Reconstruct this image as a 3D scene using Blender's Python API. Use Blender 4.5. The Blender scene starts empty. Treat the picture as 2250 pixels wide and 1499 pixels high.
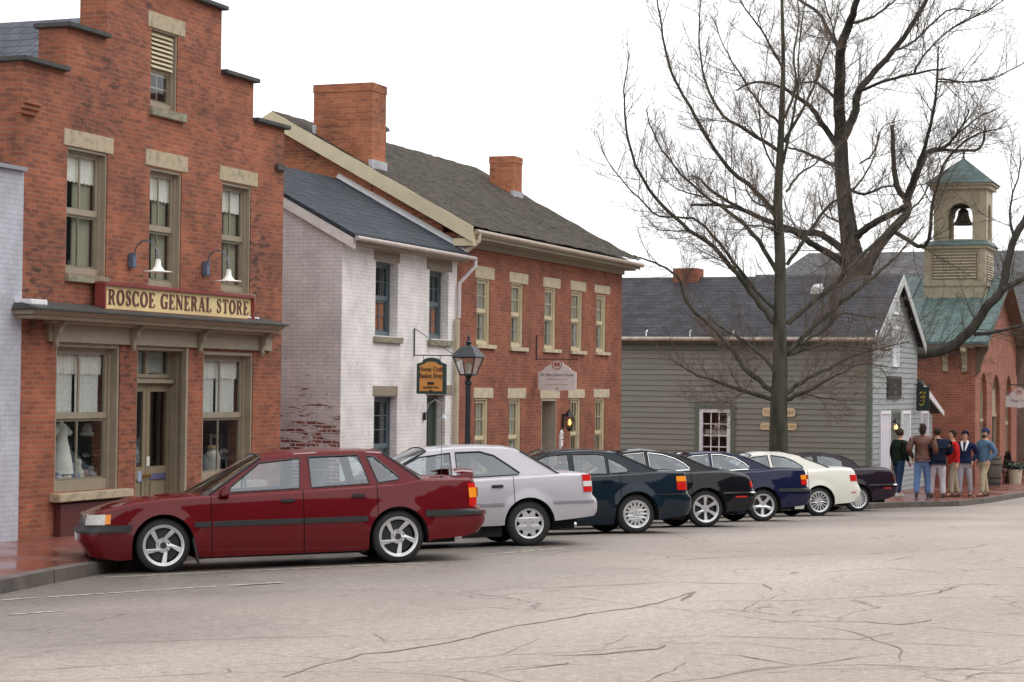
import bpy, bmesh, math, random
from math import sin, cos, pi, radians, atan, atan2, sqrt, degrees
from mathutils import Vector, Matrix
from mathutils.geometry import tessellate_polygon
random.seed(7)
scn = bpy.context.scene
col = scn.collection

# ------------------------------------------------------------------ camera
# x runs along the street (away from the camera), y towards the row of shops, z up (metres)
FPX, CX, CY, CAMH = 4500.0, 1125.0, 749.5, 2.0
AL, PT, RO = radians(20.983), atan(100/4500.0), 0.0118
Fh = Vector((cos(AL), sin(AL), 0)); Rt = Vector((sin(AL), -cos(AL), 0)); Up = Vector((0, 0, 1))
FD = Fh*cos(PT)+Up*sin(PT); UD = Up*cos(PT)-Fh*sin(PT)
CR = Rt*cos(RO)+UD*sin(RO); CU = UD*cos(RO)-Rt*sin(RO)
CAM = Vector((0, 0, CAMH))
cd = bpy.data.cameras.new("camera"); cam = bpy.data.objects.new("camera", cd); col.objects.link(cam)
cam.matrix_world = Matrix((( CR.x, CU.x, -FD.x, 0), (CR.y, CU.y, -FD.y, 0), (CR.z, CU.z, -FD.z, CAMH), (0, 0, 0, 1)))
cd.sensor_width = 36; cd.lens = 36*FPX/2250; cd.clip_start = 0.1; cd.clip_end = 3000
scn.camera = cam

# ------------------------------------------------------------------ sky, sun, exposure
SUN_EL, SUN_AZ = radians(58), radians(-72)       # azimuth of the sun measured from +x towards +y
w = bpy.data.worlds.new("World"); scn.world = w; w.use_nodes = True
nt = w.node_tree; nt.nodes.clear()
out = nt.nodes.new('ShaderNodeOutputWorld'); bg = nt.nodes.new('ShaderNodeBackground')
sky = nt.nodes.new('ShaderNodeTexSky'); sky.sky_type = 'NISHITA'; sky.sun_disc = False
sky.sun_elevation = SUN_EL; sky.sun_rotation = pi/2-SUN_AZ; sky.air_density = 1; sky.dust_density = 6
mx = nt.nodes.new('ShaderNodeMixRGB'); mx.inputs[0].default_value = 0.9
tc = nt.nodes.new('ShaderNodeTexCoord'); nz = nt.nodes.new('ShaderNodeTexNoise'); nz.inputs['Scale'].default_value = 2.0
rp = nt.nodes.new('ShaderNodeValToRGB')
rp.color_ramp.elements[0].position = 0.3; rp.color_ramp.elements[0].color = (10.6, 10.8, 11.2, 1)
rp.color_ramp.elements[1].position = 0.7; rp.color_ramp.elements[1].color = (12.6, 12.4, 12.1, 1)
nt.links.new(tc.outputs['Generated'], nz.inputs['Vector']); nt.links.new(nz.outputs['Fac'], rp.inputs[0])
nt.links.new(sky.outputs[0], mx.inputs[1]); nt.links.new(rp.outputs[0], mx.inputs[2])
nt.links.new(mx.outputs[0], bg.inputs[0]); bg.inputs[1].default_value = 0.1
nt.links.new(bg.outputs[0], out.inputs[0])
sd = bpy.data.lights.new("sun", 'SUN'); sd.energy = 0.9; sd.angle = radians(48); sd.color = (1, .97, .92)
so = bpy.data.objects.new("sun", sd); col.objects.link(so)
sv = Vector((cos(SUN_EL)*cos(SUN_AZ), cos(SUN_EL)*sin(SUN_AZ), sin(SUN_EL)))
so.rotation_euler = sv.to_track_quat('Z', 'Y').to_euler(); so.location = sv*60
vs = scn.view_settings; vs.view_transform = 'Standard'; vs.look = 'None'; vs.exposure = 0.47; vs.gamma = 1
vs.use_curve_mapping = False
scn.cycles.max_bounces = 8; scn.cycles.transparent_max_bounces = 12; scn.cycles.use_denoising = True

# ------------------------------------------------------------------ survey: a sight line meets a real plane of the place
def ray(x, y): return (FD*FPX+CR*(x-CX)+CU*(CY-y)).normalized()
def onY(x, y, Y):
    d = ray(x, y); return CAM+d*(Y/d.y)
def onX(x, y, X):
    d = ray(x, y); return CAM+d*(X/d.x)
def lerp(tab, x):
    if x <= tab[0][0]: return tab[0][1]
    for (a, b), (c, d) in zip(tab, tab[1:]):
        if x <= c: return b+(d-b)*(x-a)/(c-a) if c > a else d
    return tab[-1][1]
HP = [(-60,1.3),(0,1.8),(10,1.9),(19,1.95),(24.5,2.01),(28.5,2.11),(31.9,2.24),(35.3,2.36),(39.5,2.52),(43,2.65),(50,2.88),(57,3.02),(66,3.15),(90,3.5),(150,4.2),(400,5.5)]
KV = [(-60,10.6),(12,11.0),(16.2,11.5),(18.3,11.95),(20.5,12.3),(43.5,12.3),(45.8,11.8),(47.5,11.1),(49.5,10.35),(51.0,9.57),(52.2,8.65),(53,8.05),(55.6,7.75),(61.3,7.45),(100,7),(400,5)]
def gz(u, v): return CAMH-lerp(HP, u)-0.02*(min(max(v, -12), 9.3)-9)-0.045*max(0, min(v, 12.4)-9.3)
def kv(u): return lerp(KV, u)
def sz(u, v): return gz(u, kv(u))+0.135+0.014*max(0, min(v, 16)-kv(u))
def onG(x, y, f=gz, off=0):
    d = ray(x, y); lo, hi = 2, 900
    for _ in range(70):
        m = (lo+hi)/2; q = CAM+d*m
        if q.z > f(q.x, q.y)+off: lo = m
        else: hi = m
    return CAM+d*lo

# ------------------------------------------------------------------ objects
def tag(o, label=None, cat=None, group=None, kind=None):
    if label: o['label'] = label
    if cat: o['category'] = cat
    if group: o['group'] = group
    if kind: o['kind'] = kind
    return o
def empty(name, loc, rz=0, **k):
    o = bpy.data.objects.new(name, None); col.objects.link(o); o.location = loc; o.rotation_euler = (0, 0, rz)
    o.empty_display_size = .2
    return tag(o, **k)
def root_of(o):
    while o.parent: o = o.parent
    return o
class MB:
    def __init__(s): s.v = []; s.f = []; s.m = []
    def quad(s, *p, mi=0):
        n = len(s.v); s.v += [tuple(q) for q in p]; s.f.append(tuple(range(n, n+len(p)))); s.m.append(mi); return s
    def box(s, a, b, mi=0):
        x0, y0, z0 = a; x1, y1, z1 = b; n = len(s.v)
        s.v += [(x0,y0,z0),(x1,y0,z0),(x1,y1,z0),(x0,y1,z0),(x0,y0,z1),(x1,y0,z1),(x1,y1,z1),(x0,y1,z1)]
        for q in ((0,3,2,1),(4,5,6,7),(0,1,5,4),(1,2,6,5),(2,3,7,6),(3,0,4,7)): s.f.append(tuple(n+i for i in q)); s.m.append(mi)
        return s
    def hexa(s, p, mi=0):          # eight corners: bottom four, top four
        n = len(s.v); s.v += [tuple(q) for q in p]
        for q in ((0,3,2,1),(4,5,6,7),(0,1,5,4),(1,2,6,5),(2,3,7,6),(3,0,4,7)): s.f.append(tuple(n+i for i in q)); s.m.append(mi)
        return s
    def tube(s, pts, r, n=6, mi=0, cap=True):
        pts = [Vector(p) for p in pts]
        if not isinstance(r, (list, tuple)): r = [r]*len(pts)
        b = len(s.v); t = (pts[1]-pts[0]).normalized()
        a = t.orthogonal().normalized()
        for i, p in enumerate(pts):
            if i == 0: t = pts[1]-p
            elif i == len(pts)-1: t = p-pts[i-1]
            else: t = pts[i+1]-pts[i-1]
            t = t.normalized() if t.length > 1e-9 else Vector((0,0,1))
            a = (a-t*a.dot(t)); a = a.normalized() if a.length > 1e-6 else t.orthogonal().normalized()
            c = t.cross(a)
            for k in range(n):
                q = p+(a*cos(2*pi*k/n)+c*sin(2*pi*k/n))*r[i]; s.v.append(tuple(q))
        for i in range(len(pts)-1):
            for k in range(n):
                k2 = (k+1) % n
                s.f.append((b+i*n+k, b+i*n+k2, b+(i+1)*n+k2, b+(i+1)*n+k)); s.m.append(mi)
        if cap:
            s.f.append(tuple(b+k for k in reversed(range(n)))); s.m.append(mi)
            e = b+(len(pts)-1)*n; s.f.append(tuple(e+k for k in range(n))); s.m.append(mi)
        return s
    def lathe(s, prof, org, axis='z', n=24, mi=0, a0=0, a1=2*pi):   # prof: (radius, height)
        b = len(s.v); full = abs(a1-a0-2*pi) < 1e-6; m = n if full else n+1
        for (r, h) in prof:
            for k in range(m):
                a = a0+(a1-a0)*k/n; c, d = r*cos(a), r*sin(a)
                p = (c, d, h) if axis == 'z' else ((c, h, d) if axis == 'y' else (h, c, d))
                s.v.append((org[0]+p[0], org[1]+p[1], org[2]+p[2]))
        for i in range(len(prof)-1):
            for k in range(n):
                k2 = (k+1) % m
                s.f.append((b+i*m+k, b+i*m+k2, b+(i+1)*m+k2, b+(i+1)*m+k)); s.m.append(mi)
        return s
    def slab(s, outer, holes, fa, fb, mi=0, back=True, rim=True):
        """flat outline with holes in (a,b); fa/fb map it to the near and the far face"""
        loops = [[Vector((p[0], p[1], 0)) for p in outer]]+[[Vector((p[0], p[1], 0)) for p in h] for h in holes]
        flat = [p for l in loops for p in l]
        tris = tessellate_polygon(loops)
        n = len(s.v); N = len(flat)
        s.v += [tuple(fa(p.x, p.y)) for p in flat]
        if back or rim: s.v += [tuple(fb(p.x, p.y)) for p in flat]
        for t in tris:
            s.f.append(tuple(n+i for i in t)); s.m.append(mi)
            if back: s.f.append(tuple(n+N+i for i in reversed(t))); s.m.append(mi)
        if rim:
            o = 0
            for l in loops:
                for i in range(len(l)):
                    j = (i+1) % len(l)
                    s.f.append((n+o+i, n+o+j, n+N+o+j, n+N+o+i)); s.m.append(mi)
                o += len(l)
        return s
    def build(s, name, mats, parent=None, local=False, smooth=False, bevel=0, sub=0, label=None, angle=35):
        me = bpy.data.meshes.new(name)
        off = Vector((0, 0, 0))
        if parent is not None and not local: off = root_of(parent).location
        me.from_pydata([(p[0]-off[0], p[1]-off[1], p[2]-off[2]) for p in s.v], [], s.f)
        if not isinstance(mats, (list, tuple)): mats = [mats]
        for m in mats: me.materials.append(m)
        for p, mi in zip(me.polygons, s.m): p.material_index = mi
        me.update()
        bm = bmesh.new(); bm.from_mesh(me)
        if smooth or bevel: bmesh.ops.remove_doubles(bm, verts=bm.verts, dist=1e-5)
        bmesh.ops.recalc_face_normals(bm, faces=bm.faces)
        if bevel:
            bmesh.ops.bevel(bm, geom=[e for e in bm.edges if len(e.link_faces) == 2 and e.calc_face_angle(0) > radians(30)], offset=bevel, segments=2, affect='EDGES', clamp_overlap=True)
        if smooth:
            for f in bm.faces: f.smooth = True
            for e in bm.edges:
                if len(e.link_faces) == 2 and e.calc_face_angle(0) > radians(angle): e.smooth = False
        bm.to_mesh(me); bm.free()
        o = bpy.data.objects.new(name, me); col.objects.link(o)
        if parent is not None: o.parent = parent
        if sub:
            md = o.modifiers.new('s', 'SUBSURF'); md.levels = sub; md.render_levels = sub
        if label: o['label'] = label
        return o
def copy_tree(o, parent=None):
    c = o.copy(); col.objects.link(c); c.parent = parent
    for ch in [k for k in bpy.data.objects if k.parent == o]: copy_tree(ch, c)
    return c

# ------------------------------------------------------------------ materials
def mat(name, c, rough=.7, metal=0, var=.12, vs=6.0, bump=0, bs=40, coat=0, spec=.5, emit=None, es=0, trans=0, streak=None, c2=None, c2t=.5):
    m = bpy.data.materials.new(name); m.use_nodes = True; n = m.node_tree; b = n.nodes['Principled BSDF']
    b.inputs['Roughness'].default_value = rough; b.inputs['Metallic'].default_value = metal
    b.inputs['Specular IOR Level'].default_value = spec
    if coat: b.inputs['Coat Weight'].default_value = coat; b.inputs['Coat Roughness'].default_value = .04
    tcn = n.nodes.new('ShaderNodeTexCoord'); mp = n.nodes.new('ShaderNodeMapping'); n.links.new(tcn.outputs['Object'], mp.inputs[0])
    if streak: mp.inputs['Scale'].default_value = streak
    t = n.nodes.new('ShaderNodeTexNoise'); t.inputs['Scale'].default_value = vs; t.inputs['Detail'].default_value = 6
    n.links.new(mp.outputs[0], t.inputs['Vector'])
    r = n.nodes.new('ShaderNodeValToRGB'); r.color_ramp.elements[0].position = .3; r.color_ramp.elements[1].position = .7
    lo = tuple(max(0, x*(1-var)) for x in c)+(1,); hi = tuple(min(1, x*(1+var)) for x in c)+(1,)
    if c2: lo = tuple(c2)+(1,); r.color_ramp.elements[0].position = c2t-.12; r.color_ramp.elements[1].position = c2t+.06; hi = tuple(c)+(1,)
    r.color_ramp.elements[0].color = lo; r.color_ramp.elements[1].color = hi
    n.links.new(t.outputs['Fac'], r.inputs[0]); n.links.new(r.outputs[0], b.inputs['Base Color'])
    if bump:
        t2 = n.nodes.new('ShaderNodeTexNoise'); t2.inputs['Scale'].default_value = bs; t2.inputs['Detail'].default_value = 4
        n.links.new(mp.outputs[0], t2.inputs['Vector'])
        bp = n.nodes.new('ShaderNodeBump'); bp.inputs['Strength'].default_value = bump; bp.inputs['Distance'].default_value = .01
        n.links.new(t2.outputs['Fac'], bp.inputs['Height']); n.links.new(bp.outputs[0], b.inputs['Normal'])
    if emit: b.inputs['Emission Color'].default_value = tuple(emit)+(1,); b.inputs['Emission Strength'].default_value = es
    return m
def glass(name, tint=(.75,.8,.82), refl=.06, rough=.02):
    m = bpy.data.materials.new(name); m.use_nodes = True; n = m.node_tree; n.nodes.clear()
    o = n.nodes.new('ShaderNodeOutputMaterial'); a = n.nodes.new('ShaderNodeBsdfTransparent'); a.inputs[0].default_value = tint+(1,)
    g = n.nodes.new('ShaderNodeBsdfGlossy'); g.inputs['Roughness'].default_value = rough; g.inputs[0].default_value = (.9,.95,1,1)
    f = n.nodes.new('ShaderNodeLayerWeight'); f.inputs[0].default_value = .5          # 1-|cos|: the same from both sides
    pw = n.nodes.new('ShaderNodeMath'); pw.operation = 'POWER'; pw.inputs[1].default_value = 4.5; n.links.new(f.outputs['Facing'], pw.inputs[0])
    ad = n.nodes.new('ShaderNodeMath'); ad.operation = 'MULTIPLY_ADD'; ad.inputs[1].default_value = .93; ad.inputs[2].default_value = .04+refl; ad.use_clamp = True; n.links.new(pw.outputs[0], ad.inputs[0])
    tcn = n.nodes.new('ShaderNodeTexCoord'); t = n.nodes.new('ShaderNodeTexNoise'); t.inputs['Scale'].default_value = 1.6
    n.links.new(tcn.outputs['Object'], t.inputs['Vector'])
    bp = n.nodes.new('ShaderNodeBump'); bp.inputs['Strength'].default_value = .12; bp.inputs['Distance'].default_value = .02
    n.links.new(t.outputs['Fac'], bp.inputs['Height']); n.links.new(bp.outputs[0], g.inputs['Normal'])
    x = n.nodes.new('ShaderNodeMixShader'); n.links.new(ad.outputs[0], x.inputs[0]); n.links.new(a.outputs[0], x.inputs[1]); n.links.new(g.outputs[0], x.inputs[2])
    n.links.new(x.outputs[0], o.inputs[0]); return m
def lace(name, c, a):
    m = bpy.data.materials.new(name); m.use_nodes = True; n = m.node_tree; b = n.nodes['Principled BSDF']
    b.inputs['Base Color'].default_value = c+(1,); b.inputs['Roughness'].default_value = .9
    tcn = n.nodes.new('ShaderNodeTexCoord'); t = n.nodes.new('ShaderNodeTexVoronoi'); t.inputs['Scale'].default_value = 45
    n.links.new(tcn.outputs['Object'], t.inputs['Vector'])
    mr = n.nodes.new('ShaderNodeMapRange'); mr.inputs[1].default_value = 0; mr.inputs[2].default_value = .6; mr.inputs[3].default_value = 1; mr.inputs[4].default_value = a
    n.links.new(t.outputs[0], mr.inputs[0]); n.links.new(mr.outputs[0], b.inputs['Alpha']); return m
def brick(name, c1, c2, mortar, dark=(.12,.03,.02), dk=.35, bw=.19, rh=.061, paint=None, peel=None, rough=.85, ground=False, wet=False, ms=.1, patch=None):
    """running bond laid on whichever wall it is put on (x+y runs along both wall directions)"""
    m = bpy.data.materials.new(name); m.use_nodes = True; n = m.node_tree; N = n.nodes.new; L = n.links.new
    b = n.nodes['Principled BSDF']; b.inputs['Roughness'].default_value = rough
    g = N('ShaderNodeNewGeometry'); sp = N('ShaderNodeSeparateXYZ'); L(g.outputs['Position'], sp.inputs[0])
    cb = N('ShaderNodeCombineXYZ')
    if ground: L(sp.outputs[0], cb.inputs[0]); L(sp.outputs[1], cb.inputs[1])
    else:
        ad = N('ShaderNodeMath'); ad.operation = 'ADD'; L(sp.outputs[0], ad.inputs[0]); L(sp.outputs[1], ad.inputs[1])
        L(ad.outputs[0], cb.inputs[0]); L(sp.outputs[2], cb.inputs[1])
    # a little waviness so that the courses are hand laid
    wn = N('ShaderNodeTexNoise'); wn.inputs['Scale'].default_value = 1.3; L(g.outputs['Position'], wn.inputs['Vector'])
    wv = N('ShaderNodeVectorMath'); wv.operation = 'SCALE'; wv.inputs['Scale'].default_value = .02; L(wn.outputs['Color'], wv.inputs[0])
    wa = N('ShaderNodeVectorMath'); wa.operation = 'ADD'; L(cb.outputs[0], wa.inputs[0]); L(wv.outputs[0], wa.inputs[1])
    t = N('ShaderNodeTexBrick'); L(wa.outputs[0], t.inputs['Vector'])
    t.inputs['Color1'].default_value = c1+(1,); t.inputs['Color2'].default_value = c2+(1,); t.inputs['Mortar'].default_value = mortar+(1,)
    t.inputs['Scale'].default_value = 1; t.inputs['Brick Width'].default_value = bw; t.inputs['Row Height'].default_value = rh
    t.inputs['Mortar Size'].default_value = rh*ms; t.inputs['Mortar Smooth'].default_value = .3; t.offset = .5; t.inputs['Bias'].default_value = -.1
    # soot and weathering: large blotches and single dark bricks
    n1 = N('ShaderNodeTexNoise'); n1.inputs['Scale'].default_value = .9; n1.inputs['Detail'].default_value = 8; n1.inputs['Roughness'].default_value = .7; L(g.outputs['Position'], n1.inputs['Vector'])
    r1 = N('ShaderNodeValToRGB'); r1.color_ramp.elements[0].position = .45; r1.color_ramp.elements[1].position = .75; L(n1.outputs['Fac'], r1.inputs[0])
    n2 = N('ShaderNodeTexNoise'); n2.inputs['Scale'].default_value = 1; n2.inputs['Detail'].default_value = 2
    mp = N('ShaderNodeMapping'); mp.inputs['Scale'].default_value = (5, 15.5, 1); L(wa.outputs[0], mp.inputs[0]); L(mp.outputs[0], n2.inputs['Vector'])
    r2 = N('ShaderNodeValToRGB'); r2.color_ramp.elements[0].position = .5; r2.color_ramp.elements[1].position = .62; L(n2.outputs['Fac'], r2.inputs[0])
    ml = N('ShaderNodeMath'); ml.operation = 'MULTIPLY'; L(r1.outputs[0], ml.inputs[0]); L(r2.outputs[0], ml.inputs[1])
    ad2 = N('ShaderNodeMath'); ad2.operation = 'MULTIPLY_ADD'; ad2.inputs[1].default_value = .3; L(r1.outputs[0], ad2.inputs[0]); L(ml.outputs[0], ad2.inputs[2])
    sc = N('ShaderNodeMath'); sc.operation = 'MULTIPLY'; sc.inputs[1].default_value = dk; sc.use_clamp = True; L(ad2.outputs[0], sc.inputs[0])
    mx = N('ShaderNodeMixRGB'); L(sc.outputs[0], mx.inputs[0]); L(t.outputs['Color'], mx.inputs[1]); mx.inputs[2].default_value = dark+(1,)
    # paler worn patches
    n3 = N('ShaderNodeTexNoise'); n3.inputs['Scale'].default_value = 2.1; n3.inputs['Detail'].default_value = 7; L(g.outputs['Position'], n3.inputs['Vector'])
    r3 = N('ShaderNodeMapRange'); r3.inputs[1].default_value = .3; r3.inputs[2].default_value = .7; r3.inputs[3].default_value = .8; r3.inputs[4].default_value = 1.22; L(n3.outputs['Fac'], r3.inputs[0])
    mm = N('ShaderNodeVectorMath'); mm.operation = 'SCALE'; L(mx.outputs[0], mm.inputs[0]); L(r3.outputs[0], mm.inputs['Scale'])
    n4 = N('ShaderNodeTexNoise'); n4.inputs['Scale'].default_value = .45; n4.inputs['Detail'].default_value = 3; L(g.outputs['Position'], n4.inputs['Vector'])
    r4 = N('ShaderNodeMapRange'); r4.inputs[1].default_value = .4; r4.inputs[2].default_value = .65; r4.inputs[3].default_value = 0; r4.inputs[4].default_value = .45; L(n4.outputs['Fac'], r4.inputs[0])
    m4 = N('ShaderNodeMixRGB'); m4.blend_type = 'MULTIPLY'; L(r4.outputs[0], m4.inputs[0]); L(mm.outputs[0], m4.inputs[1]); m4.inputs[2].default_value = (.72,.80,.82,1); mm = m4
    last = mm.outputs[0]
    if paint:
        # painted brick: paint hides the brick, joints read faintly; it has peeled where `peel` says
        pj = N('ShaderNodeMixRGB'); L(t.outputs['Fac'], pj.inputs[0]); pj.inputs[1].default_value = paint+(1,); pj.inputs[2].default_value = tuple(x*.8 for x in paint)+(1,)
        gr = N('ShaderNodeTexNoise'); gr.inputs['Scale'].default_value = 1.5; gr.inputs['Detail'].default_value = 9; gr.inputs['Roughness'].default_value = .75; L(g.outputs['Position'], gr.inputs['Vector'])
        grr = N('ShaderNodeMapRange'); grr.inputs[1].default_value = .35; grr.inputs[2].default_value = .7; grr.inputs[3].default_value = 1.06; grr.inputs[4].default_value = .66; L(gr.outputs['Fac'], grr.inputs[0])
        pg = N('ShaderNodeVectorMath'); pg.operation = 'SCALE'; L(pj.outputs[0], pg.inputs[0]); L(grr.outputs[0], pg.inputs['Scale'])
        pm = N('ShaderNodeMixRGB'); L(pg.outputs[0], pm.inputs[1]); L(last, pm.inputs[2])
        if peel:
            z0, z1, amt = peel
            mz = N('ShaderNodeMapRange'); mz.inputs[1].default_value = z0; mz.inputs[2].default_value = z1; mz.inputs[3].default_value = amt; mz.inputs[4].default_value = -.12; L(sp.outputs[2], mz.inputs[0])
            pn = N('ShaderNodeTexNoise'); pn.inputs['Scale'].default_value = 1; pn.inputs['Detail'].default_value = 5; pn.inputs['Roughness'].default_value = .6
            mp3 = N('ShaderNodeMapping'); mp3.inputs['Scale'].default_value = (2.6, 10, 1); L(wa.outputs[0], mp3.inputs[0]); L(mp3.outputs[0], pn.inputs['Vector'])
            sm = N('ShaderNodeMath'); sm.operation = 'ADD'; L(pn.outputs['Fac'], sm.inputs[0]); L(mz.outputs[0], sm.inputs[1])
            pr = N('ShaderNodeValToRGB'); pr.color_ramp.elements[0].position = .64; pr.color_ramp.elements[1].position = .67; L(sm.outputs[0], pr.inputs[0])
            L(pr.outputs[0], pm.inputs[0])
        else: pm.inputs[0].default_value = 0
        last = pm.outputs[0]
    L(last, b.inputs['Base Color'])
    bp = N('ShaderNodeBump'); bp.inputs['Strength'].default_value = .35 if not paint else .2; bp.inputs['Distance'].default_value = .008
    iv = N('ShaderNodeMath'); iv.operation = 'SUBTRACT'; iv.inputs[0].default_value = 1; L(t.outputs['Fac'], iv.inputs[1])
    L(iv.outputs[0], bp.inputs['Height']); L(bp.outputs[0], b.inputs['Normal'])
    if wet:
        wr = N('ShaderNodeTexNoise'); wr.inputs['Scale'].default_value = .7; wr.inputs['Detail'].default_value = 4; L(g.outputs['Position'], wr.inputs['Vector'])
        wm = N('ShaderNodeMapRange'); wm.inputs[1].default_value = .4; wm.inputs[2].default_value = .6; wm.inputs[3].default_value = .12; wm.inputs[4].default_value = .45; L(wr.outputs['Fac'], wm.inputs[0]); L(wm.outputs[0], b.inputs['Roughness'])
        bp.inputs['Strength'].default_value = .12
    return m
M = {}
M['store_brick'] = brick('store_brick', (.355,.102,.050), (.21,.058,.034), (.27,.155,.10), dk=1.3, dark=(.08,.034,.026), bw=.175, ms=.11)
M['tavern_brick'] = brick('tavern_brick', (.31,.090,.047), (.20,.056,.034), (.25,.15,.10), dk=.95, bw=.175)
M['gable_brick'] = brick('gable_brick', (.45,.145,.062), (.30,.085,.042), (.34,.20,.12), dk=1.2, bw=.175, dark=(.13,.05,.03))
M['church_brick'] = brick('church_brick', (.32,.10,.06), (.25,.073,.047), (.36,.2,.14), dk=.3, rh=.075, bw=.24, ms=.12)
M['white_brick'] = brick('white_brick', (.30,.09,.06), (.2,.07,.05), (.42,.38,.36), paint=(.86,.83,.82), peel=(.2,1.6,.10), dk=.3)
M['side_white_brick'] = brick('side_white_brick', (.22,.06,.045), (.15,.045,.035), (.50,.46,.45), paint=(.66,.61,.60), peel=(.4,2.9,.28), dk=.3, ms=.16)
M['grey_brick'] = brick('grey_brick', (.3,.09,.06), (.2,.07,.05), (.4,.38,.38), paint=(.50,.51,.58), dk=.2)
M['walk_brick'] = brick('walk_brick', (.22,.066,.05), (.155,.048,.04), (.16,.08,.06), ground=True, wet=True, bw=.2, rh=.1, dk=.3)
M['stone'] = mat('sandstone', (.44,.36,.25), .9, var=.25, vs=9, bump=.4, c2=(.28,.25,.18), c2t=.45)
M['pale_stone'] = mat('pale_stone', (.50,.43,.31), .9, var=.2, vs=8, bump=.3)
M['old_sill'] = mat('mossy_stone', (.24,.22,.16), .9, var=.35, vs=12, bump=.5)
M['coping'] = mat('coping_metal', (.04,.043,.04), .6, var=.3, vs=5)
M['taupe'] = mat('taupe_paint', (.30,.255,.19), .5, var=.1, vs=4, bump=.06)
M['taupe_dk'] = mat('taupe_door_paint', (.23,.19,.125), .45, var=.12, vs=4)
M['cream'] = mat('cream_paint', (.58,.50,.34), .5, var=.08, vs=4)
M['white'] = mat('white_paint', (.78,.78,.80), .5, var=.05, vs=5)
M['lead'] = mat('pale_lead', (.42,.43,.47), .5, var=.15)
M['blue_grey'] = mat('blue_grey_paint', (.11,.14,.16), .45, var=.12, vs=5)
M['green_trim'] = mat('green_trim', (.13,.16,.12), .5, var=.1, vs=5)
M['iron'] = mat('black_iron', (.02,.02,.025), .4, var=.2, vs=9)
M['steel'] = mat('galvanised', (.4,.42,.46), .35, metal=.8, var=.1)
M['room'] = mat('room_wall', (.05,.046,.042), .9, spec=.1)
M['shade'] = mat('window_blind', (.34,.33,.25), .8, var=.08, vs=3)
M['lace'] = lace('lace', (.90,.91,.90), .7)
M['lace2'] = lace('sheer_curtain', (.62,.66,.68), .75)
M['valance'] = mat('cotton', (.86,.84,.80), .9, var=.08, vs=20)
M['orange_cloth'] = mat('rust_curtain', (.42,.13,.06), .9, var=.2, vs=10)
M['glass'] = glass('window_glass', (.88,.90,.88), .02)
M['clear'] = glass('lantern_glass', (.85,.88,.88), .12)
# roofing: courses of slates / shingles laid up the slope
def shingle(name, c, c2, row=.16, wid=.2, moss=None, rough=.75, slope_axis='y', metal=0):
    m = bpy.data.materials.new(name); m.use_nodes = True; n = m.node_tree; N = n.nodes.new; L = n.links.new
    b = n.nodes['Principled BSDF']; b.inputs['Roughness'].default_value = rough; b.inputs['Metallic'].default_value = metal; b.inputs['Specular IOR Level'].default_value = .25
    g = N('ShaderNodeNewGeometry'); sp = N('ShaderNodeSeparateXYZ'); L(g.outputs['Position'], sp.inputs[0]); cb = N('ShaderNodeCombineXYZ')
    L(sp.outputs[0 if slope_axis == 'y' else 1], cb.inputs[0]); L(sp.outputs[2], cb.inputs[1])
    wn = N('ShaderNodeTexNoise'); wn.inputs['Scale'].default_value = 3; L(g.outputs['Position'], wn.inputs['Vector'])
    wv = N('ShaderNodeVectorMath'); wv.operation = 'SCALE'; wv.inputs['Scale'].default_value = .04; L(wn.outputs['Color'], wv.inputs[0])
    wa = N('ShaderNodeVectorMath'); wa.operation = 'ADD'; L(cb.outputs[0], wa.inputs[0]); L(wv.outputs[0], wa.inputs[1])
    t = N('ShaderNodeTexBrick'); L(wa.outputs[0], t.inputs['Vector'])
    t.inputs['Color1'].default_value = c+(1,); t.inputs['Color2'].default_value = c2+(1,); t.inputs['Mortar'].default_value = tuple(x*.35 for x in c)+(1,)
    t.inputs['Scale'].default_value = 1; t.inputs['Brick Width'].default_value = wid; t.inputs['Row Height'].default_value = row; t.inputs['Mortar Size'].default_value = row*.08; t.inputs['Mortar Smooth'].default_value = .4
    n1 = N('ShaderNodeTexNoise'); n1.inputs['Scale'].default_value = 9 if moss else 2.5; n1.inputs['Detail'].default_value = 8; L(g.outputs['Position'], n1.inputs['Vector'])
    mr = N('ShaderNodeMapRange'); mr.inputs[1].default_value = .3; mr.inputs[2].default_value = .7; mr.inputs[3].default_value = .4 if moss else .65; mr.inputs[4].default_value = 1.7 if moss else 1.35; L(n1.outputs['Fac'], mr.inputs[0])
    mm = N('ShaderNodeVectorMath'); mm.operation = 'SCALE'; L(t.outputs['Color'], mm.inputs[0]); L(mr.outputs[0], mm.inputs['Scale']); last = mm.outputs[0]
    if moss:
        n2 = N('ShaderNodeTexNoise'); n2.inputs['Scale'].default_value = 4; n2.inputs['Detail'].default_value = 8; n2.inputs['Roughness'].default_value = .7
        mp = N('ShaderNodeMapping'); mp.inputs['Scale'].default_value = (1.2, 1.5, 6); L(g.outputs['Position'], mp.inputs[0]); L(mp.outputs[0], n2.inputs['Vector'])
        r2 = N('ShaderNodeValToRGB'); r2.color_ramp.elements[0].position = .48; r2.color_ramp.elements[1].position = .62; L(n2.outputs['Fac'], r2.inputs[0])
        x = N('ShaderNodeMixRGB'); L(r2.outputs[0], x.inputs[0]); L(last, x.inputs[1]); x.inputs[2].default_value = moss+(1,); last = x.outputs[0]
    L(last, b.inputs['Base Color'])
    bp = N('ShaderNodeBump'); bp.inputs['Strength'].default_value = 1 if moss else .6; bp.inputs['Distance'].default_value = .04 if moss else .02
    iv = N('ShaderNodeMath'); iv.operation = 'SUBTRACT'; iv.inputs[0].default_value = 1; L(t.outputs['Fac'], iv.inputs[1]); L(iv.outputs[0], bp.inputs['Height']); L(bp.outputs[0], b.inputs['Normal'])
    return m
M['slate'] = shingle('slate', (.075,.085,.105), (.055,.062,.08), row=.13, wid=.24, slope_axis='x')
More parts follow.
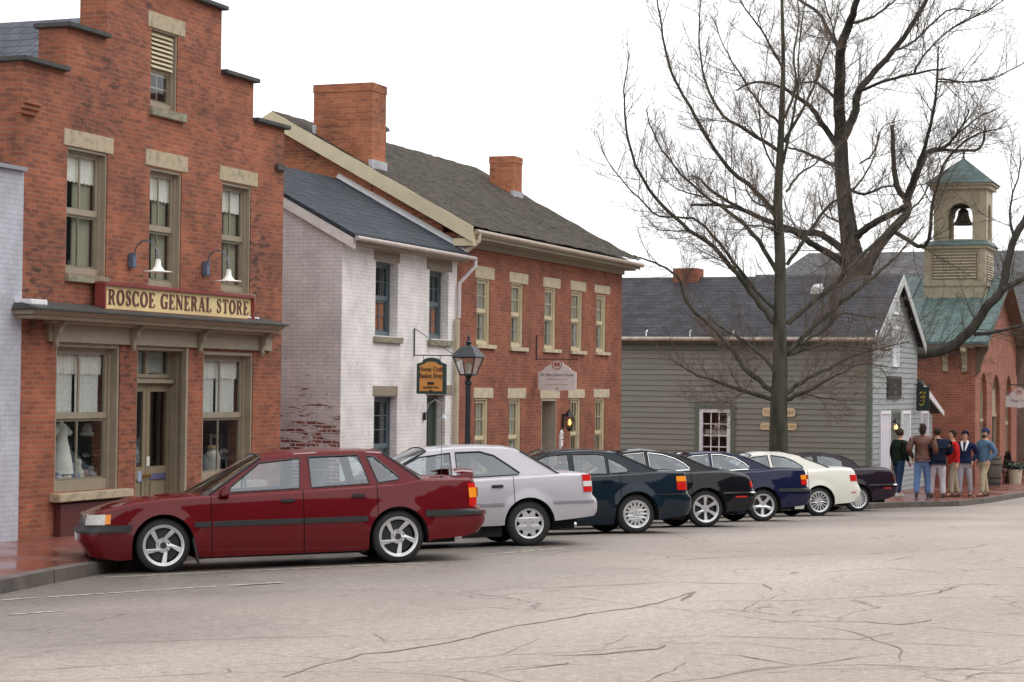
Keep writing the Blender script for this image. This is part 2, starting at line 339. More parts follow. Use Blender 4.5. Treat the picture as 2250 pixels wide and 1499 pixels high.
M['slate_front'] = shingle('slate_front', (.034,.042,.056), (.026,.033,.045), row=.10, wid=.25)
M['shake'] = shingle('wood_shake', (.075,.063,.052), (.036,.031,.027), row=.10, wid=.12, moss=(.082,.070,.046), rough=.95)
M['asphalt_shingle'] = shingle('asphalt_shingle', (.045,.045,.054), (.030,.030,.037), row=.10, wid=.3, slope_axis='x')
M['grey_shingle'] = shingle('grey_shingle', (.085,.08,.085), (.06,.058,.063), row=.12, wid=.3, slope_axis='x')
M['copper'] = mat('green_copper', (.10,.155,.15), .6, metal=.15, var=.4, vs=3, streak=(3, .8, 1))
# clapboard
M['clap_olive'] = mat('olive_clapboard', (.235,.235,.20), .6, var=.1, vs=3, streak=(1, .3, 6))
M['clap_grey'] = mat('grey_clapboard', (.30,.325,.335), .6, var=.1, vs=3, streak=(.3, 1, 6))
M['belfry'] = mat('tan_paint', (.40,.34,.235), .55, var=.1, vs=5)

# road: worn pale concrete-like asphalt with joints, fine cracks, aggregate speckle and tyre-darkened lanes
def road_mat():
    m = bpy.data.materials.new('road_surface'); m.use_nodes = True; n = m.node_tree; N = n.nodes.new; L = n.links.new
    b = n.nodes['Principled BSDF']; g = N('ShaderNodeNewGeometry'); sp = N('ShaderNodeSeparateXYZ'); L(g.outputs['Position'], sp.inputs[0])
    n1 = N('ShaderNodeTexNoise'); n1.inputs['Scale'].default_value = .22; n1.inputs['Detail'].default_value = 6
    mp = N('ShaderNodeMapping'); mp.inputs['Scale'].default_value = (.5, 1.4, 1); L(g.outputs['Position'], mp.inputs[0]); L(mp.outputs[0], n1.inputs['Vector'])
    r1 = N('ShaderNodeValToRGB'); e = r1.color_ramp.elements; e[0].position = .3; e[0].color = (.285,.243,.212,1); e[1].position = .72; e[1].color = (.42,.358,.318,1); L(n1.outputs['Fac'], r1.inputs[0])
    # parking lane is darker, damp and older than the travelled lane
    pk = N('ShaderNodeMapRange'); pk.inputs[1].default_value = 5.5; pk.inputs[2].default_value = 10.5; pk.inputs[3].default_value = 0; pk.inputs[4].default_value = 1
    wn = N('ShaderNodeTexNoise'); wn.inputs['Scale'].default_value = .35; wn.inputs['Detail'].default_value = 5; L(g.outputs['Position'], wn.inputs['Vector'])
    ws = N('ShaderNodeMath'); ws.operation = 'MULTIPLY_ADD'; ws.inputs[1].default_value = 5; L(wn.outputs['Fac'], ws.inputs[0]); L(sp.outputs[1], ws.inputs[2])
    wb = N('ShaderNodeMath'); wb.operation = 'SUBTRACT'; wb.inputs[1].default_value = 2.5; L(ws.outputs[0], wb.inputs[0]); L(wb.outputs[0], pk.inputs[0])
    x1 = N('ShaderNodeMixRGB'); L(pk.outputs[0], x1.inputs[0]); L(r1.outputs[0], x1.inputs[1]); x1.inputs[2].default_value = (.165,.147,.13,1)
    # aggregate
    n2 = N('ShaderNodeTexNoise'); n2.inputs['Scale'].default_value = 55; n2.inputs['Detail'].default_value = 3; L(g.outputs['Position'], n2.inputs['Vector'])
    mr = N('ShaderNodeMapRange'); mr.inputs[1].default_value = .25; mr.inputs[2].default_value = .75; mr.inputs[3].default_value = .72; mr.inputs[4].default_value = 1.25; L(n2.outputs['Fac'], mr.inputs[0])
    n5 = N('ShaderNodeTexNoise'); n5.inputs['Scale'].default_value = 14; n5.inputs['Detail'].default_value = 8; L(g.outputs['Position'], n5.inputs['Vector'])
    m5 = N('ShaderNodeMapRange'); m5.inputs[1].default_value = .3; m5.inputs[2].default_value = .7; m5.inputs[3].default_value = .82; m5.inputs[4].default_value = 1.15; L(n5.outputs['Fac'], m5.inputs[0])
    mu = N('ShaderNodeMath'); mu.operation = 'MULTIPLY'; L(mr.outputs[0], mu.inputs[0]); L(m5.outputs[0], mu.inputs[1])
    mm = N('ShaderNodeVectorMath'); mm.operation = 'SCALE'; L(x1.outputs[0], mm.inputs[0]); L(mu.outputs[0], mm.inputs['Scale'])
    # hairline crack network, broken up so it is not continuous
    vn = N('ShaderNodeTexNoise'); vn.inputs['Scale'].default_value = 1.1; vn.inputs['Detail'].default_value = 6; L(g.outputs['Position'], vn.inputs['Vector'])
    vs_ = N('ShaderNodeVectorMath'); vs_.operation = 'SCALE'; vs_.inputs['Scale'].default_value = 1.1; L(vn.outputs['Color'], vs_.inputs[0])
    va = N('ShaderNodeVectorMath'); va.operation = 'ADD'; L(g.outputs['Position'], va.inputs[0]); L(vs_.outputs[0], va.inputs[1])
    vo = N('ShaderNodeTexVoronoi'); vo.feature = 'DISTANCE_TO_EDGE'; vo.inputs['Scale'].default_value = .55; L(va.outputs[0], vo.inputs['Vector'])
    cr = N('ShaderNodeMapRange'); cr.inputs[1].default_value = 0; cr.inputs[2].default_value = .012; cr.inputs[3].default_value = 1; cr.inputs[4].default_value = 0; L(vo.outputs['Distance'], cr.inputs[0])
    mk = N('ShaderNodeTexNoise'); mk.inputs['Scale'].default_value = .5; mk.inputs['Detail'].default_value = 3; L(g.outputs['Position'], mk.inputs['Vector'])
    mkr = N('ShaderNodeMapRange'); mkr.inputs[1].default_value = .45; mkr.inputs[2].default_value = .6; mkr.inputs[3].default_value = 0; mkr.inputs[4].default_value = .75; L(mk.outputs['Fac'], mkr.inputs[0])
    cm = N('ShaderNodeMath'); cm.operation = 'MULTIPLY'; L(cr.outputs[0], cm.inputs[0]); L(mkr.outputs[0], cm.inputs[1])
    # dark specks: oil drips, stones
    sp2 = N('ShaderNodeTexVoronoi'); sp2.inputs['Scale'].default_value = 2.3; L(g.outputs['Position'], sp2.inputs['Vector'])
    s2 = N('ShaderNodeMapRange'); s2.inputs[1].default_value = .02; s2.inputs[2].default_value = .06; s2.inputs[3].default_value = .8; s2.inputs[4].default_value = 0; L(sp2.outputs['Distance'], s2.inputs[0])
    mxm = N('ShaderNodeMath'); mxm.operation = 'MAXIMUM'; L(cm.outputs[0], mxm.inputs[0]); L(s2.outputs[0], mxm.inputs[1])
    x2 = N('ShaderNodeMixRGB'); L(mxm.outputs[0], x2.inputs[0]); L(mm.outputs[0], x2.inputs[1]); x2.inputs[2].default_value = (.09,.07,.065,1)
    L(x2.outputs[0], b.inputs['Base Color']); b.inputs['Roughness'].default_value = .75; b.inputs['Specular IOR Level'].default_value = .35
    rr = N('ShaderNodeMapRange'); rr.inputs[1].default_value = 0; rr.inputs[2].default_value = 1; rr.inputs[3].default_value = .8; rr.inputs[4].default_value = .42; L(pk.outputs[0], rr.inputs[0]); L(rr.outputs[0], b.inputs['Roughness'])
    bp = N('ShaderNodeBump'); bp.inputs['Strength'].default_value = .35; bp.inputs['Distance'].default_value = .008; L(n2.outputs['Fac'], bp.inputs['Height']); L(bp.outputs[0], b.inputs['Normal'])
    return m
M['road'] = road_mat()
M['kerb'] = mat('kerb_stone', (.105,.09,.08), .6, var=.3, vs=4, bump=.3)
M['crack'] = mat('crack_filler', (.185,.14,.12), .8, var=.3, vs=8)
M['line'] = mat('worn_line_paint', (.50,.45,.38), .8, c2=(.25,.22,.195), c2t=.5, vs=14)
M['earth'] = mat('bare_earth', (.12,.10,.07), .95, var=.3, vs=.6)
M['reflection_hill'] = mat('reflection_slope', (.028,.026,.022), 1, var=.4, vs=.5)

# ------------------------------------------------------------------ ground
def grid(us, rows, fz, name, m, **k):
    b = MB(); n = len(rows(us[0])); 
    for u in us:
        for v in rows(u): b.v.append((u, v, fz(u, v)))
    for i in range(len(us)-1):
        for j in range(n-1):
            b.f.append((i*n+j, (i+1)*n+j, (i+1)*n+j+1, i*n+j+1)); b.m.append(0)
    o = b.build(name, m, smooth=True); tag(o, kind='structure', **k); return o
US = [-60+i*1.5 for i in range(110)]+[110+i*15 for i in range(20)]
US = sorted(set(US+[45, 46, 47, 47.5, 48, 48.5, 49, 49.5, 50, 50.5, 51, 51.5, 52, 52.5, 53, 53.5, 54]))
grid(US, lambda u: [-14+ (kv(u)+14)*j/26 for j in range(27)], gz, 'road', M['road'])
grid(US, lambda u: [kv(u)+.14+(19-kv(u))*(j/14)**1.5 for j in range(15)], sz, 'sidewalk', M['walk_brick'])
b = MB()
for i in range(len(US)-1):
    u0, u1 = US[i], US[i+1]
    if u0 > 140: break
    L_ = sqrt((u1-u0)**2+(kv(u1)-kv(u0))**2); nn = max(1, int(L_/1.5)); g_ = .022
    p = [(u0, kv(u0)), (u1, kv(u1))]
    def K(u, dv, dz): return (u, kv(u)+dv, gz(u, kv(u))+dz)
    b.hexa([K(u0,0,-.25), K(u1-g_,0,-.25), K(u1-g_,.15,-.25), K(u0,.15,-.25), K(u0,.015,.131), K(u1-g_,.015,.131), K(u1-g_,.15,.139), K(u0,.15,.139)])
tag(b.build('kerb', M['kerb']), kind='structure')
b = MB(); b.quad((-400,-600,-6.0), (1500,-600,-9.0), (1500,900,-9.0), (-400,900,-6.0))
tag(b.build('ground', M['earth']), kind='structure')
# unseen dark slope added behind the camera to darken reflections in the cars
grid([-90+i*6 for i in range(50)], lambda u: [-14-j*3 for j in range(9)], lambda u, v: gz(u, v)+ (.0 if v > -15 else (-14-v)*.85+1.2*sin(u*.31+v*.2)+.8*sin(u*.9)), 'reflection_hills', M['reflection_hill'])

# cracks: open joints and crazing that run across the carriageway
def ribbon(b, pts, w, h=.004):
    P_ = [onG(x, y) for x, y in pts]; fine = []
    for a, c in zip(P_, P_[1:]):
        n = max(2, int((c-a).length/.18))
        for i in range(n):
            q = a.lerp(c, i/n); fine.append(Vector((q.x+random.uniform(-.03, .03), q.y+random.uniform(-.03, .03), 0)))
    fine.append(Vector((P_[-1].x, P_[-1].y, 0)))
    L = []
    for i, q in enumerate(fine):
        t = (fine[min(i+1, len(fine)-1)]-fine[max(i-1, 0)]); t.normalize(); s = Vector((-t.y, t.x, 0))
        e = min(1, .25+ .75*min(i, len(fine)-1-i)/max(1, len(fine)*.25)); ww = w*e*random.uniform(.45, 1.35)
        a = q+s*ww; c = q-s*ww; L.append(((a.x, a.y, gz(a.x, a.y)+h), (c.x, c.y, gz(c.x, c.y)+h)))
    for (a, c), (d, e) in zip(L, L[1:]): b.quad(a, d, e, c)
b = MB()
for pts, w in [
    ([(615,1488),(700,1462),(800,1438),(900,1428),(980,1412),(1060,1395),(1130,1375),(1200,1366),(1290,1350),(1380,1338),(1450,1325),(1490,1312),(1525,1300)], .020),
    ([(1495,1320),(1530,1300)], .03), ([(820,1392),(850,1410),(1010,1400)], .012), ([(0,1425),(160,1417),(330,1410),(560,1402),(800,1398)], .010),
    ([(1100,1292),(1250,1290),(1370,1286),(1460,1278),(1560,1282),(1680,1284),(1695,1298)], .014), ([(1130,1345),(1260,1337),(1370,1330)], .008),
    ([(1480,1232),(1560,1226),(1690,1222)], .012), ([(1420,1235),(1640,1222),(1900,1218),(2060,1210),(2140,1202),(2210,1190)], .012),
    ([(1950,1232),(2010,1224)], .014), ([(1650,1272),(1740,1262),(1850,1255),(1950,1248),(2100,1262),(2250,1270)], .008),
    ([(1740,1260),(1755,1258)], .03), ([(1500,1322),(1640,1322),(1800,1318),(1980,1308),(2030,1300),(2120,1286),(2230,1284)], .012), ([(2010,1310),(2060,1303),(2110,1290)], .018),
    ([(1430,1402),(1560,1397),(1700,1403),(1880,1405),(1965,1390)], .010), ([(1200,1440),(1330,1438),(1440,1426),(1462,1417)], .022), ([(1680,1400),(1880,1406),(2000,1414),(2130,1420),(2250,1424)], .01),
    ([(1700,1366),(1900,1366),(1980,1374),(2030,1366),(2045,1360)], .018), ([(2030,1376),(2140,1388),(2250,1398)], .01), ([(2200,1352),(2250,1346)], .016),
    ([(1100,1478),(1220,1462),(1250,1456)], .016), ([(1500,1436),(1620,1440),(1740,1462),(1900,1462),(2060,1468),(2180,1474),(2250,1472)], .012),
    ([(1600,1478),(1740,1462)], .008), ([(2120,1494),(2160,1478),(2250,1480)], .02), ([(1740,1350),(1760,1340),(1780,1342)], .012),
    ([(1700,1175),(1850,1172),(2000,1168)], .006), ([(300,1308),(640,1299),(1100,1290)], .008), ([(0,1475),(120,1470),(420,1452)], .008), ([(640,1265),(1100,1250)], .006)]:
    ribbon(b, pts, w*.72)
crng = random.Random(12)
def wander(x, y, hd, L_, w, depth=0):
    pts = [Vector((x, y, 0))]; a = hd; t = 0
    while t < L_:
        a += crng.uniform(-.28, .28)+(hd-a)*.12
        if crng.random() < .05: a += crng.choice((-1, 1))*crng.uniform(.3, .7)
        s_ = crng.uniform(.08, .22); pts.append(pts[-1]+Vector((cos(a), sin(a), 0))*s_); t += s_
        if depth < 2 and crng.random() < .05: wander(pts[-1].x, pts[-1].y, a+crng.choice((-1, 1))*crng.uniform(.5, 1.2), L_*.35, w*.7, depth+1)
    Q = []
    for i, q in enumerate(pts):
        t_ = pts[min(i+1, len(pts)-1)]-pts[max(i-1, 0)]; t_.normalize(); s_ = Vector((-t_.y, t_.x, 0)); ww = w*min(1, .2+min(i, len(pts)-1-i)*.25)*crng.uniform(.35, 1.5)
        a_, c_ = q+s_*ww, q-s_*ww; Q.append(((a_.x, a_.y, gz(a_.x, a_.y)+.0042), (c_.x, c_.y, gz(c_.x, c_.y)+.0042)))
    for (p_, q_), (r_, s_) in zip(Q, Q[1:]): b.quad(p_, r_, s_, q_)
for k in range(50):
    u_ = crng.uniform(10, 48); lo_ = u_*.06; v_ = crng.uniform(max(-3, lo_-4), 8.2)
    wander(u_, v_, crng.choice((-1.25, -1.1, -.95, -1.2, .1)), crng.uniform(1.2, 6), crng.uniform(.003, .0065))
tag(b.build('road_cracks', M['crack']), kind='structure')
# worn bay lines
b = MB()
def bay(p0, p1, w=.045, dash=.0):
    a, c = onG(*p0), onG(*p1); d = Vector((c.x-a.x, c.y-a.y, 0)); L_ = d.length; d.normalize(); s = Vector((-d.y, d.x, 0))*w
    t = 0
    while t < L_:
        e = min(L_, t+random.uniform(.25, .8)); q = []
        for tt, sg in ((t, 1), (e, 1), (e, -1), (t, -1)):
            p = Vector((a.x, a.y, 0))+d*tt+s*sg*random.uniform(.7, 1.1); q.append((p.x, p.y, gz(p.x, p.y)+.0045))
        b.quad(*q); t = e+random.uniform(.01, .12)
bay((20,1352),(135,1343)); bay((100,1313),(620,1280)); bay((230,1270),(970,1238)); bay((0,1320),(80,1314)); bay((1060,1220),(1240,1205)); bay((1140,1185),(1330,1177))
tag(b.build('road_markings', M['line']), kind='structure')

# ------------------------------------------------------------------ building helpers
def rect(x0, y0, x1, y1, V):
    """top-left pixel column x0 rows y0..y1, and right edge x1, on the facade plane V -> u0,u1,z0,z1"""
    a = onY(x0, y0, V); c = onY(x0, y1, V); d = onY(x1, (y0+y1)/2, V)
    return a.x, d.x, c.z, a.z
def rp_(r): u0, u1, z0, z1 = r; return [(u0, z0), (u1, z0), (u1, z1), (u0, z1)]
def arch_poly(r, n=10, rise=None):
    u0, u1, z0, z1 = r; c = (u0+u1)/2; R = (u1-u0)/2; rise = rise or R
    return [(u0, z0), (u1, z0)]+[(c+R*cos(pi*i/n), z1-rise+rise*sin(pi*i/n)) for i in range(n+1)]
def fy(V): return lambda a, z: (a, V, z)
def fx(U): return lambda a, z: (U, a, z)
def sash(parent, r, V, m, set_back=.1, fw=.07, cols=2, rows=(1, 1), sill=None, lintel=None, curtains=None, glassm=None, mr=None, label=None, thick=.06, mun=.02, flush=True):
    """double-hung window set back in its opening; all pieces hang under one part"""
    u0, u1, z0, z1 = r; b = MB(); y0 = V+set_back; y1 = y0+thick
    ff = V+.015 if flush else y0
    b.box((u0, ff, z0), (u0+fw*.45, y1+.02, z1)); b.box((u1-fw*.45, ff, z0), (u1, y1+.02, z1)); b.box((u0+fw*.45, y0-.02, z0), (u0+fw, y1+.02, z1)); b.box((u1-fw, y0-.02, z0), (u1-fw*.45, y1+.02, z1))
    b.box((u0+fw, y0, z1-fw), (u1-fw, y1+.02, z1)); b.box((u0+fw*.45, ff, z1-fw*.5), (u1-fw*.45, y0-.021, z1-.001)); b.box((u0+fw, y0-.01, z0), (u1-fw, y1+.02, z0+fw*1.3))
    zm = mr if mr is not None else (z0+z1)/2; a, c = u0+fw, u1-fw; s = .035
    zt, zb = z1-fw, z0+fw*1.3
    b.box((a, y0+.01, zm-.02), (c, y1, zm+.025))
    for (p, q, n, yy) in ((zm+.025, zt, rows[0], y0+.012), (zb, zm-.02, rows[1], y0+.03)):
        b.box((a, yy, p), (a+s, yy+.03, q)); b.box((c-s, yy, p), (c, yy+.03, q)); b.box((a+s, yy, q-s), (c-s, yy+.03, q)); b.box((a+s, yy, p), (c-s, yy+.03, p+s))
        for k in range(1, cols):
            x = a+s+(c-a-2*s)*k/cols; b.box((x-mun/2, yy+.004, p+s), (x+mun/2, yy+.026, q-s))
        for k in range(1, n):
            z = p+s+(q-p-2*s)*k/n; b.box((a+s, yy+.006, z-mun/2), (c-s, yy+.024, z+mun/2))
    w_ = b.build('window', m, parent, label=label)
    g = MB(); g.quad((a+.01, y0+.028, zb+.01), (c-.01, y0+.028, zb+.01), (c-.01, y0+.028, zt-.01), (a+.01, y0+.028, zt-.01)); g.build('pane', glassm or M['glass'], w_)
    if sill:
        u, v_, p, q = sill[0]; MB().box((u, V-.06, p), (v_, V+set_back-.015, q)).build('sill', sill[1], w_, bevel=.006)
    if lintel:
        u, v_, p, q = lintel[0]; MB().box((u, V-.012, p), (v_, V+.13, q)).build('lintel', lintel[1], w_, bevel=.006)
    for cu in curtains or []:
        (f0, f1, h0, h1, mm_) = cu
        curtain(w_, u0+fw+(u1-u0-2*fw)*f0, u0+fw+(u1-u0-2*fw)*f1, z0+(z1-z0)*h0, z0+(z1-z0)*h1, y1+.005, mm_)
    return w_
def curtain(parent, u0, u1, z0, z1, y, m, name='curtain', amp=.009, pitch=.09, tie=0):
    b = MB(); n = max(8, int((u1-u0)/pitch*6)); R = 6; base = len(b.v)
    for j in range(R+1):
        t = j/R; z = z0+(z1-z0)*t
        for i in range(n+1):
            f = i/n; uu = u0+(u1-u0)*f; uu += tie*(1-t)*(1-t)*(f-.5)*(u1-u0)
            b.v.append((uu+.006*sin(i*1.7+j), y+amp*sin(2*pi*(u1-u0)*f/pitch+.8*sin(i*.13))*(1-.3*t)+.004*sin(i*.9), z+(.012*sin(2*pi*(u1-u0)*f/pitch) if j == 0 else 0)))
    for j in range(R):
        for i in range(n):
            b.f.append((j*(n+1)+i, j*(n+1)+i+1, (j+1)*(n+1)+i+1, (j+1)*(n+1)+i)); b.m.append(0)
    return b.build(name, m, parent, smooth=True, angle=80)
def hip(p, d): return p
def text(parent, s, size, org, du, dz, m, name='lettering', ext=.006, align='CENTER', shear=0, bold=0, sx=1):
    """flat letters standing on org, written along du with up dz"""
    c = bpy.data.curves.new('t', 'FONT'); c.body = s; c.size = size; c.align_x = align; c.extrude = ext; c.shear = shear; c.offset = bold; c.resolution_u = 3
    o = bpy.data.objects.new('t', c); col.objects.link(o); bpy.context.view_layer.update()
    me = bpy.data.meshes.new_from_object(o.evaluated_get(bpy.context.evaluated_depsgraph_get()))
    bpy.data.objects.remove(o); bpy.data.curves.remove(c)
    du = Vector(du); dz = Vector(dz); nrm = du.cross(dz); off = root_of(parent).location; org = Vector(org)-off
    for v in me.vertices: p = v.co.copy(); v.co = org+du*p.x*sx+dz*p.y+nrm*p.z
    me.materials.clear(); me.materials.append(m)
    ob = bpy.data.objects.new(name, me); col.objects.link(ob); ob.parent = parent; return ob
def clap(b, plane, at, lo, hi, z0, z1, out, holes=(), pitch=.14, edge=None, mi=0):
    """lapped boards on a wall; out = outward direction (+1/-1); edge(z)->(lo,hi) narrows the rows in a gable"""
    z = z0
    while z < z1-.01:
        t = min(z+pitch, z1); l, h = (lo, hi) if edge is None else edge((z+t)/2)
        if h-l > .05:
            iv = [(l, h)]
            for (a, c, p, q) in holes:
                if p < (z+t)/2 < q:
                    nv = []
                    for (e, f) in iv:
                        if c <= e or a >= f: nv.append((e, f))
                        else:
                            if a > e: nv.append((e, a))
                            if c < f: nv.append((c, f))
                    iv = nv
            for (e, f) in iv:
                o0, o1 = at+out*.028, at+out*.008
                if plane == 'X': b.hexa([(at, e, z), (o0, e, z), (o0, f, z), (at, f, z), (at, e, t), (o1, e, t), (o1, f, t), (at, f, t)], mi)
                else: b.hexa([(e, at, z), (f, at, z), (f, o0, z), (e, o0, z), (e, at, t), (f, at, t), (f, o1, t), (e, o1, t)], mi)
        z = t

# =============================================================== GENERAL STORE
V = 14.6; D = .42
S0, S1 = onY(45, 400, V).x, onY(622, 500, V).x
ZB = -1.2
zt = onY(487, 26, V).z+.02; us = lambda x, y: onY(x, y, V).x
k1l, k1r, k2l, k2r = us(235, 100), us(487, 60), us(145, 180), us(557, 200)
zs1 = onY(557, 184, V).z; zs2 = onY(624, 287, V).z
zs1 = (zs1+onY(235, 85, V).z)/2; zs2 = (zs2+onY(145, 157, V).z)/2
store = empty('general_store', ((S0+S1)/2, V, gz(24, 11)), label='orange brick general store with a stepped gable and a cornice over its shop windows', cat='shop building')
R_ = dict(
 ul=rect(148,320,235,600,V), uc=rect(330,367,398,629,V), ur=rect(489,399,551,639,V), at=rect(333,58,390,232,V),
 fl=rect(124,752,262,1084,V), dr=rect(302,760,412,1150,V), fr=rect(447,771,555,1062,V))
sillz = sz(23, V)
u0, u1, z0, z1 = R_['dr']; R_['dr'] = (u0, u1, sillz+.02, z1)
outer = [(S0, ZB), (S1, ZB), (S1, zs2), (k2r, zs2), (k2r, zs1), (k1r, zs1), (k1r, zt), (k1l, zt), (k1l, zs1), (k2l, zs1), (k2l, zs2), (S0, zs2)]
b = MB().slab(outer, [rp_(r) for r in R_.values()], fy(V), fy(V+D))
SB = V+9
# side walls, rear wall, floors
b.box((S0, V+D, ZB), (S0+.3, SB, zs2-1.0)).box((S1-.3, V+D, ZB), (S1, SB, zs2-1.0)).box((S0+.3, SB-.3, ZB), (S1-.3, SB, zs2-1.0))
b.build('wall', M['store_brick'], store)
b = MB(); zf1 = sillz+.02; zf2 = onY(450, 690, V).z-.1
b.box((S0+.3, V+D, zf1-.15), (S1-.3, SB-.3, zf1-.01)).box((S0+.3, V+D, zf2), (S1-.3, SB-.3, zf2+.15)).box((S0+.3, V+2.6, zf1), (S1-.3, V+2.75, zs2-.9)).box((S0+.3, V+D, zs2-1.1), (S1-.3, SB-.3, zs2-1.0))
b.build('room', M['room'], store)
b = MB()
def cap_(a, c, z, t=.065, o=.06): MB().box((a-o, V-.09, z+.002), (c+o, V+D+.05, z+t)).build('coping', M['coping'], store, bevel=.01)
cap_(k1l, k1r, zt); cap_(k2l, k1l-.08, zs1); cap_(k1r+.08, k2r, zs1); cap_(S0, k2l-.08, zs2); cap_(k2r+.08, S1, zs2)
# corbels that finish the side eaves
b = MB(); zc0 = onY(50, 250, V).z
for (a, c) in ((S0-.12, S0+.28),):
    zc = zc0 if a < S0 else onY(612, 372, V).z
    b = MB()
    for k in range(3): b.box((a+.03*k if a < S0 else a+.06-.02*k, V-.05-.03*k, zc+k*.06), (c if a < S0 else c, V-.003, zc+.0602+k*.06))
    b.build('corbel', M['store_brick'], store)
# slate roof behind the parapet
ur_ = (S0+S1)/2; zr = onX(199, 38, ur_).z
b = MB(); e0 = zs2-1.0
b.quad((S0-.15, V+D+.003, e0), (ur_, V+D+.003, zr), (ur_, SB+.2, zr), (S0-.15, SB+.2, e0)); b.quad((S1+.15, V+D+.003, e0), (ur_, V+D+.003, zr), (ur_, SB+.2, zr), (S1+.15, SB+.2, e0))
b.quad((S0-.15, V+D+.003, e0-.1), (ur_, V+D+.003, zr-.1), (ur_, SB+.2, zr-.1), (S0-.15, SB+.2, e0-.1)); b.build('roof', M['slate'], store)
def pr(x0, y0, x1, y1): return rect(x0, y0, x1, y1, V)
st, os_, sh = M['stone'], M['old_sill'], M['shade']
for key, li, si, y in (('ul', (140,281,249,318), (142,601,233,618), 0), ('uc', (320,326,412,362), (322,631,402,645), 0), ('ur', (482,363,566,395), (484,641,555,655), 0)):
    r = R_[key]; w_ = sash(store, r, V, M['taupe'], set_back=.10, fw=.065, cols=2, rows=(1, 1), lintel=(pr(*li), st), sill=(pr(*si), os_), mr=r[2]+(r[3]-r[2])*.49,
        curtains=[(.02, .98, .74, .97, M['valance'])])
    a, c = r[0]+.09, r[1]-.09; bb = MB().box((a+(c-a)*.46, V+.205, r[2]+.1), (c, V+.22, r[3]-.1)); bb.build('blind', sh, w_)
r = R_['at']; w_ = sash(store, r, V, M['taupe'], set_back=.08, fw=.06, cols=2, rows=(1, 2), lintel=(pr(325,22,407,57), st), sill=(pr(327,233,404,252), os_), mr=onY(333, 150, V).z)
b = MB(); zz = onY(333, 150, V).z+.03
while zz < r[3]-.1: b.hexa([(r[0]+.07, V+.03, zz), (r[1]-.07, V+.03, zz), (r[1]-.07, V+.07, zz+.045), (r[0]+.07, V+.07, zz+.045), (r[0]+.07, V+.03, zz+.012), (r[1]-.07, V+.03, zz+.012), (r[1]-.07, V+.07, zz+.057), (r[0]+.07, V+.07, zz+.057)]); zz += .062
b.build('louvre', M['cream'], w_)
# shop windows: four lights each with lace curtains, deep panelled frames and a heavy stone sill
for key, si in (('fl', (108,1086,272,1104)), ('fr', (436,1064,566,1080))):
    r = R_[key]; w_ = sash(store, r, V, M['taupe'], set_back=.13, fw=.10, cols=2, rows=(1, 1), mr=r[2]+(r[3]-r[2])*.50, mun=.035, sill=None)
    a, c, p, q = pr(*si); MB().box((a, V-.16, p), (c, V+.1, q)).build('sill', M['stone'], w_, bevel=.01)
    a, c, p, q = r; h = q-p
    curtain(w_, a+.16, (a+c)/2-.03, p+h*.52, p+h*.93, V+.232, M['lace'], amp=.012, pitch=.14)
    curtain(w_, (a+c)/2+.03, c-.16, p+h*.52, p+h*.93, V+.232, M['lace'], amp=.012, pitch=.14)
    curtain(w_, a+.12, c-.12, p+h*.79, p+h*.955, V+.215, M['valance'], amp=.006, pitch=.05, name='valance')
    MB().box((a, V+.3, p+.02), (c, V+.85, p+.08)).build('display_shelf', M['taupe_dk'], w_)
# door recess: panelled reveal, transom light and double doors
a, c, p, q = R_['dr']; yb = V+.27
dz_ = onY(330, 842, yb).z; tz0, tz1 = onY(330, 822, yb).z, onY(330, 772, yb).z
b = MB()
b.box((c-.04, V+.02, p), (c-.003, yb, q-.003)); b.box((c-.10, V-.02, p), (c-.04, V+.05, q-.003)); b.box((c-.07, V+.12, p), (c-.041, V+.16, q-.06))
b.box((a+.003, V+.02, p), (a+.04, yb, q-.003)); b.box((a+.04, V+.02, q-.05), (c-.04, yb, q-.003))
b.box((a+.04, yb-.02, tz1), (c-.04, yb+.05, q-.05)); b.box((a+.04, yb-.02, tz0-.05), (c-.04, yb+.05, tz0)); b.box((a+.04, yb-.09, dz_), (c-.04, yb+.05, dz_+.05)); b.box((a+.04, yb-.0, dz_+.05), (c-.04, yb+.04, tz0-.05))
for x in (a+.04, (a+c)/2-.03, c-.10): b.box((x, yb-.01, tz0), (x+.06, yb+.05, tz1))
df = b.build('door_frame', M['taupe'], store)
MB().box((a+.1, yb+.02, tz0), (c-.1, yb+.025, tz1)).build('transom_pane', M['glass'], df)
curtain(df, a+.12, c-.12, tz0+.01, tz1-.01, yb+.08, M['lace'], amp=.015, pitch=.08)
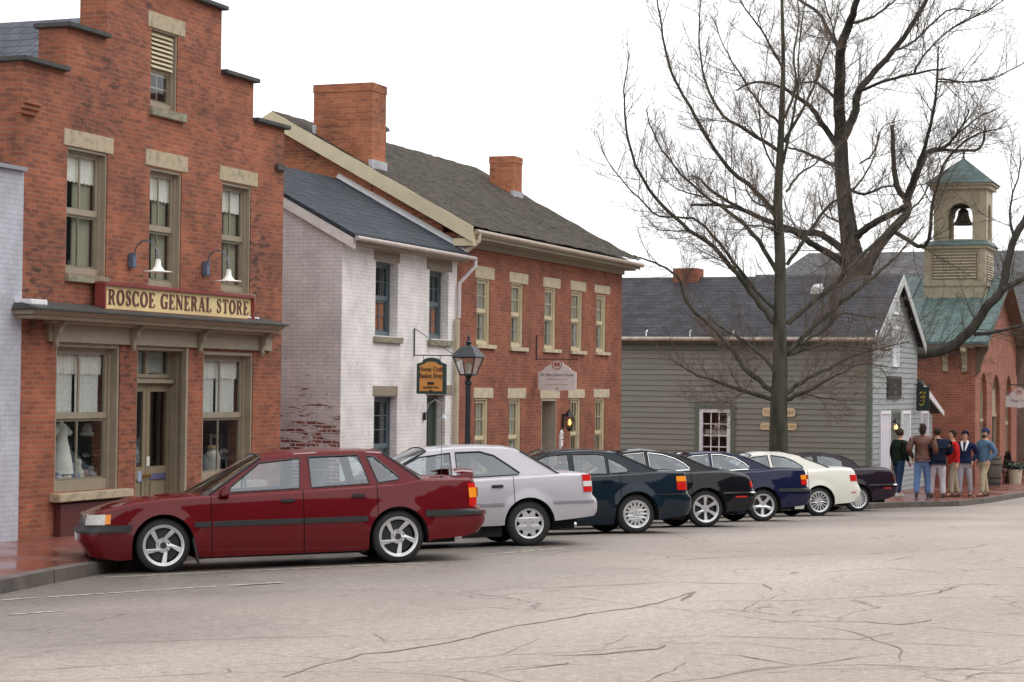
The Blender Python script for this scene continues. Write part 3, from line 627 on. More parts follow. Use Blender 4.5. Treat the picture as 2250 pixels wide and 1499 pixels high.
for (x0, x1, hs) in ((a+.045, (a+c)/2-.004, 1), ((a+c)/2+.004, c-.045, -1)):
    b = MB(); gl0, gl1 = dz_-.12, p+.78; yy = yb-.01
    b.box((x0, yy, p+.02), (x0+.09, yy+.045, dz_)); b.box((x1-.09, yy, p+.02), (x1, yy+.045, dz_)); b.box((x0+.09, yy, dz_-.12), (x1-.09, yy+.045, dz_)); b.box((x0+.09, yy, p+.02), (x1-.09, yy+.045, p+.16)); b.box((x0+.09, yy, gl1-.18), (x1-.09, yy+.045, gl1))
    b.box((x0+.09, yy+.015, p+.16), (x1-.09, yy+.035, gl1-.18)); b.box((x0+.13, yy+.003, p+.2), (x1-.13, yy+.015, gl1-.22))
    d_ = b.build('door', M['taupe_dk'], store, bevel=.004)
    MB().box((x0+.09, yy+.018, gl1), (x1-.09, yy+.024, dz_-.12)).build('pane', M['glass'], d_)
    hx = x1-.045 if hs > 0 else x0+.045
    MB().lathe([(0,-.06),(.025,-.055),(.03,-.03),(.012,-.02),(.012,.0)], (hx, yy, p+.66), 'y', 12).build('handle', mat('brass', (.45,.28,.1), .3, metal=.9), d_, smooth=True)
    if hs < 0:
        MB().box((x0+.1, yy-.004, p+.60), (x1-.1, yy+.003, p+.68)).build('notice', mat('blue_notice', (.10,.09,.2), .6), d_)
        MB().box((x0+.02, yy-.004, p+.79), (x0+.10, yy+.0, p+.92)).build('notice', mat('white_notice', (.7,.7,.66), .6), d_)
    else:
        MB().box((x0+.12, yy-.004, p+.52), (x0+.24, yy+.003, p+.70)).build('notice', mat('yellow_notice', (.75,.6,.12), .6), d_)
        MB().box((x1-.2, yy-.004, p+.58), (x1-.1, yy+.003, p+.72)).build('notice', mat('pale_blue_notice', (.3,.36,.5), .6), d_)
MB().box((a, V-.25, p-.2), (c, yb+.1, p+.015)).build('doorstep', M['old_sill'], store, bevel=.01)
# shopfront cornice, frieze and brackets
VC = V-.42; ca, cc = onY(80, 690, VC).x, onY(634, 722, VC).x
zc1 = onY(90, 674, VC).z; zf0 = R_['fl'][3]+.003
b = MB(); prof = [(0, zf0-.0), (-.05, zf0), (-.05, zf0+.20), (-.12, zf0+.23), (-.2, zf0+.25), (-.34, zf0+.27), (-.34, zf0+.33), (-.42, zf0+.40), (-.42, zf0+.43), (0, zf0+.52)]
prof = [(y, z if i < 8 else z) for i, (y, z) in enumerate(prof)]
fa, fc = onY(84, 740, V).x, onY(600, 740, V).x
b.box((fa+.18, V-.05, zf0), (fc-.12, V-.003, zf0+.22))
def mould(x0, x1, a, c):   # a..c moulding steps in depth and height, ends mitred back to the wall
    (ya, za), (yc, zc) = a, c
    b.hexa([(x0-ya*0, V+ya, za), (x1, V+ya, za), (x1, V-.003, za), (x0, V-.003, za), (x0, V+yc, zc), (x1, V+yc, zc), (x1, V-.003, zc), (x0, V-.003, zc)])
mould(fa+.1, fc, (-.10, zf0+.223), (-.16, zf0+.26)); mould(ca+.08, cc-.08, (-.30, zf0+.263), (-.33, zf0+.31)); mould(ca+.04, cc-.04, (-.33, zf0+.313), (-.40, zf0+.37))
cn = b.build('cornice', M['taupe'], store, bevel=.004)
b = MB(); b.hexa([(ca, V-.43, zf0+.373), (cc, V-.43, zf0+.373), (cc, V-.003, zf0+.373), (ca, V-.003, zf0+.373), (ca, V-.43, zf0+.395), (cc, V-.43, zf0+.395), (cc-.1, V-.003, zf0+.50), (ca+.1, V-.003, zf0+.50)])
b.build('cornice_roof', M['coping'], cn)
MB().box((ca+.06, V-.30, zf0+.43), (ca+.42, V-.06, zf0+.50)).build('flashing', M['white'], cn, bevel=.01); MB().box((cc-.85, V-.2, zf0+.46), (cc-.5, V-.05, zf0+.49)).build('flashing', M['white'], cn, bevel=.01)
for x in (onY(112, 750, V).x, us(283, 760), us(430, 770), us(566, 780)):
    b = MB(); pts = [(0, 0), (-.16, 0), (-.16, -.04), (-.11, -.07), (-.09, -.15), (-.05, -.2), (-.04, -.27), (-.06, -.29), (-.04, -.33), (0, -.34)]
    b.slab([(p_, q_) for p_, q_ in pts], [], lambda s_, t_: (x-.035, V-.052+s_, zf0+.255+t_), lambda s_, t_: (x+.035, V-.052+s_, zf0+.26+t_))
    b.box((x-.045, V-.052, zf0-.2), (x+.045, V-.003, zf0-.003)) if False else None
    b.build('bracket', M['taupe'], cn, bevel=.006)
# tie plate crack stain, basement hatch
b = MB(); r = pr(118, 1105, 275, 1158); b.box((r[0], V-.10, sillz-.3), (r[1], V-.003, r[3]-.02)); b.build('basement_hatch', mat('oxblood_paint', (.09,.02,.02), .5), store, bevel=.01)
MB().box((S1-.30, V-.05, onY(600,374,V).z), (S1-.02, V-.003, onY(600,356,V).z)).build('tie_plate', mat('rusty_plate', (.07,.055,.05), .7), store, bevel=.02)

# ---- sign board with its hand-cut serif letters
def serif_text(parent, s, u0, u1, z0, h, y, m):
    b = MB(); W = {'R':.78,'O':.80,'S':.62,'C':.74,'E':.68,'G':.80,'N':.84,'A':.82,'L':.64,'T':.72,' ':.42}
    tot = sum(W[c]+.13 for c in s)-.13; k = (u1-u0)/tot; x = u0; T = .20; t = .085; sf = .065
    dd = [0]
    def bx(a, c, p, q):
        dd[0] += .0004; b.box((x+a*k, y-.008-dd[0] % .004, z0+p*h), (x+c*k, y, z0+q*h))
    def stroke(pts, ws):
        dd[0] += .0004; o = dd[0] % .004
        for i in range(len(pts)-1):
            (ax, az), (cx, cz) = pts[i], pts[i+1]
            def nn(j):
                p_, q_ = pts[max(0, j-1)], pts[min(len(pts)-1, j+1)]; dx, dz = (q_[0]-p_[0])*k, (q_[1]-p_[1])*h; l = sqrt(dx*dx+dz*dz); return -dz/l, dx/l
            n0, n1 = nn(i), nn(i+1); w0, w1 = ws(i/(len(pts)-1))*k*.5, ws((i+1)/(len(pts)-1))*k*.5
            P0, P1 = (x+ax*k, z0+az*h), (x+cx*k, z0+cz*h); y1 = y-.008-o
            q = [(P0[0]+n0[0]*w0, P0[1]+n0[1]*w0), (P1[0]+n1[0]*w1, P1[1]+n1[1]*w1), (P1[0]-n1[0]*w1, P1[1]-n1[1]*w1), (P0[0]-n0[0]*w0, P0[1]-n0[1]*w0)]
            b.quad(*[(c_[0], y1, c_[1]) for c_ in q]); 
            for e in range(4): p_, q_ = q[e], q[(e+1) % 4]; b.quad((p_[0], y1, p_[1]), (q_[0], y1, q_[1]), (q_[0], y, q_[1]), (p_[0], y, p_[1]))
    def stem(a, w_=T, p=0, q=1, e=.07): bx(a, a+w_, p, q); bx(a-e, a+w_+e, 0, sf) if p == 0 else None; bx(a-e, a+w_+e, 1-sf, 1) if q == 1 else None
    def arc(cx_, cz_, rx, rz, a0, a1, wf, n=20): stroke([(cx_+rx*cos(radians(a0+(a1-a0)*i/n)), cz_+rz*sin(radians(a0+(a1-a0)*i/n))) for i in range(n+1)], wf)
    for c in s:
        w_ = W[c]
        if c == 'O': arc(w_/2, .5, w_/2-.09, .5-.035, 0, 360, lambda f: .085+.12*abs(cos(2*pi*f)), 28)
        if c in 'CG':
            arc(w_/2, .5, w_/2-.09, .5-.035, 50, 310, lambda f: .085+.12*max(0, -cos(radians(50+260*f))), 22); bx(w_-.13, w_-.05, .68, .98)
            if c == 'G': bx(w_-.24, w_-.06, .0, .42); bx(w_-.34, w_+.01, .40, .46)
            else: bx(w_-.12, w_-.05, .02, .26)
        if c == 'S':
            pts = [(.50,.74),(.47,.88),(.38,.955),(.29,.965),(.17,.92),(.12,.80),(.16,.66),(.30,.54),(.44,.43),(.50,.28),(.46,.12),(.34,.035),(.25,.035),(.14,.10),(.10,.27)]
            stroke(pts, lambda f: .08+.13*max(0, 1-abs(f-.5)*3.2)); bx(.47, .53, .70, .98); bx(.07, .13, .02, .30)
        if c == 'R':
            stem(.08, e=.06); arc(.30, .74, .28, .225, 90, -90, lambda f: .07+.12*sin(pi*f), 14); bx(.2, .34, .93, 1); bx(.2, .34, .48, .545)
            stroke([(.34, .50), (.50, .42), (.55, .2), (.62, .06), (.72, .03)], lambda f: .16-.06*f)
        if c == 'E':
            stem(.08, e=.06); bx(.2, .62, 1-sf, 1); bx(.2, .66, 0, sf); bx(.2, .46, .47, .53); bx(.56, .62, .78, 1); bx(.60, .66, 0, .24); bx(.42, .48, .38, .62)
        if c == 'L': stem(.08, e=.06); bx(.2, .62, 0, sf); bx(.55, .62, 0, .26)
        if c == 'T': stem(.26, e=.08); bx(.02, .70, 1-sf, 1); bx(.02, .08, .76, 1); bx(.64, .70, .76, 1)
        if c == 'N': bx(.10, .17, 0, 1); bx(.02, .26, 0, sf); bx(.02, .2, 1-sf, 1); bx(.68, .75, 0, 1); bx(.58, .83, 1-sf, 1); stroke([(.14, .97), (.71, .03)], lambda f: .19)
        if c == 'A': stroke([(.40, .98), (.14, .03)], lambda f: .08); stroke([(.40, .98), (.68, .03)], lambda f: .19); bx(.22, .56, .28, .34); bx(.02, .26, 0, sf); bx(.54, .82, 0, sf)
        x += (w_+.13)*k
    return b.build('lettering', m, parent)
VS = V-.20; a = onY(226, 655, VS).x; c = onY(557, 690, VS).x; z1 = onY(226, 618, VS).z; z0 = onY(226, 686, VS).z
sign = empty('shop_sign', ((a+c)/2, VS, z0), label='long yellow board lettered in maroon capitals, standing on the store cornice', cat='sign')
b = MB(); fr = .05; b.box((a+fr, VS+.02, z0+fr), (c-fr, VS+.10, z1-fr)); bd = b.build('board', mat('ochre_board', (.74,.60,.30), .5, var=.14, vs=2.5, streak=(1, 1, .3)), sign)
b = MB(); b.box((a, VS-.03, z1-fr), (c, VS+.13, z1)).box((a, VS-.03, z0), (c, VS+.13, z0+fr)).box((a, VS-.028, z0+fr), (a+fr, VS+.128, z1-fr)).box((c-fr, VS-.028, z0+fr), (c, VS+.128, z1-fr)); b.box((a+.2, VS+.13, z0+.1), (a+.26, V-.003, z0+.16)).box((c-.26, VS+.13, z0+.1), (c-.2, V-.003, z0+.16))
b.build('frame', mat('maroon_frame', (.24,.045,.04), .45, var=.12), sign, bevel=.008)
hh = z1-z0; serif_text(bd, 'ROSCOE GENERAL STORE', a+.15, c-.13, z0+hh*.27, hh*.50, VS+.02, mat('maroon_letters', (.13,.035,.035), .5))

# ---- gooseneck lamps over the sign
for (bx_, by_, lx, ly, lab) in ((285, 573, 347, 592, 'white-shaded gooseneck lamp on a curved arm above the middle of the store sign'), (447, 590, 502, 613, 'white-shaded gooseneck lamp on a curved arm above the far end of the store sign')):
    p = onY(bx_, by_, V); L_ = onY(lx, ly+10, V-.62) ; q = onY(lx, ly, V-.55)
    lamp = empty('gooseneck_lamp', (p.x, V, p.z), label=lab, cat='wall lamp', group='gooseneck lamps over the store sign')
    MB().box((p.x-.05, V-.08, p.z-.10), (p.x+.05, V-.003, p.z+.10)).build('wall_box', mat('blue_steel', (.10,.13,.2), .4), lamp, bevel=.01)
    pts = []
    for i in range(13):
        t = i/12; pts.append((p.x+(q.x-p.x)*t, V-.08+(q.y-V+.08)*(.5-.5*cos(pi*t)), p.z+.05+.25*sin(pi*t)*(1)+ (q.z+.1-p.z-.05)*t))
    MB().tube(pts, .010, 8).build('arm', mat('blue_arm', (.12,.15,.2), .4), lamp, smooth=True)
    MB().lathe([(0,.14),(.035,.13),(.04,.05),(.06,.02),(.09,-.015),(.185,-.028),(.19,-.036),(.09,-.026),(.05,.0)], (q.x, q.y, q.z), 'z', 28).build('lamp_shade', mat('enamel', (.85,.84,.78), .3), lamp, smooth=True)
    MB().lathe([(0,-.06),(.03,-.045),(.035,-.02),(.02,.01)], (q.x, q.y, q.z), 'z', 12).build('bulb', mat('bulb', (.8,.8,.75), .2), lamp, smooth=True)

# ---- things in the shop windows
def thing_at(name, x, y, Y, label, cat, group=None):
    p = onY(x, y, Y); return p, empty(name, (p.x, p.y, p.z), label=label, cat=cat, group=group)
shelfz = R_['fl'][2]+.085
p = onY(134, 920, V+.5); e = empty('dress_form', (p.x, V+.5, shelfz), label='small white dress hanging in the store window left of the door', cat='dress')
b = MB().lathe([(0,.02),(.09,.0),(.17,.02),(.15,.2),(.10,.42),(.085,.5),(.10,.6),(.07,.66),(.035,.68),(.03,.72),(0,.74)], (p.x, V+.5, shelfz+.10), 'z', 20)
b.tube([(p.x+.09, V+.5, shelfz+.71), (p.x+.18, V+.48, shelfz+.64)], [.05, .045], 8); b.tube([(p.x-.09, V+.5, shelfz+.71), (p.x-.18, V+.5, shelfz+.64)], [.05, .045], 8)
b.build('dress', mat('white_cotton', (.75,.78,.72), .9), e, smooth=True)
MB().lathe([(.02,0),(.02,.12)], (p.x, V+.5, shelfz), 'z', 8).lathe([(0,.01),(.1,.005),(.1,-.0)], (p.x, V+.5, shelfz), 'z', 16).build('stand', M['iron'], e)
p = onY(198, 940, V+.5); e = empty('bonnet', (p.x, V+.5, shelfz), label='white bonnet with hanging ribbons on a stand in the store window', cat='hat')
b = MB(); zz = onY(196, 950, V+.5).z
b.lathe([(0,.12),(.06,.115),(.11,.07),(.125,.0),(.12,-.05)], (p.x, V+.5, zz), 'z', 20, a0=0); b.lathe([(.12,-.05),(.145,-.03),(.14,0)], (p.x, V+.5, zz), 'z', 20)
b.tube([(p.x+.04, V+.4, zz-.03), (p.x+.05, V+.4, zz-.2), (p.x+.03, V+.4, zz-.42)], .012, 6); b.build('cloth', mat('bonnet_cloth', (.72,.70,.68), .9), e, smooth=True)
MB().lathe([(.015,0),(.015,zz-shelfz)], (p.x, V+.5, shelfz), 'z', 8).lathe([(0,.012),(.09,.004),(.09,0)], (p.x, V+.5, shelfz), 'z', 16).build('stand', M['iron'], e)
random.seed(3)
cols_ = [(.5,.5,.62), (.62,.58,.5), (.2,.22,.35), (.5,.46,.4), (.35,.2,.2), (.6,.6,.58), (.12,.13,.2)]
words_ = ['pale blue', 'cream', 'navy', 'oatmeal', 'dull red', 'off white', 'black']
for i in range(7):
    fx_ = 128+i*15; p = onY(fx_, 1040, V+.42); cc_ = cols_[i]
    b = MB(); rr = .075+.02*(i % 3); hh = .10+.03*((i*5) % 4)
    b.lathe([(0,0),(rr*.9,.003),(rr,hh*.4),(rr*.85,hh*.8),(rr*.45,hh),(rr*.42,hh*1.12),(rr*.5,hh*1.3),(rr*.38,hh*1.55),(0,hh*1.62)], (p.x, V+.42, shelfz), 'z', 14)
    b.tube([(p.x-rr*.7, V+.36, shelfz+.01+rr*.3), (p.x-rr*.95, V+.28, shelfz+.04)], [.03,.022], 7); b.tube([(p.x+rr*.7, V+.36, shelfz+.01+rr*.3), (p.x+rr*.95, V+.28, shelfz+.04)], [.03,.022], 7)
    o = b.build('cloth_doll', mat('doll_cloth', cc_, .9, var=.3, vs=30), smooth=True)
    tag(o, label='%s rag toy in the row along the foot of the store window%s' % (words_[i], ''), cat='toy', group='rag toys in the store window')
fz = R_['fr'][2]+.085
p = onY(466, 1010, V+.5); e = empty('milk_can', (p.x, V+.5, fz), label='pale stoneware churn standing in the store window right of the door', cat='churn')
MB().lathe([(0,0),(.1,.0),(.12,.03),(.125,.25),(.1,.31),(.07,.35),(.08,.38)], (p.x, V+.5, fz), 'z', 22).build('body', mat('stoneware', (.52,.50,.47), .5), e, smooth=True)
MB().lathe([(.0,.43),(.05,.42),(.09,.39),(.09,.375),(0,.37)], (p.x, V+.5, fz), 'z', 22).build('lid', mat('wood_lid', (.45,.3,.15), .6), e, smooth=True)
p = onY(500, 960, V+.55); e = empty('painted_chair', (p.x, V+.6, fz), label='white slatted child chair standing in the store window right of the door', cat='chair')
b = MB(); x0, x1 = p.x-.16, p.x+.2
b.box((x0, V+.46, fz+.2), (x1, V+.76, fz+.23)); b.build('seat', M['white'], e)
b = MB(); b.box((x0, V+.74, fz+.23), (x0+.03, V+.77, fz+.58)).box((x1-.03, V+.74, fz+.23), (x1, V+.77, fz+.58)).box((x0+.03, V+.742, fz+.52), (x1-.03, V+.765, fz+.58)).box((x0+.03, V+.742, fz+.36), (x1-.03, V+.765, fz+.40)); b.build('backrest', M['white'], e)
for xx in (x0, x1-.03):
    for yy in (V+.46, V+.73): MB().box((xx, yy, fz), (xx+.03, yy+.03, fz+.2)).build('leg', M['white'], e)

# =============================================================== painted building at the left edge
n1_ = S0-.01; nb = empty('painted_brick_building', (n1_-4, V, gz(18, 11)), label='pale grey painted brick building cut off by the left edge of the picture', cat='building')
zt_ = onY(30, 374, V-.05).z
b = MB().slab([(n1_-9, ZB), (n1_-.005, ZB), (n1_-.005, zt_), (n1_-9, zt_)], [], fy(V-.06), fy(V+.3)); b.box((n1_-9, V+.3, ZB), (n1_-8.7, V+9, zt_-.3)).box((n1_-.3, V+.3, ZB), (n1_-.005, V+9, zt_-.3)).build('wall', M['grey_brick'], nb)
MB().box((n1_-9.05, V-.12, zt_+.003), (n1_-.008, V+.34, zt_+.05)).build('coping', M['steel'], nb)
MB().box((n1_-8.7, V+.3, zt_-.4), (n1_-.3, V+9, zt_-.3)).build('roof', M['coping'], nb)

# =============================================================== WHITE PAINTED HOUSE
H0, H1 = onY(751, 700, V).x, onY(1003, 700, V).x
white = empty('white_brick_house', ((H0+H1)/2, V, gz(32, 11)), label='small white painted brick house with blue grey sashes and peeling flank wall', cat='house')
VE = V-.22
pe = onY(770, 513, VE); zeave = pe.z
pk_ = onX(625, 415, H0-.05); slope = (pk_.z-onX(770, 513, H0-.05).z)/(pk_.y-onX(770, 513, H0-.05).y)
pr_ = onX(745, 393, H1); slope = (pr_.z-zeave)/(pr_.y-VE) if pr_.y > VE+.5 else slope
vr, zr = pr_.y, pr_.z
print('white house slope', slope, vr, zr, pk_)
zw = zeave-.06
HR = dict(ul=rect(826,572,874,737,V), ur=rect(944,592,985,744,V), dl=rect(822,871,872,1010,V), dr=rect(938,868,977,1100,V))
u0, u1, z0, z1 = HR['dr']; HR['dr'] = (u0, u1, sz(33, V)+.05, z1)
u0, u1, z0, z1 = HR['dl']; HR['dl'] = (u0, u1, z1-1.75, z1)
b = MB().slab([(H0, -1.6), (H1-.003, -1.6), (H1-.003, zw), (H0, zw)], [rp_(r) for r in HR.values()], fy(V), fy(V+.3))
wl = b.build('wall', M['white_brick'], white)
b = MB(); vb = vr+(vr-V)
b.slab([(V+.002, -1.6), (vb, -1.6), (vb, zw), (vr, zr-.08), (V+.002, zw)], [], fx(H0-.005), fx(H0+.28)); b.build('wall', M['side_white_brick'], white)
b = MB(); zf = onY(850, 800, V).z
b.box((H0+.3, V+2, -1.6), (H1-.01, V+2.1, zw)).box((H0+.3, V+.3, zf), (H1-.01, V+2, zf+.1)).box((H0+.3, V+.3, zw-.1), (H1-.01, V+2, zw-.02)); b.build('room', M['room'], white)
b = MB(); t_ = .06
for (ya, za, yc, zc) in ((VE-.05, zeave-.0, vr, zr), (vr, zr, vb+.2, zeave)):
    b.hexa([(H0-.12, ya, za-t_), (H1-.003, ya, za-t_), (H1-.003, yc, zc-t_), (H0-.12, yc, zc-t_), (H0-.12, ya, za), (H1-.003, ya, za), (H1-.003, yc, zc), (H0-.12, yc, zc)])
rf = b.build('roof', M['slate_front'], white)
b = MB()   # white raking flashing against the taller house, rake board on the gable
b.hexa([(H1-.10, VE, zeave+.01), (H1-.004, VE, zeave+.01), (H1-.004, vr, zr+.01), (H1-.10, vr, zr+.01), (H1-.10, VE, zeave+.05), (H1-.004, VE, zeave+.12), (H1-.004, vr, zr+.12), (H1-.10, vr, zr+.05)])
b.build('flashing', M['white'], rf)
b = MB(); b.hexa([(H0-.11, VE-.02, zeave-.24), (H0-.005, VE-.02, zeave-.24), (H0-.005, vr, zr-.24), (H0-.11, vr, zr-.24), (H0-.11, VE-.02, zeave-.065), (H0-.005, VE-.02, zeave-.065), (H0-.005, vr, zr-.065), (H0-.11, vr, zr-.065)])
b.build('rake_board', mat('offwhite_trim', (.62,.58,.55), .5), rf)
b = MB(); b.tube([(H0-.14, VE-.10, zeave-.07), (H1+.12, VE-.10, zeave-.09)], .042, 10); b.build('gutter', mat('weathered_gutter', (.42,.36,.33), .4, var=.2), rf, smooth=True)
MB().box((H0+.0, VE+.0, zeave-.16), (H1-.003, V-.003, zeave-.075)).build('soffit', M['taupe'], rf)
bg_ = M['blue_grey']; ts = mat('taupe_stone', (.27,.225,.175), .8, var=.12)
for key, li, si in (('ul', (822,549,878,571), (820,739,880,752)), ('ur', (938,567,993,591), (939,746,991,759))):
    r = HR[key]; w_ = sash(white, r, V, bg_, flush=False, set_back=.16, fw=.06, cols=3, rows=(2, 2), lintel=(rect(*li, V), ts), sill=(rect(*si, V), M['old_sill']), mun=.014,
      curtains=[(.0, .45, .5, .98, M['lace2']), (.0, .95, .02, .49, M['orange_cloth'])])
r = HR['dl']; sash(white, r, V, bg_, flush=False, set_back=.14, fw=.06, cols=3, rows=(3, 2), lintel=(rect(819,848,873,870, V), ts), mun=.014, curtains=[(.1, .9, .0, .2, M['orange_cloth'])])
r = HR['dr']; MB().box((r[0]-.06, V-.012, r[3]), (onY(992, 860, V).x, V+.13, onY(938, 846, V).z)).build('lintel', ts, white, bevel=.006)
b = MB(); b.box((r[0], V+.16, r[2]), (r[0]+.07, V+.24, r[3])).box((r[1]-.07, V+.16, r[2]), (r[1], V+.24, r[3])).box((r[0]+.07, V+.16, r[3]-.07), (r[1]-.07, V+.24, r[3])); dfr = b.build('door_frame', M['green_trim'], white)
b = MB(); b.box((r[0]+.07, V+.19, r[2]), (r[1]-.07, V+.23, r[3]-.07)); 
for (p, q) in ((.08, .42), (.50, .92)):
    for (s_, t_) in ((.12, .46), (.54, .88)):
        ww = r[1]-r[0]-.14; hh = r[3]-r[2]-.07; b.box((r[0]+.07+ww*s_, V+.178, r[2]+hh*p), (r[0]+.07+ww*t_, V+.189, r[2]+hh*q))
dd_ = b.build('door', mat('dark_green_door', (.03,.045,.04), .4), white, bevel=.003)
MB().lathe([(0,-.05),(.025,-.045),(.025,-.02),(.01,-.015),(.01,0)], (r[0]+.14, V+.19, r[2]+.95), 'y', 10).build('handle', M['steel'], dd_, smooth=True)
# downpipe where the houses meet
def pipe(name, pts, rad, m, label, cat, n=10):
    o = MB().tube(pts, rad, n).build(name, m, smooth=True, angle=60); return tag(o, label=label, cat=cat)
xg = H1+.10
pw = onY(1012, 560, V-.3)
pipe('downpipe', [(H1+.12, VE-.1, zeave-.10), (H1+.12, VE-.1, zeave-.22), (H1+.05, V-.16, zeave-.42), (H1-.04, V-.07, zeave-.55), (H1-.05, V-.07, zeave-.9), (H1-.05, V-.07, zeave-1.2)], .035, mat('white_pipe', (.62,.58,.58), .4, var=.2), 'white curved rain pipe dropping from the end of the small house gutter', 'drainpipe')
# wall lamp by the white house door
p = onY(930, 915, V)
wlmp = empty('wall_lamp', (p.x, V, p.z), label='small grey curved lamp beside the dark door of the white house', cat='wall lamp')
MB().box((p.x-.035, V-.05, p.z-.07), (p.x+.035, V-.003, p.z+.07)).build('wall_box', M['iron'], wlmp, bevel=.01)
MB().tube([(p.x, V-.05, p.z+.04), (p.x+.01, V-.10, p.z+.22), (p.x+.06, V-.2, p.z+.30), (p.x+.14, V-.3, p.z+.22), (p.x+.16, V-.32, p.z+.06)], .01, 8).build('arm', M['steel'], wlmp, smooth=True)
MB().lathe([(0,.07),(.03,.06),(.035,.03),(.07,.0),(.11,-.03),(.10,-.03),(.02,.01)], (p.x+.16, V-.32, p.z), 'z', 20).build('lamp_shade', mat('grey_shade', (.42,.44,.48), .3, metal=.5), wlmp, smooth=True)

# ---- projecting shop signs
def hanging_sign(name, x0, xs, ytop, ybar, V_, W_, board, label, cat='sign'):
    """iron bracket fixed to the wall at pixel column x0, board hangs square to the wall"""
    p = onY(x0, ybar, V_); q = onY(x0, ytop, V_)
    e = empty(name, (p.x, V_, p.z), label=label, cat=cat)
    b = MB(); b.tube([(p.x, V_-.02, p.z-.02), (p.x, V_-.02, q.z)], .012, 6); b.tube([(p.x, V_-.02, p.z), (p.x, V_-W_, p.z)], .009, 6)
    if board != 'plain': b.tube([(p.x, V_-.02, q.z), (p.x, V_-W_, p.z)], .007, 6)
    b.build('bracket', M['iron'], e); return p, q, e
p, q, e = hanging_sign('hanging_sign', 908, 0, 722, 781, V, .80, '', 'green framed orange sign hanging from an iron bracket over the white house door')
A, Z_, B_ = onX(917, 790, p.x).y, None, onX(981, 790, p.x).y
zt_, zb_ = onX(948, 786, p.x).z, onX(948, 866, p.x).z; zsh = onX(948, 800, p.x).z
def arch_sign(A, B_, zb_, zsh, zt_, n=12):
    c_ = (A+B_)/2; h_ = (A-B_)/2
    return [(A, zb_), (A, zsh), (A-.06*1, zsh+.02)]+[(c_+(h_-.10)*cos(pi*i/n), zsh+.03+(zt_-zsh-.03)*sin(pi*i/n)) for i in range(n+1)]+[(B_+.06, zsh+.02), (B_, zsh), (B_, zb_)]
bd = MB().slab(arch_sign(A, B_, zb_, zsh, zt_), [], fx(p.x-.025), fx(p.x+.025)).build('frame', mat('dark_green_sign', (.02,.05,.045), .4), e, bevel=.004)
bo = MB().slab(arch_sign(A-.06, B_+.06, zb_+.05, zsh-.03, zt_-.07), [], fx(p.x-.031), fx(p.x+.031)).build('board', mat('orange_board', (.62,.28,.07), .5, var=.1), e)
MB().tube([(p.x, A-.12, p.z), (p.x, A-.12, zsh)], .006, 5).tube([(p.x, B_+.12, p.z), (p.x, B_+.12, zsh)], .006, 5).build('hanger', M['iron'], e)
blk = mat('sign_black', (.03,.02,.02), .6); cy = (A+B_)/2; DU = (0, -1, 0); UZ = (0, 0, 1)
for s_, dz__, sz_ in (('Honey Craft', .40, .115), ('Basket Shop', .285, .115), ('Handmade Ware', .10, .055), ('Gifts', .045, .05)):
    text(bo, s_, sz_, (p.x-.034, cy, zb_+dz__), DU, UZ, blk, sx=.78)
MB().lathe([(0,.0),(.03,.0),(.04,.02),(.032,.04),(0,.045)], (p.x-.036, cy-.025, zb_+.17), 'z', 12).lathe([(0,.0),(.03,.0),(.04,.02),(.032,.04),(0,.045)], (p.x-.036, cy+.025, zb_+.17), 'z', 12).build('emblem', blk, bo)

# =============================================================== BRICK TAVERN
B0, B1 = H1, onY(1365, 800, V).x
tav = empty('brick_row_house', ((B0+B1)/2, V, gz(40, 11)), label='long two storey red brick house with ten narrow cream sash windows and a mossy roof', cat='house')
VE2 = V-.30; ze = onY(1040, 499, VE2).z
a1 = onX(1035, 497, B0); a2 = onX(610, 247, B0); 
vr2, zr2 = a2.y, a2.z; sl2 = (zr2-ze)/(vr2-VE2); vb2 = vr2*2-VE2
print('tavern', B0, B1, ze, vr2, zr2, sl2)
zw2 = ze-.10
TR = {}
for i, (x0, x1, yt, yb_, lt, lb, lx0, lx1, st_, sb_, sx0, sx1) in enumerate([
  (1048,1076,610,757, 583,610,1044,1086, 756,765,1044,1086), (1124,1149,621,762, 597,620,1119,1160, 762,771,1119,1156),
  (1197,1221,631,768, 608,630,1193,1231, 766,774,1192,1229), (1256,1279,639,771, 616,637,1253,1287, 770,778,1253,1285), (1311,1331,647,774, 625,643,1306,1340, 773,780,1308,1337)]):
    TR['u%d' % i] = (rect(x0, yt, x1, yb_, V), rect(lx0, lt, lx1, lb, V), rect(sx0, st_, sx1, sb_, V))
for i, (x0, x1, yt, lx0, lx1, lt, lb) in enumerate([(1044,1072,876,1040,1083,852,875), (1118,1144,877,1115,1155,853,876), (1254,1275,876,1248,1284,855,875), (1308,1328,876,1304,1338,855,874)]):
    r = rect(x0, yt, x1, yt+100, V); r = (r[0], r[1], r[3]-1.55, r[3]); TR['d%d' % i] = (r, rect(lx0, lt, lx1, lb, V), None)
rd = rect(1190, 877, 1221, 1000, V); rd = (rd[0], rd[1], sz(42, V)+.05, rd[3])
b = MB().slab([(B0, -2), (B1, -2), (B1, zw2), (B0, zw2)], [rp_(t[0]) for t in TR.values()]+[rp_(rd)], fy(V), fy(V+.3))
b.build('wall', M['tavern_brick'], tav)
for U_ in (B0, B1-.3):
    MB().slab([(V+.3, -2), (vb2-.3, -2), (vb2-.3, zw2), (vr2, zr2-.1), (V+.3, zw2+sl2*.2)], [], fx(U_), fx(U_+.3)).build('wall', M['gable_brick'], tav)
zf = onY(1200, 820, V).z
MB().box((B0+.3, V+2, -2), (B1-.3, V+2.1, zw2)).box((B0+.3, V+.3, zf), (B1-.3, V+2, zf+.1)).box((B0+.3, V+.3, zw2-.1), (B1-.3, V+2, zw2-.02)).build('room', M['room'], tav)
b = MB(); t_ = .07
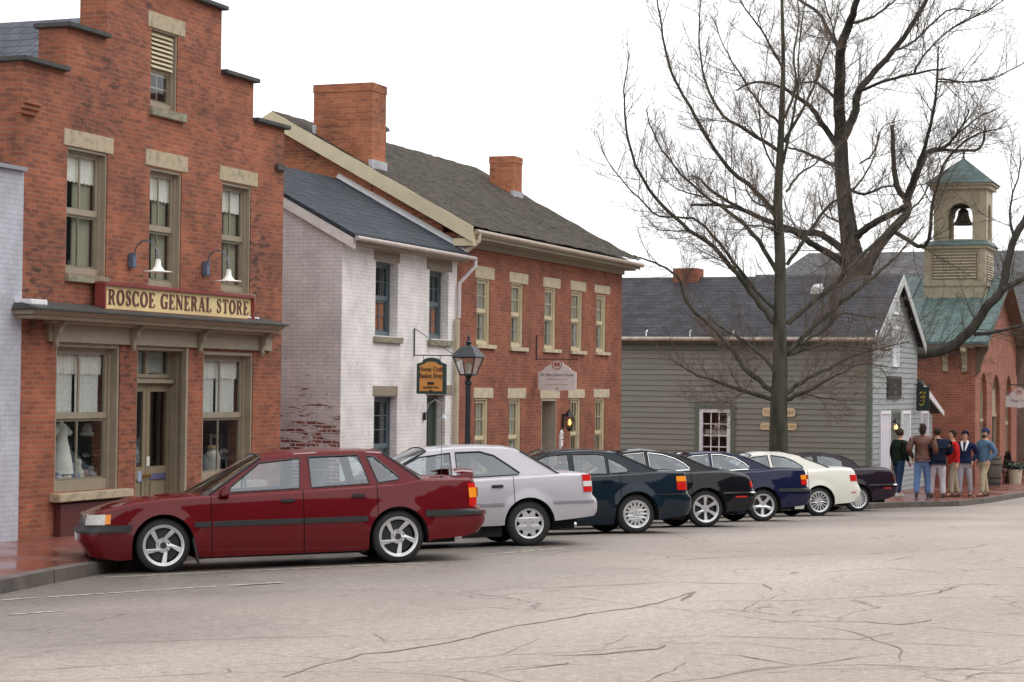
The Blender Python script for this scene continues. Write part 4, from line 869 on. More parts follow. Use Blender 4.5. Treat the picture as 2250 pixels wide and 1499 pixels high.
# the old roof sags and its shingle edge is ragged
NU, NV = 46, 16
for side in (0, 1):
    base = len(b.v)
    for i in range(NU+1):
        uu = B0-.22+(B1+.22-B0+.22)*i/NU
        for j in range(NV+1):
            f = j/NV; yy = (VE2-.08)+(vr2-VE2+.08)*f if side == 0 else vb2-(vb2-vr2)*f; zz = ze+(zr2-ze)*f
            zz += -.05*sin(pi*i/NU)*sin(pi*f)+(random.uniform(-.02, .02) if 0 < j < NV else random.uniform(-.012, .012))
            b.v.append((uu, yy, zz))
    for i in range(NU):
        for j in range(NV): q = base+i*(NV+1)+j; b.f.append((q, q+NV+1, q+NV+2, q+1)); b.m.append(0)
rf = b.build('roof', M['shake'], tav)
b = MB()
for (ya, za, yc, zc) in ((VE2-.08, ze, vr2, zr2), (vr2, zr2, vb2, ze)): b.hexa([(B0-.2, ya, za-.22), (B1+.2, ya, za-.22), (B1+.2, yc, zc-.22), (B0-.2, yc, zc-.22), (B0-.2, ya, za-.15), (B1+.2, ya, za-.15), (B1+.2, yc, zc-.15), (B0-.2, yc, zc-.15)])
b.build('roof_deck', M['taupe'], rf)
b = MB()   # cream rake boards on the near gable
for (ya, za, yc, zc) in ((VE2-.1, ze, vr2, zr2), (vr2, zr2, vb2, ze)):
    b.hexa([(B0-.24, ya, za-.30), (B0-.205, ya, za-.30), (B0-.205, yc, zc-.30), (B0-.24, yc, zc-.30), (B0-.24, ya, za-.01), (B0-.205, ya, za-.01), (B0-.205, yc, zc-.01), (B0-.24, yc, zc-.01)])
    b.hexa([(B0-.20, ya, za-.22), (B0-.003, ya, za-.22), (B0-.003, yc, zc-.22), (B0-.20, yc, zc-.22), (B0-.20, ya, za-.15), (B0-.003, ya, za-.15), (B0-.003, yc, zc-.15), (B0-.20, yc, zc-.15)])
b.box((B0-.20, VE2-.1, ze-.36), (B0-.003, V-.003, ze-.225)); b.build('rake_board', M['cream'], rf)
b = MB(); b.box((B0, VE2+.03, ze-.24), (B1+.2, V-.003, ze-.145)).box((B0, V-.06, ze-.34), (B1, V-.004, ze-.245)); b.build('soffit', M['taupe'], rf)
b = MB(); b.tube([(B0-.16, VE2-.14, ze-.10), (B1+.16, VE2-.14, ze-.12)], .048, 10); b.build('gutter', mat('tan_gutter', (.36,.29,.23), .4, var=.2), rf, smooth=True)
# chimneys
def chimney(parent, x0, x1, ytop, vface_u, label=None, dy=None, ybot=420, m='gable_brick', fl=True, xs=None):
    A = onX(x0, ytop, vface_u); Bq = onX(x1, ytop, vface_u); zt2 = A.z
    du = dy; v1, v0 = A.y, Bq.y
    zb = ze-.1
    b = MB(); b.box((vface_u, v0, zb), (vface_u+du, v1, zt2-.16)); b.box((vface_u-.012, v0-.012, zt2-.157), (vface_u+du+.012, v1+.012, zt2)); 
    c_ = b.build('chimney', M[m], parent, label=label); return v0, v1, zt2, c_
v0, v1, zt2, c_ = chimney(rf, 690, 819, 187, B0-.02, dy=.62, label='big near chimney')
print('chimney', v0, v1, zt2)
zat = ze+(v0-VE2)*sl2
MB().box((B0-.02-.015, v0-.02, zat-.1), (B0+.65, v0+.06, zat+.16)).build('flashing', M['lead'], c_)
MB().box((B0-.03, v1-.06, ze+(v1-VE2)*sl2-.12), (B0+.65, v1+.015, ze+(v1-VE2)*sl2+.16)).build('flashing', M['lead'], c_)
v0, v1, zt2, c_ = chimney(rf, 1076, 1129, 344, B1-1.1, dy=.55, label='small far chimney')
MB().box((B1-1.13, v0-.02, ze+(v0-VE2)*sl2-.1), (B1-.5, v0+.06, ze+(v0-VE2)*sl2+.12)).build('flashing', M['lead'], c_)
print('chimney2', v0, v1, zt2)
MB().tube([(B0+5, vr2, zr2), (B0+5, vr2, zr2+.3)], .02, 6).lathe([(0,.12),(.08,.06),(.1,0),(0,-.02)], (B0+5, vr2, zr2+.24), 'z', 10).build('roof_vent', M['iron'], rf)
for key, (r, li, si) in TR.items():
    cur = [(.12, .5, .05, .97, M['lace2']), (.62, .98, .05, .97, M['lace2'])] if key[0] == 'u' else ([(.1, .4, .02, .97, M['lace2']), (.6, .95, .02, .97, M['lace2'])] if key in ('d0', 'd1') else [(.1, .6, .02, .97, M['lace2'])])
    sash(tav, r, V, M['cream'], set_back=.05, fw=.055, cols=3, rows=(2, 2), mun=.012, lintel=(li, M['pale_stone']), sill=(si, M['pale_stone']) if si else None, curtains=cur)
li = rect(1186, 857, 1229, 876, V); MB().box((li[0], V-.012, li[2]), (li[1], V+.1, li[3])).build('lintel', M['pale_stone'], tav, bevel=.006)
b = MB(); a, c, p_, q_ = rd; b.box((c-.03, V-.01, p_), (c-.003, V+.9, q_-.003)).box((a+.003, V-.0, p_), (a+.03, V+.9, q_-.003)).box((a+.03, V-.0, q_-.04), (c-.03, V+.9, q_-.003)); dfr = b.build('door_frame', mat('beige_reveal', (.40,.36,.29), .5), tav)
b = MB(); b.box((a+.03, V+.84, p_), (c-.03, V+.89, q_-.04)); b.box((a+.15, V+.82, p_+.15), (c-.15, V+.839, p_+.8)).box((a+.15, V+.82, p_+.95), (c-.15, V+.839, q_-.25)); d_ = b.build('door', M['taupe_dk'], tav)
MB().lathe([(0,-.05),(.025,-.045),(.025,-.02),(.01,-.015),(.01,0)], (a+.14, V+.84, p_+.95), 'y', 10).build('handle', M['steel'], d_, smooth=True)
ec = onY(1037, 500, VE2-.14)
xx = B0+.12
pipe('downpipe', [(B0-.02, VE2-.14, ze-.12), (B0-.02, VE2-.14, ze-.26), (B0-.06, VE2+.0, ze-.38), (B0-.10, V-.16, ze-.5), (B0-.12, V-.16, ze-.62), (B0-.12, V-.16, ze-.68)], .045, mat('cream_pipe', (.55,.48,.36), .4, var=.1), 'cream curved rain pipe at the eaves corner of the long brick house', 'drainpipe')
pd = onY(1003, 800, V-.08)
pipe('downpipe', [(pd.x+.03, V-.07, zeave-1.22), (pd.x+.03, V-.07, 1.4), (pd.x+.03, V-.07, -.1)], .05, mat('cream_pipe2', (.50,.43,.31), .4, var=.12), 'straight cream rain pipe running down the joint between the white and brick houses', 'drainpipe')
# white shaped sign with a seal on top
p, q, e = hanging_sign('hanging_sign', 1177, 0, 736, 789, V, .92, 'plain', 'white shaped sign with a round red seal on top hanging over the brick house doorway')
A, B_ = onX(1183, 830, p.x).y, onX(1266, 830, p.x).y; z0, z1, z2 = onX(1224, 858, p.x).z, onX(1224, 818, p.x).z, onX(1224, 806, p.x).z; zt_ = onX(1224, 793, p.x).z
def shaped(A, B_, z0, z1, z2, zt_, n=14):
    c_ = (A+B_)/2; w_ = (A-B_); rr = zt_-z2+.02; L_ = [(A, z0), (A, z1)]+[(A-w_*.08, z1+.02), (A-w_*.14, z1+.05), (A-w_*.2, z2)]
    cz = z2+rr*.25
    L_ += [(c_+w_*.165*cos(a), cz+(zt_-cz)*sin(a)) for a in [radians(10+160*i/n) for i in range(n+1)]]
    L_ += [(B_+w_*.2, z2), (B_+w_*.14, z1+.05), (B_+w_*.08, z1+.02), (B_, z1), (B_, z0), (c_-w_*.09, z0), (c_, z0-.04), (c_+w_*.09, z0)]
    return L_
white_s = mat('white_sign', (.72,.66,.64), .5, var=.05)
bo = MB().slab(shaped(A, B_, z0, z1, z2, zt_), [], fx(p.x-.02), fx(p.x+.02)).build('board', white_s, e, bevel=.004)
MB().tube([(p.x, A-.15, p.z), (p.x, A-.15, z2-.05)], .005, 5).tube([(p.x, B_+.15, p.z), (p.x, B_+.15, z2-.05)], .005, 5).build('hanger', M['iron'], e)
cy = (A+B_)/2; red = mat('seal_red', (.35,.06,.05), .5); cz = (z2+zt_)/2-.01
def seal(parent, x, cy, cz, r):
    b = MB(); b.lathe([(r*.78, 0), (r*.78, -.006), (r*.9, -.006), (r*.9, 0)], (x, cy, cz), 'x', 24)
    for s_ in (-1, 1): b.slab([(cy+s_*r*.08, cz-r*.45), (cy+s_*r*.5, cz-r*.3), (cy+s_*r*.5, cz+r*.1), (cy+s_*r*.25, cz+r*.5), (cy+s_*r*.08, cz+r*.2)], [], fx(x-.006), fx(x))
    b.build('emblem', red, parent)
seal(bo, p.x-.021, cy, cz, .12)
bl = mat('sign_blue', (.06,.07,.14), .6)
for s_, z_, h_, m_ in (('Dr. Maro Johnson House', z1-.08, .085, bl), ('RESTORED BY THE VILLAGE', z1-.16, .045, mat('sign_rose', (.42,.33,.33), .6)), ('A HOUSE OF THE CANAL ERA', z1-.27, .045, mat('sign_rose2', (.42,.33,.33), .6)), ('1833', z1-.35, .045, bl)):
    text(bo, s_, h_, (p.x-.022, cy, z_), DU, UZ, m_, ext=.002, sx=.82)
# lit carriage lantern beside the doorway
def lantern(name, x, y, V_, label, s=1.0, em=6, mode='Y'):
    p = onY(x, y, V_); e = empty(name, (p.x, V_, p.z), label=label, cat='lantern'); y0 = V_-.16*s
    MB().box((p.x-.05*s, V_-.03, p.z-.14*s), (p.x+.05*s, V_-.003, p.z+.16*s)).tube([(p.x, V_-.02, p.z+.1*s), (p.x, y0, p.z+.26*s), (p.x, y0, p.z+.2*s)], .012*s, 6).build('bracket', M['iron'], e)
    b = MB().lathe([(.0,.24*s),(.02*s,.22*s),(.05*s,.20*s),(.10*s,.12*s),(.105*s,.11*s)], (p.x, y0, p.z), 'z', 6)
    for k in range(6): a = 2*pi*k/6; b.tube([(p.x+.095*s*cos(a), y0+.095*s*sin(a), p.z+.11*s), (p.x+.07*s*cos(a), y0+.07*s*sin(a), p.z-.14*s)], .008*s, 4)
    b.lathe([(.07*s,-.14*s),(.06*s,-.17*s),(.02*s,-.2*s),(0,-.22*s)], (p.x, y0, p.z), 'z', 6); b.build('cage', M['iron'], e)
    MB().lathe([(.088*s,.10*s),(.065*s,-.13*s)], (p.x, y0, p.z), 'z', 6).build('pane', M['clear'], e)
    MB().lathe([(0,-.09*s),(.03*s,-.06*s),(.035*s,-.02*s),(.02*s,.03*s),(0,.06*s)], (p.x, y0, p.z), 'z', 10).build('flame', mat('lamp_flame', (.9,.5,.15), .5, emit=(1,.48,.12), es=em), e, smooth=True)
lantern('wall_lantern', 1236, 926, V, 'black carriage lantern glowing amber beside the brick house doorway', 1.0, 3)
# small white notice post
g = None
for k in range(200):
    vv = 12.6
q = onY(1231, 960, 13.4); gzz = sz(q.x, 13.4); e = empty('notice_post', (q.x, 13.4, gzz), label='small white round-topped notice on a post below the amber lantern', cat='sign')
MB().tube([(q.x, 13.4, gzz), (q.x, 13.4, q.z+.05)], .025, 8).build('post', M['white'], e)
zt_, zm_, zb_ = onY(1231, 945, 13.37).z, onY(1231, 965, 13.37).z, onY(1231, 981, 13.37).z; hw = .065
MB().slab([(q.x-hw, zm_), (q.x+hw, zm_), (q.x+hw, zt_-.06)]+[(q.x+hw*cos(pi*i/8), zt_-.06+.06*sin(pi*i/8)) for i in range(1, 9)], [], fy(13.36), fy(13.378)).build('plate', M['white'], e)
MB().box((q.x-hw*.85, 13.36, zb_), (q.x+hw*.85, 13.378, zm_-.02)).build('plate', M['white'], e)
text([o for o in bpy.data.objects if o.parent == e][1], 'P', .10, (q.x, 13.355, zt_-.14), (1, 0, 0), UZ, mat('green_ink', (.08,.2,.1), .6), ext=.002)
# =============================================================== CLAPBOARD COTTAGE
VK = 10.6; UK = onY(1913, 850, VK).x
UKe = onY(2014, 800, VK).x
zk = onY(1930, 744, VK-.15).z; ua = (UK+UKe)/2; za = onY(1980, 604, VK-.2).z
slk = (za-zk)/(ua-(UK-.25)); VKb = 24.0; zkw = zk+.1
print('cottage', UK, UKe, zk, za, slk)
cot = empty('clapboard_cottage', (ua, VK, sz(UK, VK)), label='olive and grey clapboard cottage with a dark shingle roof, gable end to the street', cat='house')
wr = onX(1537, 898, UK); wl_ = onX(1606, 898, UK); wz1 = wr.z; wy1, wy0 = wr.y, wl_.y; wz0 = wz1-1.45
zb_ = sz(UK, 14)-.3
b = MB(); b.slab([(VK, -3), (VKb, -3), (VKb, zkw), (VK, zkw)], [[(wy0, wz0), (wy1, wz0), (wy1, wz1), (wy0, wz1)]], fx(UK), fx(UK+.15))
clap(b, 'X', UK, VK+.10, VKb, zb_, zkw-.12, -1, holes=[(wy0-.12, wy1+.12, wz0-.1, wz1+.14)], pitch=.148)
b.build('wall', M['clap_olive'], cot)
b = MB(); b.slab([(UK+.15, -3), (UKe, -3), (UKe, zkw), (ua, za-.12), (UK+.15, zkw)], [], fy(VK), fy(VK+.15))
b.box((UKe-.15, VK+.15, -3), (UKe, VKb, zkw))
gx = lambda x, y: onY(x, y, VK).x
openings = [(gx(1932,950)-.04, gx(1951,950)+.03, zb_, onY(1940,904,VK).z), (gx(1957,950), gx(1973,950), zb_, onY(1965,908,VK).z), (gx(1979,950)-.04, gx(1995,950)+.03, onY(1985,985,VK).z, onY(1985,904,VK).z)]
def edge(z):
    if z < zkw: return (UK+.1, UKe)
    f = (z-zkw)/(za-.12-zkw); return (UK+.1+(ua-UK-.1)*f, UKe-(UKe-ua)*f)
clap(b, 'Y', VK, UK+.1, UKe, zb_, za-.2, -1, holes=openings, pitch=.148, edge=edge)
b.build('wall', M['clap_grey'], cot)
b = MB(); b.box((UK-.045, VK-.045, zb_), (UK+.10, VK-.0005, zkw-.05)).box((UK-.045, VK+.0005, zb_), (UK-.0005, VK+.10, zkw-.05)); b.build('corner_board', M['green_trim'], cot)
b = MB()
for (xa, z0_, xc, z1_) in ((UK-.25, zk, ua, za), (2*ua-UK+.25, zk, ua, za)):
    lo, hi = (xa, xc) if xa < xc else (xc, xa); zl, zh = (z0_, z1_) if xa < xc else (z1_, z0_)
    b.hexa([(lo, VK-.22, zl-.07), (hi, VK-.22, zh-.07), (hi, VKb+.2, zh-.07), (lo, VKb+.2, zl-.07), (lo, VK-.22, zl), (hi, VK-.22, zh), (hi, VKb+.2, zh), (lo, VKb+.2, zl)])
rf = b.build('roof', M['asphalt_shingle'], cot)
b = MB()
for (xa, xc) in ((UK-.25, ua), (2*ua-UK+.25, ua)):
    lo, hi = (xa, xc) if xa < xc else (xc, xa); zl, zh = (zk, za) if xa < xc else (za, zk)
    b.hexa([(lo, VK-.25, zl-.26), (hi, VK-.25, zh-.26), (hi, VK-.225, zh-.26), (lo, VK-.225, zl-.26), (lo, VK-.25, zl+.012), (hi, VK-.25, zh+.012), (hi, VK-.225, zh+.012), (lo, VK-.225, zl+.012)])
b.build('rake_board', mat('pale_trim', (.45,.47,.46), .5), rf)
MB().box((UK-.22, VK-.18, zk-.16), (UK-.003, VKb, zk-.05)).box((UK-.06, VK+.1, zk-.34), (UK-.004, VKb, zk-.165)).build('soffit', M['green_trim'], rf)
MB().tube([(UK-.32, VK-.2, zk-.05), (UK-.32, VKb, zk-.04)], .055, 10).build('gutter', mat('pinkish_gutter', (.42,.33,.28), .4, var=.25), rf, smooth=True)
MB().box((UK-.27, VK-.2, zk+.012), (UK-.14, VKb, zk+.03)).build('drip_edge', mat('verdigris_edge', (.25,.32,.29), .5), rf)
for x_, y_ in ((1420, 742), (1516, 742), (1611, 742), (1925, 745)):
    q = onX(x_, y_, UK-.2); MB().tube([(UK-.22, q.y, zk+.01), (UK-.2, q.y, zk+.16), (UK-.1, q.y, zk+.2)], .018, 5).build('snow_guard', M['white'], rf)
q0, q1 = onX(1533, 589, ua-.35), onX(1479, 589, ua-.35)
c_ = MB().box((ua-.35, q0.y, za-.9), (ua+.3, q1.y, q0.z)).build('chimney', M['tavern_brick'], rf)
MB().box((ua-.52, q0.y-.1, za-.52), (ua-.351, q1.y+.2, za-.36)).build('flashing', M['lead'], c_)
q0, q1 = onX(1807, 633, ua-1.0), onX(1782, 633, ua-1.0); zz_ = zk+slk*(ua-1.0-(UK-.25))
MB().hexa([(ua-1.15, q0.y, zz_-.1), (ua-.75, q0.y, zz_+.1), (ua-.75, q1.y, zz_+.1), (ua-1.15, q1.y, zz_-.1), (ua-1.15, q0.y+.05, zz_+.12), (ua-.75, q0.y+.05, zz_+.24), (ua-.75, q1.y-.05, zz_+.24), (ua-1.15, q1.y-.05, zz_+.12)]).build('roof_vent', M['white'], rf, bevel=.02)
# side window: green casing, white frame, twelve lights
b = MB(); gt = .10
yo0, yo1 = wy0-.12, wy1+.12
b.box((UK-.05, yo0, wz0-.1), (UK-.001, wy0-.0, wz1+.14)).box((UK-.05, wy1, wz0-.1), (UK-.001, yo1, wz1+.14)).box((UK-.055, yo0-.03, wz1+.0), (UK-.002, yo1+.03, wz1+.1)).box((UK-.08, yo0-.03, wz0-.14), (UK-.002, yo1+.03, wz0-.002))
win = b.build('window', M['green_trim'], cot)
b = MB(); f = .10; b.box((UK-.035, wy0+.002, wz0), (UK+.06, wy0+f, wz1-.002)).box((UK-.035, wy1-f, wz0), (UK+.06, wy1-.002, wz1-.002)).box((UK-.035, wy0+f, wz1-f), (UK+.06, wy1-f, wz1-.002)).box((UK-.035, wy0+f, wz0), (UK+.06, wy1-f, wz0+f))
for k in (1, 2): y_ = wy0+f+(wy1-wy0-2*f)*k/3; b.box((UK+.0, y_-.014, wz0+f), (UK+.03, y_+.014, wz1-f))
for k in (1, 2, 3): z_ = wz0+f+(wz1-wz0-2*f)*k/4; b.box((UK+.002, wy0+f, z_-.014), (UK+.028, wy1-f, z_+.014))
b.build('frame', M['white'], win); MB().quad((UK+.015, wy0+f, wz0+f), (UK+.015, wy1-f, wz0+f), (UK+.015, wy1-f, wz1-f), (UK+.015, wy0+f, wz1-f)).build('pane', M['glass'], win)
MB().box((UK+1.2, VK+.3, -3), (UK+1.3, VKb, zkw)).build('room', M['room'], cot)
qq = onX(1575, 935, UK+.12); MB().box((UK+.10, qq.y-.06, qq.z-.09), (UK+.105, qq.y+.06, qq.z+.07)).build('notice', mat('cream_card', (.6,.52,.4), .7), win)
b = MB()
for k in range(9): b.lathe([(0,0),(.035,.0),(.05,.07),(.03,.12+.02*(k%3)),(0,.14+.02*(k%3))], (UK+.16, wy0+f+.05+(wy1-wy0-2*f-.1)*k/8, wz1-.72), 'z', 8)
b.build('ornaments', mat('pale_ware', (.55,.52,.48), .5), win)
MB().box((UK+.08, wy0, wz1-.76), (UK+.3, wy1, wz1-.725)).build('shelf', M['white'], win)
# gable end: attic louvre, upper sash, doorway between white sidelights
def casing(x0, y0, x1, y1, m_, name, deep=.04, pane=None, label=None):
    r = rect(x0, y0, x1, y1, VK); b = MB(); f = min(.09, (r[1]-r[0])*.22)
    b.box((r[0], VK-.07, r[2]), (r[0]+f, VK-.001, r[3])).box((r[1]-f, VK-.07, r[2]), (r[1], VK-.001, r[3])).box((r[0]+f, VK-.07, r[3]-f), (r[1]-f, VK-.001, r[3])).box((r[0]+f, VK-.07, r[2]), (r[1]-f, VK-.001, r[2]+f*.8))
    o = b.build(name, m_, cot, label=label)
    if pane: MB().box((r[0]+f, VK-.045, r[2]+f*.8), (r[1]-f, VK-.035, r[3]-f)).build('pane', pane, o)
    return r, o
pan = mat('pale_curtained_pane', (.50,.54,.60), .15, var=.15, vs=2)
casing(1959, 653, 1971, 690, M['white'], 'louvre', pane=M['clap_grey'])
casing(1958, 715, 1971, 806, M['white'], 'window', pane=pan)
r1, o = casing(1931, 903, 1952, 1078, M['white'], 'door', pane=mat('white_door_panel', (.62,.62,.70), .5, var=.05), label='white panelled door')
casing(1978, 903, 1996, 985, M['white'], 'window', pane=pan)
r = rect(1957, 908, 1973, 1078, VK); b = MB(); b.box((r[0]-.1, VK-.05, r[2]), (r[0], VK-.001, r[3]+.08)).box((r[1], VK-.05, r[2]), (r[1]+.1, VK-.001, r[3]+.08)).box((r[0], VK-.05, r[3]), (r[1], VK-.001, r[3]+.08)); b.build('door_frame', M['green_trim'], cot)
MB().box((r[0], VK-.035, r[2]), (r[1], VK-.03, r[3])).build('door', mat('doorway_shade', (.018,.022,.02), .3), cot, label='dark open doorway between the white side windows')  # near-black panel stands in for the shade inside the open doorway
# lean-to with its own little roof on the far side
L0, L1 = UKe, onY(2047, 930, VK+.02).x; lz0, lz1 = onY(2066, 905, VK-.1).z, onY(2031, 845, VK-.1).z
L1r = onY(2068, 905, VK-.1).x; L0r = onY(2024, 835, VK-.1).x; lzz = onY(2024, 835, VK-.1).z
b = MB(); b.slab([(L0+.003, -3), (L1, -3), (L1, lz0-.1), (L0+.003, lzz-.35)], [], fy(VK+.02), fy(VK+.15)); clap(b, 'Y', VK+.02, L0+.01, L1, zb_, lz0-.1, -1, holes=[], pitch=.148); b.box((L1-.12, VK+.15, -3), (L1, VK+5, lz0-.12)); b.build('lean_to_wall', M['clap_grey'], cot)
b = MB(); b.hexa([(L0+.0, VK-.15, lzz-.06), (L1r, VK-.15, lz0-.06), (L1r, VK+5, lz0-.06), (L0, VK+5, lzz-.06), (L0, VK-.15, lzz), (L1r, VK-.15, lz0), (L1r, VK+5, lz0), (L0, VK+5, lzz)]); lr = b.build('lean_to_roof', M['copper'], cot)
b = MB(); b.hexa([(L0+.3, VK-.2, lzz-.32), (L1r, VK-.2, lz0-.14), (L1r, VK-.155, lz0-.14), (L0+.3, VK-.155, lzz-.32), (L0+.3, VK-.2, lzz-.12), (L1r, VK-.2, lz0+.01), (L1r, VK-.155, lz0+.01), (L0+.3, VK-.155, lzz-.12)]); b.build('rake_board', M['white'], lr)
r = rect(2020, 903, 2035, 985, VK+.02); f = .08; MB().box((r[0], VK-.06, r[2]), (r[0]+f, VK+.019, r[3])).box((r[1]-f, VK-.06, r[2]), (r[1], VK+.019, r[3])).box((r[0]+f, VK-.06, r[3]-f), (r[1]-f, VK+.019, r[3])).build('window', M['white'], cot)
MB().box((r[0]+f, VK-.04, r[2]), (r[1]-f, VK-.03, r[3]-f)).build('pane', pan, [o for o in bpy.data.objects if o.parent == cot and o.name.startswith('window')][-1])
# plaque
r = rect(1951, 826, 1980, 876, VK-.05); e = empty('wall_plaque', ((r[0]+r[1])/2, VK, r[2]), label='dark bronze plaque on the grey gable above the cottage doorway', cat='plaque')
MB().box((r[0], VK-.07, r[2]), (r[1], VK-.03, r[3])).build('backing', mat('plaque_frame', (.05,.035,.03), .5), e, bevel=.01)
pl = MB().box((r[0]+.08, VK-.078, r[2]+.08), (r[1]-.08, VK-.07, r[3]-.08)).build('face', mat('bronze_face', (.025,.025,.025), .7, var=.3, spec=.2), e)
for k, t_ in enumerate(('TIN', 'SMITH', 'SHOP')): text(pl, t_, .14, ((r[0]+r[1])/2, VK-.079, r[3]-.32-.2*k), (1, 0, 0), UZ, mat('bronze_letters', (.16,.14,.09), .4), ext=.002, sx=1.2)
lantern('wall_lantern', 1958, 937, VK-.03, 'small brass lantern glowing yellow beside the dark cottage doorway', .9, 9)
# dark green flag-like sign with a gold letter
p = onY(2009, 852, VK); e = empty('hanging_sign', (p.x, VK, p.z), label='dark green rectangular sign with a gold blackletter F at the cottage corner', cat='sign')
A, B_ = VK-.06, onX(2042, 875, p.x).y; z1, z0 = onX(2025, 850, p.x).z, onX(2025, 903, p.x).z
MB().tube([(p.x, VK-.002, z1+.05), (p.x, B_-.05, z1+.05)], .018, 6).build('bracket', M['iron'], e)
bo = MB().box((p.x-.02, B_, z0), (p.x+.02, A, z1)).build('board', mat('bottle_green', (.008,.022,.02), .4), e, bevel=.005)
gold = mat('gold_paint', (.42,.30,.05), .4, metal=.3); cy = (A+B_)/2; w_ = (A-B_)
b = MB(); X0, X1 = p.x-.028, p.x-.0205
def gl(pts): b.slab([(cy-w_*q[0], z0+(z1-z0)*q[1]) for q in pts], [], fx(X0), fx(X1))
gl([(-.08,.80),(.02,.72),(.05,.72),(.05,.36),(-.02,.28),(-.14,.26),(-.22,.32),(-.26,.27),(-.14,.20),(.0,.22),(.13,.34),(.13,.74),(.02,.80)]); gl([(-.24,.76),(-.10,.81),(.06,.76),(.20,.80),(.26,.83),(.22,.73),(.08,.70),(-.08,.745),(-.2,.70)])
gl([(-.18,.58),(-.06,.62),(.05,.57),(.2,.60),(.22,.55),(.06,.51),(-.06,.555),(-.16,.52)]); gl([(-.14,.44),(-.05,.46),(-.05,.42),(-.14,.39)]); b.build('lettering', gold, bo)
# two small routed signs on the long wall
for (x0, x1, y0, y1, t1, t2, lab) in ((1675,1747,896,915,'TOY','ART','upper of the two cream routed signs on the olive wall behind the tree'), (1671,1750,929,944,'DOLLS','HOME','lower, slimmer cream routed sign on the olive wall behind the tree')):
    a_, c_ = onX(x0, (y0+y1)/2, UK-.05), onX(x1, (y0+y1)/2, UK-.05); z1, z0 = onX(x0, y0, UK-.05).z, onX(x0, y1, UK-.05).z; rr = (z1-z0)*.35
    ol = []
    for (cy_, cz_, s_) in ((a_.y-rr, z0+rr, 180), (a_.y-rr, z1-rr, 90), (c_.y+rr, z1-rr, 0), (c_.y+rr, z0+rr, -90)):
        for k in range(5): an = radians(s_+90-(k*22.5) if False else s_-k*22.5+90); ol.append((cy_-rr*cos(an+pi/2-pi/2)*1.0 if False else cy_+rr*(-cos(an)), cz_+rr*sin(an)))
    cx0, cz0 = (a_.y+c_.y)/2, (z0+z1)/2
    ol = sorted(set((round(p_[0], 5), round(p_[1], 5)) for p_ in ol), key=lambda p_: atan2((p_[1]-cz0)*6, p_[0]-cx0))
    o = MB().slab(ol, [], fx(UK-.06), fx(UK-.032)).build('routed_sign', mat('cream_sign', (.72,.58,.36), .5, var=.1))
    tag(o, label=lab, cat='sign', group='cream routed signs on the olive wall')
    txt = mat('brown_ink', (.25,.13,.06), .6)
    text(o, t1, (z1-z0)*.6, (UK-.0605, a_.y-.03, z0+(z1-z0)*.28), DU, UZ, txt, align='LEFT', ext=.002, sx=.8); text(o, t2, (z1-z0)*.6, (UK-.0605, c_.y+.03, z0+(z1-z0)*.28), DU, UZ, txt, align='RIGHT', ext=.002, sx=.8)

# =============================================================== BRICK HALL WITH BELFRY
VH = 9.55; UH = onY(2143, 850, VH).x; UHe = onY(2234, 900, VH).x; um = onY(2206, 700, VH).x
hall = empty('brick_hall', ((UH+UHe)/2, VH, sz(UH, VH)), label='red brick hall with a green copper roof, arched openings and a bell tower', cat='hall')
EO = .45; zh = onY(2172, 751, VH-EO).z
pkh = onY(2226, 598, VH-EO); slh = None
uR = pkh.x; zR = pkh.z; Ue = onY(2172, 751, VH-EO).x
print('hall', UH, UHe, um, 'eave', Ue, zh, 'ridge', uR, zR)
uR = (UH+UHe)/2; zR = zh+(pkh.z-zh)/(pkh.x-Ue)*(uR-Ue); VHb = VH+13
A1, A2, A3 = rect(2154.5, 818, 2168, 1030, VH), rect(2180.5, 822, 2197, 1062, VH), rect(2210, 825, 2222, 1035, VH)
A2 = (A2[0], A2[1], sz(A2[0], VH)+.02, A2[3])
def rake(u): return zh+(zR-zh)*(1-abs(u-uR)/(uR-Ue))-.12
b = MB().slab([(UH, -4), (UHe, -4), (UHe, rake(UHe)), (uR, rake(uR)), (UH, rake(UH))], [arch_poly(A1), arch_poly(A2), arch_poly(A3)], fy(VH), fy(VH+.35))
b.box((UH, VH+.35, -4), (UH+.35, VHb, rake(UH))).box((UHe-.35, VH+.35, -4), (UHe, VHb, rake(UH))); b.build('wall', M['church_brick'], hall)
MB().box((UH+.35, VH+1.0, -4), (UHe-.35, VH+1.1, rake(UH))).build('room', M['room'], hall)
b = MB()
for lo, hi, zl, zh_ in ((Ue, uR, zh, zR), (uR, 2*uR-Ue, zR, zh)):
    b.hexa([(lo, VH-EO, zl-.08), (hi, VH-EO, zh_-.08), (hi, VHb, zh_-.08), (lo, VHb, zl-.08), (lo, VH-EO, zl), (hi, VH-EO, zh_), (hi, VHb, zh_), (lo, VHb, zl)])
v_ = VH-EO+.02
while v_ < VHb-.1:    # standing seams
    for lo, hi, zl, zh_ in ((Ue, uR, zh, zR), (uR, 2*uR-Ue, zR, zh)): b.hexa([(lo, v_, zl+.001), (hi, v_, zh_+.001), (hi, v_+.03, zh_+.001), (lo, v_+.03, zl+.001), (lo, v_, zl+.045), (hi, v_, zh_+.045), (hi, v_+.03, zh_+.045), (lo, v_+.03, zl+.045)])
    v_ += .50
rf = b.build('roof', M['copper'], hall)
brn = mat('brown_eaves', (.13,.085,.055), .6, var=.2)
b = MB()
for lo, hi, zl, zh_ in ((Ue, uR, zh, zR), (uR, 2*uR-Ue, zR, zh)):
    b.hexa([(lo, VH-EO, zl-.16), (hi, VH-EO, zh_-.16), (hi, VH-.003, zh_-.16), (lo, VH-.003, zl-.16), (lo, VH-EO, zl-.085), (hi, VH-EO, zh_-.085), (hi, VH-.003, zh_-.085), (lo, VH-.003, zl-.085)])
